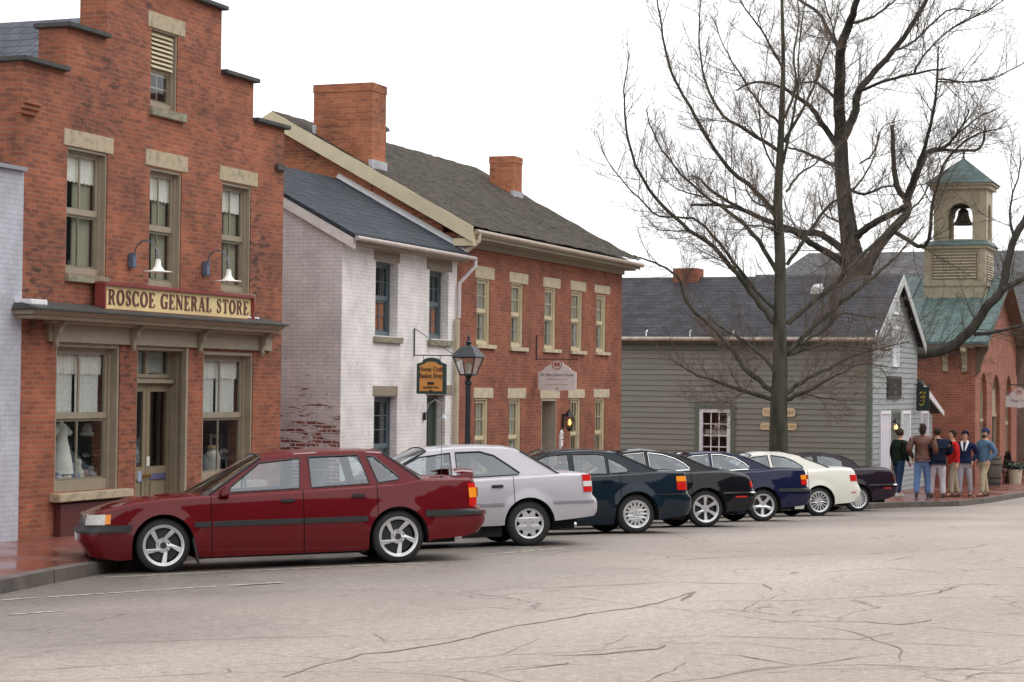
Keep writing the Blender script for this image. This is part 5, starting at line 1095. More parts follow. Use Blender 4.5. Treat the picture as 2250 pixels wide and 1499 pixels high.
b.box((Ue+.02, VH-EO+.0, zh-.34), (UH-.003, VHb, zh-.165)) if False else b.box((Ue, VH-.0, zh-.2), (UH-.003, VHb, zh-.085))
b.box((UHe+.003, VH, zh-.3), (2*uR-Ue, VHb, zh-.085)); b.build('eaves', brn, rf)
for v_ in (VH+.25, VH+.85, VH+2.2, VH+2.8, VH+4.2):
    bk = MB().slab([(UH-.003, zh-.2), (UH-.5, zh-.2), (UH-.5, zh-.32), (UH-.3, zh-.42), (UH-.12, zh-.75), (UH-.12, zh-.95), (UH-.003, zh-.95)], [], lambda a_, z_: (a_, v_, z_), lambda a_, z_: (a_, v_+.16, z_)).build('bracket', M['belfry'], hall, bevel=.01)
for u_ in (UH+.02, UHe-.22):
    sg = -1
    MB().slab([(VH-.003, rake(u_)-.1), (VH-.40, rake(u_)-.1), (VH-.40, rake(u_)-.25), (VH-.25, rake(u_)-.5), (VH-.12, rake(u_)-1.0), (VH-.003, rake(u_)-1.1)], [], lambda a_, z_: (u_, a_, z_), lambda a_, z_: (u_+.2, a_, z_)).build('bracket', brn, hall, bevel=.01)
tn = mat('tan_window_frame', (.36,.31,.22), .5)
for A_, isdoor in ((A1, 0), (A2, 1), (A3, 0)):
    o = arch_poly(A_); f = .12; i_ = arch_poly((A_[0]+f, A_[1]-f, A_[2]+f, A_[3]-f)); 
    fr = MB().slab(o, [i_], fy(VH+.14), fy(VH+.24)); zm = A_[2]+(A_[3]-A_[2])*(.60 if isdoor else .48); fr.box((A_[0]+.1, VH+.10, zm), (A_[1]-.1, VH+.23, zm+.12))
    if not isdoor: fr.box(((A_[0]+A_[1])/2-.03, VH+.15, A_[2]+f), ((A_[0]+A_[1])/2+.03, VH+.21, A_[3]-.3))
    else: fr.box((A_[0]+.12, VH+.15, zm+.12), (A_[1]-.12, VH+.19, A_[3]-.5))
    w_ = fr.build('door' if isdoor else 'window', tn, hall)
    MB().slab(i_, [], fy(VH+.18), fy(VH+.181), back=False, rim=False).build('pane', M['glass'], w_)
    MB().slab(arch_poly((A_[0]+.05, A_[1]-.05, zm, A_[3]-.03)), [], fy(VH+.27), fy(VH+.28)).build('blind', M['shade'], w_)
# belfry astride the ridge
vb0 = VH+.3
zb0 = onX(2100, 628, uR-1.25).z
bu = uR-1.9
q0, q1 = onX(2165, 600, bu), onX(2031, 600, bu); v0, v1 = q0.y, q1.y; zB = onX(2165, 628, bu).z; zT = onX(2165, 545, bu).z
du = onY(2184, 590, v0).x-bu; du = max(1.8, min(du, 3.6)); print('belfry', v0, v1, bu, du, zB, zT)
bel = MB(); tan = M['belfry']
bel.box((bu, v0, zR-2.4), (bu+du, v1, zT)); base = bel.build('belfry', tan, hall)
b = MB(); b.box((bu-.05, v0-.05, zB), (bu+du+.05, v1+.05, zB+.12)).box((bu-.10, v0-.10, zT), (bu+du+.10, v1+.10, zT+.10)).box((bu-.05, v0+.0, zB+.12), (bu-.003, v0+.2, zT)).box((bu-.05, v1-.2, zB+.12), (bu-.003, v1, zT)); 
z_ = zB+.25
while z_ < zT-.2: b.hexa([(bu-.04, v0+.3, z_), (bu-.003, v0+.3, z_), (bu-.003, v1-.3, z_), (bu-.04, v1-.3, z_), (bu-.02, v0+.3, z_+.05), (bu-.008, v0+.3, z_+.07), (bu-.008, v1-.3, z_+.07), (bu-.02, v1-.3, z_+.05)]); z_ += .10
z_ = zB+.25
while z_ < zT-.2: b.hexa([(bu+.3, v0-.04, z_), (bu+du-.3, v0-.04, z_), (bu+du-.3, v0-.003, z_), (bu+.3, v0-.003, z_), (bu+.3, v0-.02, z_+.05), (bu+du-.3, v0-.02, z_+.05), (bu+du-.3, v0-.003, z_+.07), (bu+.3, v0-.003, z_+.07)]); z_ += .085
b.build('louvre', tan, base)
MB().box((bu-.006, v0+.28, zB+.22), (bu+.01, v1-.28, zT-.12)).build('louvre_gap_shade', mat('louvre_shadow', (.10,.08,.05), .8), base)  # dark sheet paints the shade in the gaps between the slats
# little skirt roof, open lantern with four arched sides, pyramid roof
cu_, cv_ = bu+du/2, (v0+v1)/2; hb_u, hb_v = du/2+.16, (v1-v0)/2+.16; zsk = zT+.103
lz_b = onX(2150, 535, bu+.3).z; l0, l1 = onX(2168, 480, bu+.35), onX(2052, 480, bu+.35); hv = (l1.y-l0.y)/2; hu = min(hv, du/2-.3); cv_ = (l0.y+l1.y)/2
lzt = onX(2110, 416, bu+.35).z; lz0 = zsk+.18
b = MB(); b.hexa([(cu_-hb_u, v0-.16, zsk), (cu_+hb_u, v0-.16, zsk), (cu_+hb_u, v1+.16, zsk), (cu_-hb_u, v1+.16, zsk), (cu_-hu-.04, cv_-hv-.04, lz0), (cu_+hu+.04, cv_-hv-.04, lz0), (cu_+hu+.04, cv_+hv+.04, lz0), (cu_-hu-.04, cv_+hv+.04, lz0)]); b.build('skirt_roof', M['copper'], base)
aw = hv*.47; awu = hu*.47
b = MB(); ar0 = lz0+.05; ar1 = onX(2108, 446, bu+.35).z; t_ = .28
for sgn, U_ in ((-1, cu_-hu), (1, cu_+hu-t_)):
    b.slab([(cv_-hv, lz0+.003), (cv_+hv, lz0+.003), (cv_+hv, lzt), (cv_-hv, lzt)], [arch_poly((cv_-aw, cv_+aw, ar0, ar1))], fx(U_), fx(U_+t_))
for sgn, V_ in ((-1, cv_-hv), (1, cv_+hv-t_)):
    b.slab([(cu_-hu+t_, lz0+.003), (cu_+hu-t_, lz0+.003), (cu_+hu-t_, lzt), (cu_-hu+t_, lzt)], [arch_poly((cu_-awu, cu_+awu, ar0, ar1))], fy(V_+.003), fy(V_+t_-.003))
b.box((cu_-hu-.12, cv_-hv-.12, lzt), (cu_+hu+.12, cv_+hv+.12, lzt+.12)).box((cu_-hu-.2, cv_-hv-.2, lzt+.123), (cu_+hu+.2, cv_+hv+.2, lzt+.2)); b.build('lantern_stage', tan, base)
b = MB(); zap = onX(2110, 347, cu_).z; o_ = .26; zr0 = lzt+.203
c4 = [(cu_-hu-o_, cv_-hv-o_), (cu_+hu+o_, cv_-hv-o_), (cu_+hu+o_, cv_+hv+o_), (cu_-hu-o_, cv_+hv+o_)]
for k in range(4): a_, d_ = c4[k], c4[(k+1) % 4]; b.quad((a_[0], a_[1], zr0), (d_[0], d_[1], zr0), (cu_, cv_, zap))
b.quad(*[(a_[0], a_[1], zr0) for a_ in c4]); b.lathe([(.05, -.05), (.03, .1), (.05, .14), (0, .3)], (cu_, cv_, zap), 'z', 8); b.build('spire', M['copper'], base)
zbell = onX(2106, 495, cu_).z; bh = (ar1-ar0)*.46
be = empty('bell', (cu_, cv_, zbell), label='dark bronze bell hanging in the arched opening of the tower', cat='bell')
MB().lathe([(0,bh),(.10,bh*.98),(.17,bh*.85),(.2,bh*.5),(.26,bh*.22),(.36,bh*.03),(.37,0),(.33,0),(.2,bh*.3),(0,bh*.6)], (cu_, cv_, zbell), 'z', 20).build('body', mat('bronze', (.08,.06,.04), .5, metal=.7), be, smooth=True)
MB().box((cu_-.06, cv_-aw-.02, zbell+bh), (cu_+.06, cv_+aw+.02, zbell+bh+.10)).lathe([(.27,-.02),(.30,-.02),(.30,.02),(.27,.02),(.27,-.02)], (cu_, cv_+.32, zbell+bh*.9), 'y', 20).build('yoke', M['iron'], be)

# white hanging sign at the right edge
p = onY(2216, 845, VH); e = empty('hanging_sign', (p.x, VH, p.z), label='white shaped sign hanging from the far brick hall, at the right edge', cat='sign')
A, B_ = onX(2207, 880, p.x).y, onX(2272, 880, p.x).y; z0, z1, z2 = onX(2230, 895, p.x).z, onX(2230, 872, p.x).z, onX(2230, 864, p.x).z; zt_ = onX(2238, 851, p.x).z
MB().tube([(p.x, VH-.003, zt_+.08), (p.x, B_, zt_+.08)], .02, 6).build('bracket', M['iron'], e)
bo = MB().slab(shaped(A, B_, z0, z1, z2, zt_), [], fx(p.x-.02), fx(p.x+.02)).build('board', white_s, e)
seal(bo, p.x-.021, (A+B_)/2, (z2+zt_)/2-.05, .14)
text(bo, 'Village Crafts', .14, (p.x-.022, (A+B_)/2, z1-.18), DU, UZ, bl, ext=.002, sx=.8)
# =============================================================== big grey roof behind, other far houses
def far_barn(U0, V0, L, Wd, zeave_, zr_, m_wall, m_roof, label, name='barn', chim=False):
    e = empty(name, (U0+Wd/2, V0+L/2, 0), label=label, cat='building')
    b = MB(); mu = U0+Wd/2
    b.slab([(U0, -5), (U0+Wd, -5), (U0+Wd, zeave_), (mu, zr_-.1), (U0, zeave_)], [], fy(V0), fy(V0+.3)); b.slab([(U0, -5), (U0+Wd, -5), (U0+Wd, zeave_), (mu, zr_-.1), (U0, zeave_)], [], fy(V0+L-.3), fy(V0+L)); b.box((U0, V0+.3, -5), (U0+.3, V0+L-.3, zeave_)); b.build('wall', m_wall, e)
    b = MB(); s_ = (zr_-zeave_)/(Wd/2)
    for lo, hi, zl, zh_ in ((U0-.5, mu, zeave_-.5*s_, zr_), (mu, U0+Wd+.5, zr_, zeave_-.5*s_)):
        b.hexa([(lo, V0-.4, zl-.12), (hi, V0-.4, zh_-.12), (hi, V0+L+.4, zh_-.12), (lo, V0+L+.4, zl-.12), (lo, V0-.4, zl), (hi, V0-.4, zh_), (hi, V0+L+.4, zh_), (lo, V0+L+.4, zl)])
    b.build('roof', m_roof, e); return e
def at(x, y, Z):
    d = ray(x, y); return CAM+d*(Z/d.dot(FD))
pa, pb = at(1775, 600, 108), at(2300, 553, 108)
e0_ = onX(1772, 602, 88); rdg = onX(1795, 556, 94); rdr = onX(2330, 552, 94)
far_barn(88, rdr.y, rdg.y-rdr.y, 12, e0_.z, rdg.z, M['clap_grey'], M['grey_shingle'], 'large far building whose grey roof shows above the cottage ridge')
# far dark brick building past the hall, closing the right edge
q = onY(2233, 700, 8.9); fb = empty('far_brick_building', (87, 9, gz(87, 7)), label='dark brown building beyond the brick hall at the right edge', cat='building')
MB().box((82, 7.4, -5), (93, 22, 4.4)).build('wall', mat('brown_wall', (.16,.10,.08), .9, var=.3, vs=3), fb)
MB().hexa([(81.4, 7.0, 4.4), (93.4, 7.0, 4.4), (93.4, 22, 4.4), (81.4, 22, 4.4), (87, 7.0, 7.0), (88, 7.0, 7.0), (88, 22, 7.0), (87, 22, 7.0)]).build('roof', M['grey_shingle'], fb)
for k in range(3): MB().box((81.95, 8.3+2.6*k, -.5), (81.997, 9.3+2.6*k, 1.3)).build('window', mat('far_pane', (.08,.09,.1), .2), fb)
# =============================================================== TREES
bark1 = mat('bark', (.085,.083,.064), .95, spec=.15, var=.35, vs=5, bump=.8, bs=30, streak=(1, 1, .25), c2=(.04,.045,.033), c2t=.48)
bark2 = mat('old_bark', (.055,.050,.043), .95, spec=.15, var=.35, vs=5, bump=.8, bs=24, streak=(1, 1, .25))
twm = mat('twig', (.15,.115,.09), .9, spec=.15, var=.25, vs=3)
twm2 = mat('dark_twig', (.085,.07,.06), .9, spec=.15, var=.25, vs=3)
def smooth_path(P_, n=4):
    out = []
    for i in range(len(P_)-1):
        p0 = P_[max(0, i-1)]; p1 = P_[i]; p2 = P_[i+1]; p3 = P_[min(len(P_)-1, i+2)]
        for k in range(n):
            t = k/n; a = 2*p1; bq = p2-p0; c = 2*p0-5*p1+4*p2-p3; d = -p0+3*p1-3*p2+p3
            out.append(.5*(a+bq*t+c*t*t+d*t**3))
    out.append(P_[-1]); return out
def twigs(b, path, rads, rng, dens, up, lmax, depth, budget):
    """shoots that leave a limb, fork and taper: each a bent tapering tube"""
    tot = 0; seg = []
    for i in range(len(path)-1): l = (path[i+1]-path[i]).length; seg.append((tot, l, i)); tot += l
    s = tot*.12
    while s < tot:
        for (a, l, i) in seg:
            if a <= s < a+l: break
        t = (s-a)/l; p = path[i].lerp(path[i+1], t); r = rads[i]+(rads[i+1]-rads[i])*t
        d = (path[i+1]-path[i]).normalized(); side = d.orthogonal().normalized(); side.rotate(Matrix.Rotation(rng.uniform(0, 2*pi), 3, d))
        ang = radians(rng.uniform(28, 62)); dr = (d*cos(ang)+side*sin(ang)+Vector((0, 0, up*rng.uniform(.1, .6)))).normalized()
        ll = lmax*rng.uniform(.35, 1)*(1-.5*s/tot); r0 = min(r*.6, .003+ll*.0072); n = 6 if depth > 1 else 4
        pts = [p]; q = p.copy()
        for k in range(n):
            dr = (dr+Vector((rng.uniform(-.14, .14), rng.uniform(-.14, .14), rng.uniform(-.08, .15)+up*.10))).normalized(); q = q+dr*ll/n; pts.append(q.copy())
        rr = [max(.0027, r0*(1-.8*k/n)) for k in range(n+1)]
        b.tube(pts, rr, 4 if depth > 1 else 3, cap=False)
        if depth > 0: twigs(b, pts, rr, rng, dens*1.7, up, ll*.55, depth-1, budget)
        s += rng.uniform(.6, 1.4)/dens
def tree(name, trunk, limbs, base, depthf, label, m, mt, dens, up, lmax, depth, seed, sides=12):
    rng = random.Random(seed); T = base   # T: trunk foot on the ground
    dist = (T-CAM).dot(FD); scale = dist/FPX
    def place(pts, dz0, dz1):
        P_ = []
        for i, (x, y, w_) in enumerate(pts):
            f = i/max(1, len(pts)-1); d = ray(x, y); Z = dist+dz0+(dz1-dz0)*f; P_.append(CAM+d*(Z/d.dot(FD)))
        return P_, [w_*scale/2 for (_, _, w_) in pts]
    if name == 'old_tree': trunk = [(a_, c_, d_*.9) for a_, c_, d_ in trunk]; limbs = [[(q_[0], q_[1], q_[2]*.86) if isinstance(q_, tuple) and len(q_) == 3 else q_ for q_ in l_] for l_ in limbs]
    P_, R_2 = place(trunk, 0, 0); P_[0] = Vector((P_[0].x, P_[0].y, T.z-.3))
    e = empty(name, T, label=label, cat='tree')
    b = MB(); sp_ = smooth_path(P_, 4)
    rs = []
    for i in range(len(P_)-1): rs += [R_2[i]+(R_2[i+1]-R_2[i])*k/4 for k in range(4)]
    rs.append(R_2[-1]); b.tube(sp_, rs, 16); b.build('trunk', m, e, smooth=True, angle=80)
    br, tw = MB(), MB(); paths = [(sp_[len(sp_)//3:], rs[len(sp_)//3:])]
    for li, pts in enumerate(limbs):
        r0 = pts[0][2]; z0 = 0; 
        sgn = 1 if rng.random() < .5 else -1
        zend = sgn*rng.uniform(.4, 1.5)*depthf
        if isinstance(pts[-1], (int, float)): zend = pts[-1]; pts = pts[:-1]
        zz1 = None
        if isinstance(pts[-1], tuple) and len(pts[-1]) == 2: zz1, zend = pts[-1]; pts = pts[:-1]
        Q, R2 = place(pts, 0 if zz1 is None else zz1, zend)
        if zz1 is not None and zz1 > -90 and len(pts) > 5: Q[0] = place(pts[:1], 0, 0)[0][0]
        sp2 = smooth_path(Q, 4); r2 = []
        for i in range(len(Q)-1): r2 += [R2[i]+(R2[i+1]-R2[i])*k/4 for k in range(4)]
        r2.append(R2[-1])
        sp2 = [sp2[0]]+[p_+Vector((rng.uniform(-1, 1), rng.uniform(-1, 1), rng.uniform(-1, 1)))*.02 for p_ in sp2[1:]]
        br.tube(sp2, r2, 8); paths.append((sp2, r2))
    br.build('branch', m, e, smooth=True, angle=80)
    for k, (sp2, r2) in enumerate(paths): twigs(tw, sp2, r2, rng, dens*(.7 if k == 0 else 1), up, lmax*(.8 if k == 0 else 1), depth, 0)
    print(name, 'twig faces', len(tw.f))
    tw.build('crown', mt, e, smooth=True, angle=80); return e
def L8(s, w0, w1):   # crop coordinates of a traced limb -> picture columns/rows with tapering width
    n = len(s); return [(1300+x/1.665, y/1.665, w0+(w1-w0)*i/(n-1)) for i, (x, y) in enumerate(s)]
tb = onY(1710, 1000, 10.9); tbu = tb.x; 
tb = Vector((tb.x, 10.9, sz(tb.x, 10.9)))
vq = 11.9
tb = onY(1711, 960, vq); tb = Vector((tb.x, vq, sz(tb.x, vq))); print('tree1', tb)
pbz = 1099
t1 = [(1711,1100,50),(1711,990,43),(1711,900,38),(1714,820,34),(1713,740,30),(1714,640,26),(1714,560,24),(1709,450,21),(1714,340,16),(1718,240,13),(1721,130,9),(1718,0,7),(1718,-70,5)]
l1 = [L8([(672,1440),(620,1400),(560,1350),(520,1285),(430,1190),(350,1110),(310,1010),(230,960),(150,935)], 13, 3),
 L8([(672,1360),(620,1300),(560,1250),(500,1215),(440,1170)], 10, 3),
 L8([(665,1180),(600,1090),(530,1000),(440,900),(330,820),(230,720),(160,600),(125,450),(120,330),(135,190)], 14, 2),
 L8([(668,1130),(600,1060),(520,960),(450,870),(370,800),(250,790),(150,700),(60,590),(20,480)], 9, 1.5),
 L8([(680,1000),(610,880),(520,790),(420,720),(330,640),(240,520),(200,400)], 11, 2),
 L8([(688,800),(600,700),(480,590),(380,430),(300,280),(260,130),(240,0),(235,-60)], 11, 2),
 L8([(695,560),(600,500),(480,420),(420,310),(395,200),(395,60),(400,-40)], 9, 2),
 L8([(700,460),(630,400),(560,300),(500,200),(440,60)], 7, 1.5), L8([(703,260),(640,140),(560,30),(530,-40)], 6, 1.5),
 L8([(670,1462),(560,1430),(440,1390),(370,1365),(300,1320)], 11, 2), L8([(560,1430),(520,1465),(440,1480)], 4, 1),
 L8([(718,1185),(800,1110),(900,1030),(980,940),(1060,870),(1150,790),(1230,690),(1270,590)], 13, 2),
 L8([(718,1290),(820,1190),(950,1080),(1060,990),(1150,900),(1220,820)], 12, 2),
 L8([(712,1440),(790,1385),(870,1350),(960,1300),(1060,1275),(1160,1250)], 10, 2), L8([(712,1462),(790,1430),(860,1390),(920,1365)], 11, 3),
 L8([(920,1365),(990,1330),(1080,1340)], 5, 1.5), L8([(780,1440),(880,1462),(1000,1470)], 4, 1),
 L8([(716,1300),(780,1280),(860,1258),(1000,1272),(1100,1280)], 8, 2), L8([(760,1260),(860,1200),(910,1150),(1000,1158),(1060,1172)], 7, 2),
 L8([(715,970),(790,860),(860,760),(960,690),(1020,600),(1060,480)], 9, 2), L8([(712,700),(760,640),(830,590),(890,560)], 6, 2),
 L8([(705,520),(770,400),(820,300),(850,200),(890,100),(905,0)], 8, 2), L8([(708,430),(745,330),(740,200),(760,60),(740,-40)], 7, 2), L8([(700,600),(735,440),(752,320),(762,150),(785,0)], 7, 2),
 L8([(680,760),(600,740),(560,680),(545,540)], 5, 1.5), L8([(690,640),(640,560),(610,420),(615,300)], 5, 1.5), L8([(700,860),(640,830),(560,830),(500,900)], 5, 1.5), L8([(420,720),(330,700),(250,640),(200,560)], 4, 1), L8([(440,900),(360,850),(250,840),(180,780)], 4, 1)]
tree('bare_tree', t1, l1, tb, 1.2, 'upright bare street tree with mossy ascending limbs, in front of the olive cottage', bark1, twm, 6.2, .42, 2.1, 2, 11)
tb2 = Vector((67.2, 13.4, sz(67, 13.4))); q = at(1880, 560, (tb2-CAM).dot(FD)); tb2 = Vector((q.x, q.y, sz(67, 13))); print('tree2', tb2)
t2 = [(1878,1060,100),(1878,800,84),(1878,620,70),(1868,530,47),(1857,450,39),(1850,380,36),(1848,312,33)]
l2 = [L8([(913,520),(905,380),(910,250),(915,170),(940,90),(960,40),(975,-40)], 33, 14), L8([(913,520),(940,470),(965,400),(972,340),(1020,280),(1100,190),(1180,80),(1240,-30)], 26, 10),
 L8([(940,930),(840,860),(760,850),(650,810),(560,770),(470,750),(365,750)], 20, 7), L8([(960,990),(870,930),(800,890),(740,850),(660,840)], 22, 9), L8([(560,770),(440,700),(400,660),(365,645)], 9, 4),
 L8([(905,610),(830,580),(760,550),(720,540)], 12, 5), L8([(905,540),(840,450),(800,390),(740,350),(700,320),(600,300),(530,332)], 17, 4),
 L8([(965,870),(1010,830),(1080,790),(1130,768),(1155,745)], 20, 15), L8([(1000,1000),(1050,900),(1110,830),(1150,780),(1152,730),(1125,700),(1105,620),(1100,460)], 32, 10),
 L8([(1148,740),(1170,670),(1200,590),(1240,460),(1265,290),(1270,170)], 16, 3), L8([(1150,760),(1190,650),(1235,552),(1330,550),(1420,545),(1440,460)], 13, 5), L8([(1235,560),(1290,540),(1350,470),(1382,400)], 9, 3), L8([(1290,540),(1400,440),(1500,390)], 6, 2),
 L8([(1110,850),(1220,900),(1250,740),(1290,600),(1390,500),(1500,470)], 12, 3), L8([(972,340),(1060,300),(1180,270),(1300,250)], 10, 4), L8([(1180,270),(1210,210),(1310,110),(1420,40)], 6, 2), L8([(905,380),(860,330),(810,300),(740,310)], 10, 3),
 L8([(915,190),(870,120),(830,50),(760,0),(730,-40)], 13, 5), L8([(940,90),(1030,60),(1100,10),(1140,-30)], 9, 3), L8([(905,200),(880,100),(850,0)], 6, 3), L8([(1100,190),(1180,150),(1300,40),(1400,40)], 7, 3), L8([(1310,110),(1400,60),(1480,20),(1540,-30)], 5, 2), L8([(1265,290),(1380,300),(1480,280),(1582,230),(1620,215)], 5, 2), L8([(940,690),(1000,710),(1080,680),(1130,690)], 9, 3),
 L8([(1260,300),(1380,300),(1480,290)], 5, 2), L8([(980,600),(1030,560),(1060,470),(1130,440)], 5, 2), L8([(900,810),(850,780),(830,700)], 6, 2),
 L8([(970,1200),(1080,1290),(1190,1292),(1290,1280),(1380,1215),(1440,1130),(1500,1060),(1520,970),(1545,880),(1590,790)], 30, 15)+[(-4.6,-5.0)], L8([(1500,1060),(1560,1030),(1620,1000)], 15, 11)+[(-4.95,-4.4)], L8([(1400,1225),(1480,1215),(1600,1185)], 10, 6)+[(-4.8,-5.6)], L8([(1545,870),(1530,760),(1560,650),(1570,540)], 7, 2)+[(-5,-4.4)]]
tree('old_tree', t2, l2, tb2, 2.5, 'huge old bare tree with broken stubs, rising behind the cottage roof', bark2, twm2, 4.3, .2, 3.3, 2, 5)
# farther bare trees: one behind the brick hall, one at the far right
for (x_, Z_, hgt, sd_, lab) in ((2262, 118, 15, 3, 'bare tree far behind the brick hall at the right edge'), (1985, 150, 13, 9, 'distant bare tree whose crown shows beside the bell tower')):
    q = at(x_, 900, Z_); rng = random.Random(sd_); foot = Vector((q.x, q.y, sz(q.x, 16)-.3)); e = empty('distant_tree', foot, label=lab, cat='tree')
    pts = [foot+Vector((rng.uniform(-.2, .2)*k, rng.uniform(-.2, .2)*k, hgt*.85*k/6)) for k in range(7)]; rr = [.35*(1-.13*k) for k in range(7)]
    MB().tube(pts, rr, 10).build('trunk', bark2, e, smooth=True)
    b = MB(); twigs(b, pts, rr, rng, .9, .6, 7, 3, 0); b.build('crown', twm2, e)
# unseen bare trees added on the slope, darkening reflections in cars and window glass
for k, (u_, v_) in enumerate([(-6, -20), (8, -22), (24, -19), (38, -23), (55, -20), (72, -22)]):
    rng = random.Random(40+k); foot = Vector((u_, v_, gz(u_, v_)+2)); e = empty('reflection_tree', foot, label='unseen bare tree added across the street for reflections', cat='tree', group='unseen trees added for reflections')
    pts = [foot+Vector((rng.uniform(-.15, .15)*j, rng.uniform(-.15, .15)*j, 1.4*j-.5)) for j in range(7)]; rr = [.3*(1-.13*j) for j in range(7)]
    MB().tube(pts, rr, 8).build('trunk', bark2, e); b = MB(); twigs(b, pts, rr, rng, .8, .5, 4.5, 2, 0); b.build('crown', twm2, e)

# =============================================================== STREET LAMP
vl = 12.65; q = onY(1028, 900, vl); gl_ = sz(q.x, vl); zl0, zl1, zl2, zl3 = onY(1028, 828, vl).z, onY(1028, 787, vl).z, onY(1028, 762, vl).z, onY(1029, 740, vl).z
e = empty('street_lamp', (q.x, vl, gl_), label='black street lamp with a four-sided glass lantern before the brick house', cat='street lamp')
lm = mat('black_lamp_paint', (.02,.022,.03), .35, var=.2)
MB().lathe([(.17,0),(.17,.08),(.13,.12),(.12,.5),(.08,.6),(.075,.7),(.055,.8),(.045,1.5),(.042,zl0-gl_-.14),(.06,zl0-gl_-.12),(.06,zl0-gl_-.08),(.035,zl0-gl_-.05),(.05,zl0-gl_)], (q.x, vl, gl_), 'z', 16).build('post', lm, e, smooth=True)
hw0, hw1 = .105, .185; b = MB(); hgt = zl1-zl0
for sx in (-1, 1):
    for sy in (-1, 1): b.tube([(q.x+sx*hw0, vl+sy*hw0, zl0+.04), (q.x+sx*hw1, vl+sy*hw1, zl1)], .011, 6)
b.box((q.x-hw0-.01, vl-hw0-.01, zl0+.02), (q.x+hw0+.01, vl+hw0+.01, zl0+.045)).lathe([(.05, 0), (.09, .02)], (q.x, vl, zl0), 'z', 12); b.box((q.x-hw1-.02, vl-hw1-.02, zl1), (q.x+hw1+.02, vl+hw1+.02, zl1+.018))
b.build('cage', lm, e)
b = MB()
cs = [(-1,-1),(1,-1),(1,1),(-1,1)]
for k in range(4):
    a, c = cs[k], cs[(k+1) % 4]; b.quad((q.x+a[0]*hw0, vl+a[1]*hw0, zl0+.045), (q.x+c[0]*hw0, vl+c[1]*hw0, zl0+.045), (q.x+c[0]*hw1*.98, vl+c[1]*hw1*.98, zl1), (q.x+a[0]*hw1*.98, vl+a[1]*hw1*.98, zl1))
b.build('pane', M['clear'], e)
b = MB(); h1 = hw1+.035
b.hexa([(q.x-h1, vl-h1, zl1+.02), (q.x+h1, vl-h1, zl1+.02), (q.x+h1, vl+h1, zl1+.02), (q.x-h1, vl+h1, zl1+.02), (q.x-.1, vl-.1, zl2), (q.x+.1, vl-.1, zl2), (q.x+.1, vl+.1, zl2), (q.x-.1, vl+.1, zl2)])
b.lathe([(.1,0),(.05,.03),(.035,.05),(.06,.065),(.06,.075),(.03,.09),(.02,.14),(.03,.16),(.008,.2),(0,max(.22, zl3-zl2))], (q.x, vl, zl2), 'z', 14); b.build('cap', lm, e, smooth=True)
MB().lathe([(.0,.0),(.04,.0),(.045,.05),(.03,.06),(.045,.08),(.055,.14),(.035,.2),(0,.21)], (q.x, vl, zl0+.03), 'z', 12).build('bulb', mat('frosted_bulb', (.72,.70,.62), .3), e, smooth=True)

# =============================================================== things on the far pavement
def barrel(x, y, Y, h, r, label):
    p = onY(x, y, Y); z = sz(p.x, Y); e = empty('barrel', (p.x, Y, z), label=label, cat='barrel')
    MB().lathe([(0,.0),(r*.82,0),(r*.93,h*.2),(r,h*.5),(r*.93,h*.8),(r*.82,h),(r*.76,h),(r*.76,h-.03),(0,h-.03)], (p.x, Y, z), 'z', 24).build('staves', mat('weathered_staves', (.10,.085,.07), .85, var=.3, streak=(6, 6, .5)), e, smooth=True)
    for f in (.1, .28, .72, .9):
        rr = r*(.82+.18*sin(pi*f))+.008; MB().lathe([(rr, z+h*f-.02-z), (rr, h*f+.02)], (p.x, Y, z), 'z', 24).build('hoop', M['iron'], e, smooth=True)
    return p, z, h
p, z, h_ = barrel(2178, 1040, 9.0, .95, .33, 'weathered wooden barrel behind the man in the denim jacket')
bw = mat('dark_red_wood', (.10,.035,.03), .6, var=.2)
p0 = onY(2192, 1045, 9.1); p1 = onY(2213, 1045, 9.1); zg = sz(p0.x, 9)
e = empty('bench', ((p0.x+p1.x)/2, 9.1, zg), label='dark red wooden bench against the brick hall wall, right of the barrel', cat='bench')
MB().box((p0.x, 8.9, zg+.43), (p1.x, 9.3, zg+.48)).build('seat', bw, e, bevel=.01)
MB().box((p0.x, 9.34, zg+.55), (p1.x, 9.38, zg+.66)).box((p0.x, 9.34, zg+.72), (p1.x, 9.38, zg+.83)).build('backrest', bw, e, bevel=.006)
for xx in (p0.x+.06, p1.x-.12):
    for yy in (8.92, 9.32): MB().hexa([(xx, yy-.03, zg), (xx+.06, yy-.03, zg), (xx+.06, yy+.03, zg), (xx, yy+.03, zg), (xx, yy-.03, zg+(.43 if yy < 9 else .84)), (xx+.06, yy-.03, zg+(.43 if yy < 9 else .84)), (xx+.06, yy+.03, zg+(.43 if yy < 9 else .84)), (xx, yy+.03, zg+(.43 if yy < 9 else .84))]).build('leg', bw, e)
q = onY(2230, 1050, 8.7); z = sz(q.x, 8.7); e = empty('planter', (q.x, 8.7, z), label='cream bucket planter with dark leaves at the right edge of the pavement', cat='planter')
MB().lathe([(0,0),(.2,0),(.235,.42),(.25,.43),(.25,.47),(.22,.47),(.21,.4),(0,.4)], (q.x, 8.7, z), 'z', 22).build('bucket', mat('cream_bucket', (.55,.50,.36), .5), e, smooth=True)
rng = random.Random(2); b = MB()
def leaves(b, cx_, cy_, cz_, rx, rz, n, s_, rng):
    for i in range(n):
        a = rng.uniform(0, 2*pi); rr = rx*sqrt(rng.random()); c_ = Vector((cx_+rr*cos(a), cy_+rr*sin(a), cz_+rng.uniform(-rz, rz)*(1-.5*rr/rx)))
        d = Vector((rng.uniform(-1, 1), rng.uniform(-1, 1), rng.uniform(-.3, 1))).normalized()*s_; e_ = d.orthogonal().normalized()*s_*.35
        b.quad(c_-d*.5, c_+e_, c_+d*.5, c_-e_)
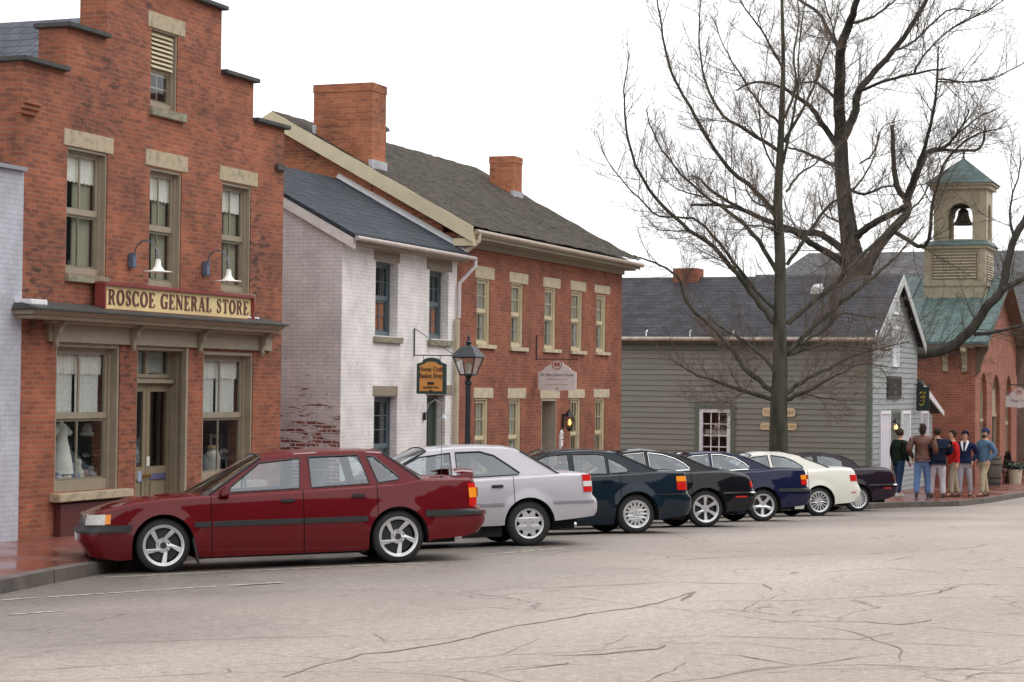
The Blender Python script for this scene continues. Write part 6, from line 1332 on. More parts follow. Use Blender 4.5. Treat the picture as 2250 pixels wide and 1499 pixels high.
leaves(b, q.x, 8.7, z+.58, .3, .16, 260, .12, rng); b.build('foliage', mat('dark_leaf', (.035,.05,.03), .6, var=.4, vs=20), e)
q = onY(2214, 1030, 8.95); z = sz(q.x, 8.95); e = empty('potted_evergreen', (q.x, 8.95, z), label='dark narrow potted evergreen standing left of the cream bucket planter', cat='plant')
MB().lathe([(0,0),(.14,0),(.18,.26),(.16,.26),(0,.24)], (q.x, 8.95, z), 'z', 16).build('pot', mat('dark_pot', (.06,.03,.025), .6), e, smooth=True)
b = MB(); b.tube([(q.x, 8.95, z+.2), (q.x, 8.95, z+.9)], [.03, .012], 6)
for i in range(520):
    f = rng.random(); rr = .21*(1-f)**.8*sqrt(rng.random())+.01; a = rng.uniform(0, 2*pi); c_ = Vector((q.x+rr*cos(a), 8.95+rr*sin(a), z+.28+f*.75)); d = Vector((cos(a)*.6, sin(a)*.6, rng.uniform(.2, 1))).normalized()*.09; e_ = d.orthogonal().normalized()*.02; b.quad(c_-e_, c_+e_, c_+d)
b.build('foliage', mat('evergreen', (.03,.022,.022), .7, var=.4, vs=20), e)
# =============================================================== CARS
def paint(name, c, metallic=.0, rough=.5):
    m = mat(name, c, rough, metal=metallic, var=.04, vs=3, coat=.7, spec=.05); return m
rubber = mat('tyre_rubber', (.018,.018,.019), .75, var=.2, vs=20)
blackp = mat('black_plastic', (.022,.023,.026), .5, var=.15)
under = mat('underside', (.008,.008,.008), .9)
alloy = mat('alloy', (.62,.63,.65), .28, metal=.55, var=.06)
alloyd = mat('brake_dark', (.04,.04,.042), .5, metal=.3)
chrome = mat('chrome', (.75,.75,.75), .12, metal=1, var=.03)
seatm = mat('seat_cloth', (.10,.105,.11), .85, var=.15)
cglass = glass('car_glass', (.74,.81,.83), .13, .01)
redl = mat('red_lens', (.55,.015,.012), .12, var=.1, vs=60); ambl = mat('amber_lens', (.85,.28,.02), .12, var=.1, vs=60); whtl = mat('clear_lens', (.62,.62,.60), .1, var=.2, vs=50)
def sstep(x): x = max(0, min(1, x)); return x*x*(3-2*x)
def wheel(parent, x, y, r, rimr, style, side, bolts=True):
    """y: outer face of the tyre; side +1 left, -1 right"""
    s = side; Wt = .19
    b = MB().lathe([(rimr*.9, -.01*s), (rimr+.004, .0), (r-.045, .0), (r-.02, -.012*s), (r-.003, -.03*s), (r, -.05*s), (r, -(Wt-.05)*s), (r-.02, -(Wt-.01)*s), (rimr, -Wt*s)], (x, y, r), 'y', 40)
    for k in (-.06, -.095, -.13): b.lathe([(r+.001, k*s-.004), (r+.001, k*s+.004)], (x, y, r), 'y', 40)
    hub = MB().lathe([(0, -.06*s), (rimr*.35, -.06*s), (rimr*.36, -.075*s), (rimr*.8, -.08*s), (rimr*.8, -.10*s), (0, -.10*s)], (x, y, r), 'y', 28).lathe([(rimr*.93, -.02*s), (rimr*.86, -.16*s), (0, -.165*s)], (x, y, r), 'y', 28)
    wl_ = hub.build('wheel', alloyd, parent, local=True, smooth=True)
    b.build('tyre', rubber, wl_, local=True, smooth=True, angle=50)
    R = rimr; b = MB()
    b.lathe([(R*.90, -.03*s), (R*.885, -.012*s), (R*.93, -.002*s), (R*1.0, .003*s), (R*1.02, -.004*s), (R*1.0, -.02*s), (R*.93, -.05*s)], (x, y, r), 'y', 48)
    n, hi, ho, w0, w1, tw, dish = style['n'], style['ri'], style['ro'], style['w0'], style['w1'], style.get('tw', 0), style.get('dish', .025)
    holes = []; off = style.get('rot', 0)
    for k in range(n):
        a = 2*pi*k/n+off; K = 5; h = []
        for i in range(K+1): t = i/K*2-1; h.append((hi*R*cos(a+t*w0/2), hi*R*sin(a+t*w0/2)))
        for i in range(K+1): t = 1-i/K*2; h.append((ho*R*cos(a+tw+t*w1/2), ho*R*sin(a+tw+t*w1/2)))
        holes.append(h)
    outer = [(R*.915*cos(2*pi*i/64), R*.915*sin(2*pi*i/64)) for i in range(64)]
    def f(dy): return lambda a, z: (x+a, y+(dy-dish*(1-min(1, (a*a+z*z)/(R*R))))*s, r+z)
    b.slab(outer, holes, f(-.008), f(-.034))
    rim = b.build('rim', alloy, wl_, local=True)
    b = MB().lathe([(0, (-dish+.006)*s), (R*.16, (-dish+.004)*s), (R*.17, (-dish-.01)*s)], (x, y, r), 'y', 20); b.build('hub_cap', alloyd if style.get('darkcap') else alloy, wl_, local=True, smooth=True)
    if bolts and s > 0:
        for k in range(5): a = 2*pi*k/5+.3; MB().lathe([(0, (-dish+.004)*s), (R*.035, (-dish+.003)*s), (R*.035, (-dish-.01)*s)], (x+R*.27*cos(a), y, r+R*.27*sin(a)), 'y', 8).build('lug_bolt', alloyd, wl_, local=True)
    return wl_
STY = dict(star5=dict(n=5, ri=.36, ro=.86, w0=.75, w1=.98, tw=.30, darkcap=1, dish=.03), eight=dict(n=8, ri=.66, ro=.87, w0=.22, w1=.44, dish=.012), fifteen=dict(n=15, ri=.60, ro=.82, w0=.17, w1=.20, dish=.014),
   six=dict(n=6, ri=.30, ro=.86, w0=.55, w1=.72, dish=.03), twin5=dict(n=5, ri=.34, ro=.85, w0=.55, w1=.92, tw=.0, rot=.4, dish=.03), turbine=dict(n=15, ri=.36, ro=.84, w0=.14, w1=.27, tw=.12, dish=.02), lace=dict(n=20, ri=.52, ro=.88, w0=.12, w1=.19, tw=.1, dish=.03))
def car(name, px, py, yaw, S, label, cat='car'):
    q = onG(px, py); a = radians(yaw); fd = Vector((cos(a), sin(a), 0)); lf = Vector((-sin(a), cos(a), 0))
    W = S['W']; T = S.get('track', .0); wb = 2.595
    base = Vector((q.x, q.y, 0))-lf*(W-.015)
    if lf.dot(Vector((-.7, -.7, 0))) < 0: raise Exception('side')
    # ground under the four wheels
    zs = [gz(*(base+fd*x_+lf*y_).xy) for x_, y_ in ((0, W), (wb, W), (0, -W), (wb, -W))]
    z0 = sum(zs)/4; pitch = -atan(((zs[1]+zs[3])-(zs[0]+zs[2]))/2/wb); roll = atan(((zs[0]+zs[1])-(zs[2]+zs[3]))/2/(2*W))
    dz = ((zs[0]+zs[1])-(zs[2]+zs[3]))/4
    e = empty(name, (base.x, base.y, (zs[0]+zs[2])/2), label=label, cat=cat, group='cars parked nose-in along the kerb')
    e.rotation_euler = (roll, pitch, a)
    P_ = S['paint']; XR, XF = S['xr'], S['xf']; r = S['r']; ra = r+.045
    belt, crown, bot = S['belt'], S.get('crown', .035), S['bot']
    fz, rz = S['front'], S['rear']   # (z, x) tables of the two ends
    def wf(x):   # plan half width
        f = 1
        if x > XF-1.0: t = (x-(XF-1.0))/1.0; f -= S.get('tf', .14)*t**2.6
        if x > XF-.16: t = (x-(XF-.16))/.16; f -= .13*(1-sqrt(max(0, 1-t*t)))
        if x < XR+.7: t = ((XR+.7)-x)/.7; f -= S.get('tr', .09)*t**2.4
        if x < XR+.16: t = ((XR+.16)-x)/.16; f -= .13*(1-sqrt(max(0, 1-t*t)))
        return W*f
    sec = S.get('sec', [(.12,.93),(.25,.975),(.4,.995),(.55,1.0),(.7,.992),(.8,.972),(.92,.945),(1.05,.92)])
    def ys(x, z):
        y = wf(x)*lerp(sec, z)
        # flared wheel arches
        for xc in (0, wb):
            d = sqrt((x-xc)**2+(z-r)**2)
            if ra-.01 <= d < ra+.10 and z > r-.12: y += S.get('flare', .018)*(1-(d-ra)/.10)
        return y
    def xs(x, z):
        if x > XF-.45: t = (x-(XF-.45))/.45; return (XF-.45)+t*(lerp(fz, z)-(XF-.45))
        if x < XR+.40: t = ((XR+.40)-x)/.40; return (XR+.40)+t*(lerp(rz, z)-(XR+.40))
        return x
    st = set()
    x = XR
    while x < XF+1e-6: st.add(round(x, 4)); x += (XF-XR)/96
    st.add(XF)
    for xc in (0, wb):
        for k in range(17): st.add(round(xc+ra*cos(pi*k/16), 4))
    for dx in (.01, .03, .06, .10, .15): st.add(round(XF-dx, 4)); st.add(round(XR+dx, 4))
    D0, D1, D2 = S['doors']
    for d in (D0, D1, D2): st.add(round(d-.0045, 4)); st.add(round(d+.0045, 4))
    st = sorted(st); sts = []
    for x in st:
        hit = [xc for xc in (0, wb) if abs(abs(x-xc)-ra) < 2e-4]
        if hit: sts += [(x, 's'), (x, 'a')] if x < hit[0] else [(x, 'a'), (x, 's')]
        else: sts.append((x, 'n'))
    NR, NC, ND = 9, 4, 9; rc = S.get('rc', .045)
    cow, blb = S['cowl'], S['blb']
    def column(x, kind):
        zb = lerp(bot, x)
        for xc in (0, wb):
            if kind != 's' and abs(x-xc) <= ra+1e-4: zb = max(zb, r+sqrt(max(0, ra*ra-(x-xc)**2)))
        zt = lerp(belt, x); zt = max(zt, zb+.06); out_ = []
        for j in range(NR+1):
            z = zb+(zt-rc-zb)*j/NR; out_.append((xs(x, z), ys(x, z), z))
        y0 = ys(x, zt-rc)
        for j in range(1, NC+1):
            t = pi/2*j/NC; out_.append((xs(x, zt-rc+rc*sin(t)), y0-rc*(1-cos(t)), zt-rc+rc*sin(t)))
        cr = crown*min(1, (XF-x)/.35, (x-XR)/.25); cr = max(cr, 0)
        deck = x >= cow-.12 or x <= blb+.12
        y1 = y0-rc
        for j in range(1, ND+1):
            t = j/ND; z = zt+cr*(1-(1-t)**2.4)
            if x >= cow-.12: z += S.get('rib', .0)*(sstep((t-.12)/.06)-1)*min(1, (XF-x)/.5)
            out_.append((xs(x, zt), y1*(1-t), z))
        return out_, deck
    cols = [(x, column(x, k)) for x, k in sts]
    n1, n2 = NR+NC, NR+NC+ND
    body, liner = MB(), MB(); doors = {0: MB(), 1: MB()}
    def seg(mb, c0, c1, j0, j1, s):
        for j in range(j0, j1):
            p = [c0[j], c1[j], c1[j+1], c0[j+1]]; mb.quad(*[(q_[0], q_[1]*s, q_[2]) for q_ in p])
    for (xa, (ca, da)), (xb, (cb, db)) in zip(cols, cols[1:]):
        if xb-xa < 1e-6: continue
        mid = (xa+xb)/2; gap = any(abs(mid-d) < .0046 for d in (D0, D1, D2))
        tgt = body
        if D0 < mid < D1: tgt = doors[1]
        elif D1 < mid < D2: tgt = doors[0]
        if not gap: seg(tgt, ca, cb, 0, n1, 1)
        seg(body, ca, cb, 0, n1, -1)
        if D0-.03 < mid < D2+.03:
            for j in range(0, n1):
                p = [ca[j], cb[j], cb[j+1], ca[j+1]]; body.quad(*[(q_[0], q_[1]-.012, q_[2]) for q_ in p], mi=1)
        if da and db:
            seg(body, ca, cb, n1, n2, 1); seg(body, ca, cb, n1, n2, -1)
    for c in (cols[0][1][0], cols[-1][1][0]):
        for j in range(0, n1): body.quad(c[j], c[j+1], (c[j+1][0], -c[j+1][1], c[j+1][2]), (c[j][0], -c[j][1], c[j][2]))
    # wheel arches: inner liners
    for xc in (0, wb):
        for s in (1, -1):
            arc = [(xc+ra*cos(pi*k/16), r+ra*sin(pi*k/16)) for k in range(17)]
            for (p, q_) in zip(arc, arc[1:]):
                yp, yq = wf(p[0])*lerp(sec, p[1])+.004, wf(q_[0])*lerp(sec, q_[1])+.004
                body.quad((p[0], yp*s, p[1]), (q_[0], yq*s, q_[1]), (q_[0], s*.42, q_[1]), (p[0], s*.42, p[1]), mi=1)
            body.quad(*[(p[0], s*.45, p[1]) for p in arc], mi=1)
    body.box((XR+.28, -W*.7, .20), (-ra-.02, W*.7, .36), mi=1); body.box((ra+.02, -W*.90, .13), (wb-ra-.02, W*.90, .33), mi=1); body.box((wb+ra+.02, -W*.80, .15), (XF-.14, W*.80, .36), mi=1); body.box((-ra-.05, -.42, .2), (wb+ra+.05, .42, .42), mi=1)
    bo = body.build('body', [P_, under], e, local=True, smooth=True, angle=32)
    for k in (0, 1):
        nm = 'door'; d_ = doors[k].build(nm, P_, e, local=True, smooth=True, angle=32, label=('front door' if k == 0 else 'rear door') if False else None)
        hx = (D1+.10 if k == 0 else D0+.14); hz = lerp(belt, hx)-S.get('hz', .10)
        yy = ys(hx+.07, hz)
        hb = MB().box((hx, yy-.005, hz-.018), (hx+.15, yy+.026, hz+.018)).build('handle', S.get('handle', blackp), d_, local=True, bevel=.008)
    # ---------------------------------------------------- greenhouse
    G = S['gh']; tum = S.get('tum', .40); yb_ = lambda x: ys(x, lerp(belt, x))-rc-.012
    def gy(x, z):
        zb = lerp(belt, x) if x < cow else lerp(belt, cow); xx = max(blb-.05, min(cow, x))
        return wf(xx)*lerp(sec, lerp(belt, xx))-rc-.012-(z-zb)*tum
    outl = [(x, z) for x, z in G]; xs_ = [x for x, z in G]
    # base line follows the belt back from the backlight foot to the cowl
    bx0, bx1 = G[-1][0], G[0][0]; basel = [(bx0+(bx1-bx0)*k/12, lerp(belt, bx0+(bx1-bx0)*k/12)-.012) for k in range(1, 12)]
    for s in (1, -1):
        f = lambda x, z, s=s: (x, s*gy(x, z), z); f2 = lambda x, z, s=s: (x, s*(gy(x, z)-.03), z)
        MBg = MB().slab(outl+basel, S['wins'], f, f2, rim=True); MBg.build('pillars', P_, e, local=True)
        for w_ in S['wins']:
            f = lambda x, z, s=s: (x, s*(gy(x, z)-.010), z)
            cx_, cz_ = sum(p[0] for p in w_)/len(w_), sum(p[1] for p in w_)/len(w_)
            big = [(cx_+(p[0]-cx_)*1.03, cz_+(p[1]-cz_)*1.04) for p in w_]
            wo = MB().slab(big, [], f, f, back=False, rim=False).build('side_window', cglass, e, local=True)
            loop = [(p[0], s*(gy(*p)+.002), p[1]) for p in w_]; MB().tube(loop+[loop[0]], .006 if S.get('trim') else .009, 5).build('window_trim', S.get('trim', blackp), wo, local=True)
    # roof, windscreen, rear window: sections across the car
    def cross(mb, pts, rise, bul, n=10, lo=-1, hi=1, mi=0):
        rows = []
        for (x, z, w_) in pts:
            y = gy(x, z)
            row = []
            for k in range(n+1):
                t = lo+(hi-lo)*k/n; h_ = (1-abs(t)**2.6); row.append((x+bul*h_*w_, y*t, z+rise*h_*w_))
            rows.append(row)
        for a_, c_ in zip(rows, rows[1:]):
            for k in range(n): mb.quad(a_[k], a_[k+1], c_[k+1], c_[k], mi=mi)
    i0, i1 = S['roof']   # indices in gh of header and of backlight top
    A0, A1 = G[0], G[i0]; C1, C0 = G[i1], G[-1]
    rb = MB(); cross(rb, [(x, z, 1) for x, z in G[i0:i1+1]], S.get('rise', .045), 0, 14); 
    # header strips
    rb.build('roof', P_, e, local=True, smooth=True, angle=40)
    hl = lerp(belt, cow)
    bulge = .16
    wp = [(A0[0]+(A1[0]-A0[0])*t, A0[1]+(A1[1]-A0[1])*t, 1) for t in [k/8 for k in range(9)]]
    def scr(pts, rise, b0, b1, nm, inset=.94):
        mb = MB(); rows = []
        for i, (x, z, _) in enumerate(pts):
            t = i/(len(pts)-1); y = gy(x, z); row = []
            for k in range(13):
                u = -1+k/6; h_ = 1-abs(u)**2.4; row.append((x+(b0+(b1-b0)*t)*h_, y*u, z+(rise*t+S.get('crown', .035)*(1-t)*.6)*h_))
            rows.append(row)
        for a_, c_ in zip(rows, rows[1:]):
            for k in range(12): mb.quad(a_[k], a_[k+1], c_[k+1], c_[k])
        o = mb.build(nm, cglass, e, local=True, smooth=True)
        fr = MB().tube([(p[0], p[1], p[2]+.002) for p in [r_[0] for r_ in rows]], .014, 5).tube([(p[0], p[1], p[2]+.002) for p in [r_[-1] for r_ in rows]], .014, 5).tube(rows[0], .012, 5).tube(rows[-1], .010, 5)
        fr.build('window_trim', S.get('strim', blackp), o, local=True); return o
    scr(wp, S.get('rise', .045), .20, .0, 'windscreen')
    bp_ = [(x, z, 1) for x, z in reversed(G[i1:])]; nb = len(bp_)
    if nb == 2: bp_ = [(bp_[0][0]+(bp_[1][0]-bp_[0][0])*k/6, bp_[0][1]+(bp_[1][1]-bp_[0][1])*k/6, 1) for k in range(7)]
    scr(bp_, S.get('rise', .045), -.16, .0, 'rear_window')
    # ---------------------------------------------------- cabin
    fl = .30
    for (sx, sy) in ((1.22, .36), (1.22, -.36)):
        o = MB().box((sx-.25, sy-.24, fl), (sx+.27, sy+.24, fl+.22)).hexa([(sx-.34, sy-.23, fl+.2), (sx-.18, sy-.23, fl+.2), (sx-.18, sy+.23, fl+.2), (sx-.34, sy+.23, fl+.2), (sx-.50, sy-.20, fl+.74), (sx-.40, sy-.20, fl+.74), (sx-.40, sy+.20, fl+.74), (sx-.50, sy+.20, fl+.74)]).build('seat', seatm, e, local=True, bevel=.03)
        MB().box((sx-.50, sy-.12, fl+.76), (sx-.42, sy+.12, fl+.91)).tube([(sx-.46, sy-.05, fl+.7), (sx-.46, sy-.05, fl+.8)], .008, 5).tube([(sx-.46, sy+.05, fl+.7), (sx-.46, sy+.05, fl+.8)], .008, 5).build('headrest', seatm, o, local=True, bevel=.02)
    o = MB().box((-.02, -.62, fl), (.52, .62, fl+.24)).hexa([(-.1, -.62, fl+.2), (.12, -.62, fl+.2), (.12, .62, fl+.2), (-.1, .62, fl+.2), (-.26, -.56, fl+.66), (-.12, -.56, fl+.66), (-.12, .56, fl+.66), (-.26, .56, fl+.66)]).build('seat', seatm, e, local=True, bevel=.03)
    MB().box((1.75, -.66, .55), (2.12, .66, .80)).box((-.45, -.58, .80), (-.2, .58, .86)).build('dashboard', blackp, e, local=True, bevel=.03)
    MB().lathe([(.165,0),(.18,.012),(.195,0),(.18,-.012),(.165,0)], (1.66, .36, .82), 'x', 24).build('steering_wheel', blackp, e, local=True, smooth=True)
    MB().quad((blb+.1, -W*.8, .22), (cow, -W*.8, .22), (cow, W*.8, .22), (blb+.1, W*.8, .22)).build('floor_pan', under, e, local=True)
    # ---------------------------------------------------- wheels
    for (xx, s) in ((0, 1), (wb, 1), (0, -1), (wb, -1)):
        wheel(e, xx, s*(W*.985-.012), r, S['rimr'], STY[S['style']], s, S['style'] in ('star5', 'eight', 'fifteen'))
    # ---------------------------------------------------- dressings
    def strip(nm, x0, x1, zf, h, t, m, parent=None, both=True):
        for s in ((1, -1) if both else (1,)):
            mb = MB(); L_ = []; n = max(3, int((x1-x0)/.05))
            for k in range(n+1):
                x = x0+(x1-x0)*k/n; zc = zf(x); 
                def pt(z, o): 
                    xx = xs(x, z); return (xx, s*(ys(x, z)+o), z)
                L_.append([pt(zc-h/2, -.01), pt(zc-h/2+.006, t), pt(zc+h/2-.006, t), pt(zc+h/2, -.01)])
            for a_, c_ in zip(L_, L_[1:]):
                for k in range(3): mb.quad(a_[k], c_[k], c_[k+1], a_[k+1])
            for c_ in (L_[0], L_[-1]): mb.quad(*c_)
            mb.build(nm, m, parent or e, local=True, smooth=True, angle=40)
    def wrap(nm, x0, end, z0, z1, yin, t, m, parent=None, n=9, both=True):
        """patch that starts on the flank at x0, turns the corner at the given end and runs in to y=yin"""
        XE = XF if end > 0 else XR
        for s in ((1, -1) if both else (1,)):
            mb = MB(); path = []
            for k in range(n+1):
                x = x0+(XE-x0)*k/n; path.append((x, None))
            rows = []
            for z in [z0+(z1-z0)*j/4 for j in range(5)]:
                row = [(xs(x, z)+end*t*(k/n)**3, s*(wf(x)*lerp(sec, z)+t*(1-(k/n)**6)), z) for k, (x, _) in enumerate(path)]
                ye = wf(XE)*lerp(sec, z); row += [(xs(XE, z)+end*t, s*(ye+(yin-ye)*j/4), z) for j in range(1, 5)]
                rows.append(row)
            for a_, c_ in zip(rows, rows[1:]):
                for k in range(len(a_)-1): mb.quad(a_[k], a_[k+1], c_[k+1], c_[k])
            for r_ in (rows[0], rows[-1]):
                for k in range(len(r_)-1):
                    p, q_ = r_[k], r_[k+1]; mb.quad(p, q_, (q_[0]-end*.02, q_[1]-s*.02, q_[2]), (p[0]-end*.02, p[1]-s*.02, p[2]))
            a_, c_ = rows[0][0], rows[-1][0]; mb.quad(a_, c_, (c_[0], c_[1]-s*.02, c_[2]), (a_[0], a_[1]-s*.02, a_[2]))
            mb.build(nm, m, parent or e, local=True, smooth=True, angle=50)
    for it in S['dress']:
        if it[0] == 'strip': strip(*it[1:])
        elif it[0] == 'wrap': wrap(*it[1:])
    # mirrors
    mxx = S.get('mx', 1.86); mz = lerp(belt, mxx)+.045
    for s in (1, -1):
        y_ = ys(mxx, lerp(belt, mxx)); mo = MB().hexa([(mxx-.05, s*(y_-.02), mz-.07), (mxx+.08, s*(y_-.02), mz-.06), (mxx+.06, s*(y_+.15), mz-.05), (mxx-.05, s*(y_+.16), mz-.055), (mxx-.05, s*(y_-.01), mz+.05), (mxx+.03, s*(y_-.01), mz+.04), (mxx+.01, s*(y_+.14), mz+.05), (mxx-.05, s*(y_+.15), mz+.055)]).build('wing_mirror', P_, e, local=True, bevel=.018)
        MB().box((mxx-.056, s*(y_+.07)-.07, mz-.045), (mxx-.051, s*(y_+.07)+.065, mz+.045)).build('mirror_glass', chrome, mo, local=True)
    xe = lerp(rz, .45)
    MB().tube([(XR+.35, -.35, .22), (XR-.02, -.35, .21)], .028, 10).tube([(XR+.35, .35, .22), (XR-.02, .35, .21)] if S.get('twinpipe') else [(XR+.35, -.42, .22), (XR-.02, -.42, .21)], .028, 10).build('exhaust', chrome, e, local=True, smooth=True)
    xr_ = lerp(rz, .62); MB().box((xr_-.012, -.17, .56), (xr_+.02, .17, .68)).build('number_plate', mat('plate', (.6,.6,.62), .5), e, local=True)
    xf_ = lerp(fz, .42); MB().box((xf_-.01, -.16, .36), (xf_+.014, .16, .47)).build('number_plate', M['white'], e, local=True)
    # grille and headlamps
    zg = S['grille']; xg_ = lerp(fz, (zg[0]+zg[1])/2); b = MB(); b.box((xg_-.04, -.34, zg[0]), (xg_+.010, .34, zg[1])); g_ = b.build('grille', blackp, e, local=True, bevel=.008)
    b = MB(); b.box((xg_-.02, -.355, zg[1]-.012), (xg_+.02, .355, zg[1]+.008)).box((xg_-.02, -.355, zg[0]-.008), (xg_+.02, .355, zg[0]+.01)).box((xg_-.02, -.355, zg[0]+.01), (xg_+.02, -.335, zg[1]-.012)).box((xg_-.02, .335, zg[0]+.01), (xg_+.02, .355, zg[1]-.012))
    for k in range(7): b.box((xg_, -.29+.096*k, zg[0]+.01), (xg_+.014, -.284+.096*k, zg[1]-.012))
    b.build('grille_surround', chrome, g_, local=True)
    if S.get('spoiler'):
        zd = lerp(belt, XR+.1)+crown; b = MB(); n = 14; rows = []
        for k in range(n+1):
            y = -.62+1.24*k/n; t = abs(y)/.62; zz = zd+.055-.035*t**4; xx = XR+.10+.06*t**3
            rows.append([(xx-.10, y, zz), (xx+.02, y, zz+.014), (xx+.12, y, zz+.002), (xx+.02, y, zz-.012)])
        for a_, c_ in zip(rows, rows[1:]):
            for k in range(4): b.quad(a_[k], c_[k], c_[(k+1) % 4], a_[(k+1) % 4])
        for c_ in (rows[0], rows[-1]): b.quad(*c_)
        for y in (-.6, .6): b.hexa([(XR+.06, y-.04, zd-.04), (XR+.28, y-.03, zd-.04), (XR+.28, y+.03, zd-.04), (XR+.06, y+.04, zd-.04), (XR+.06, y-.03, zd+.02), (XR+.16, y-.02, zd+.02), (XR+.16, y+.02, zd+.02), (XR+.06, y+.03, zd+.02)])
        b.build('spoiler', P_, e, local=True, smooth=True, angle=40)
    if S.get('flap'):
        for s in (1, -1): MB().hexa([(wb-ra-.03, s*(W-.22), .10), (wb-ra-.05, s*(W-.22), .10), (wb-ra-.05, s*(W+.0), .08), (wb-ra-.03, s*(W+.0), .08), (wb-ra+.03, s*(W-.22), .36), (wb-ra+.01, s*(W-.22), .36), (wb-ra+.01, s*(W+.005), .36), (wb-ra+.03, s*(W+.005), .36)]).build('mud_flap', blackp, e, local=True)
    if S.get('antenna'):
        ax, ay, al_, lx = S['antenna']; zz = lerp(belt, ax)+.0; MB().lathe([(.014,-.01),(.014,.02),(.006,.03)], (ax, ay, zz), 'z', 8).tube([(ax, ay, zz), (ax-lx, ay, zz+al_)], .003, 5).build('antenna', blackp, e, local=True)
    return e
def ramp(*p): return [tuple(q) for q in p]
c_belt = lambda z0, z1, zr, nose=.64: [(-1.12, zr-.03), (-1.0, zr), (-.4, zr), (0, z1+.01), (1.0, (z0+z1)/2), (2.12, z0), (2.6, z0-.02), (3.1, z0-.07), (3.45, nose+.04), (3.56, nose)]
SILL = [(-1.12,.31),(-.9,.27),(-.42,.245),(-.34,.2),(.34,.155),(2.3,.145),(3.03,.15),(3.2,.14),(3.56,.20)]
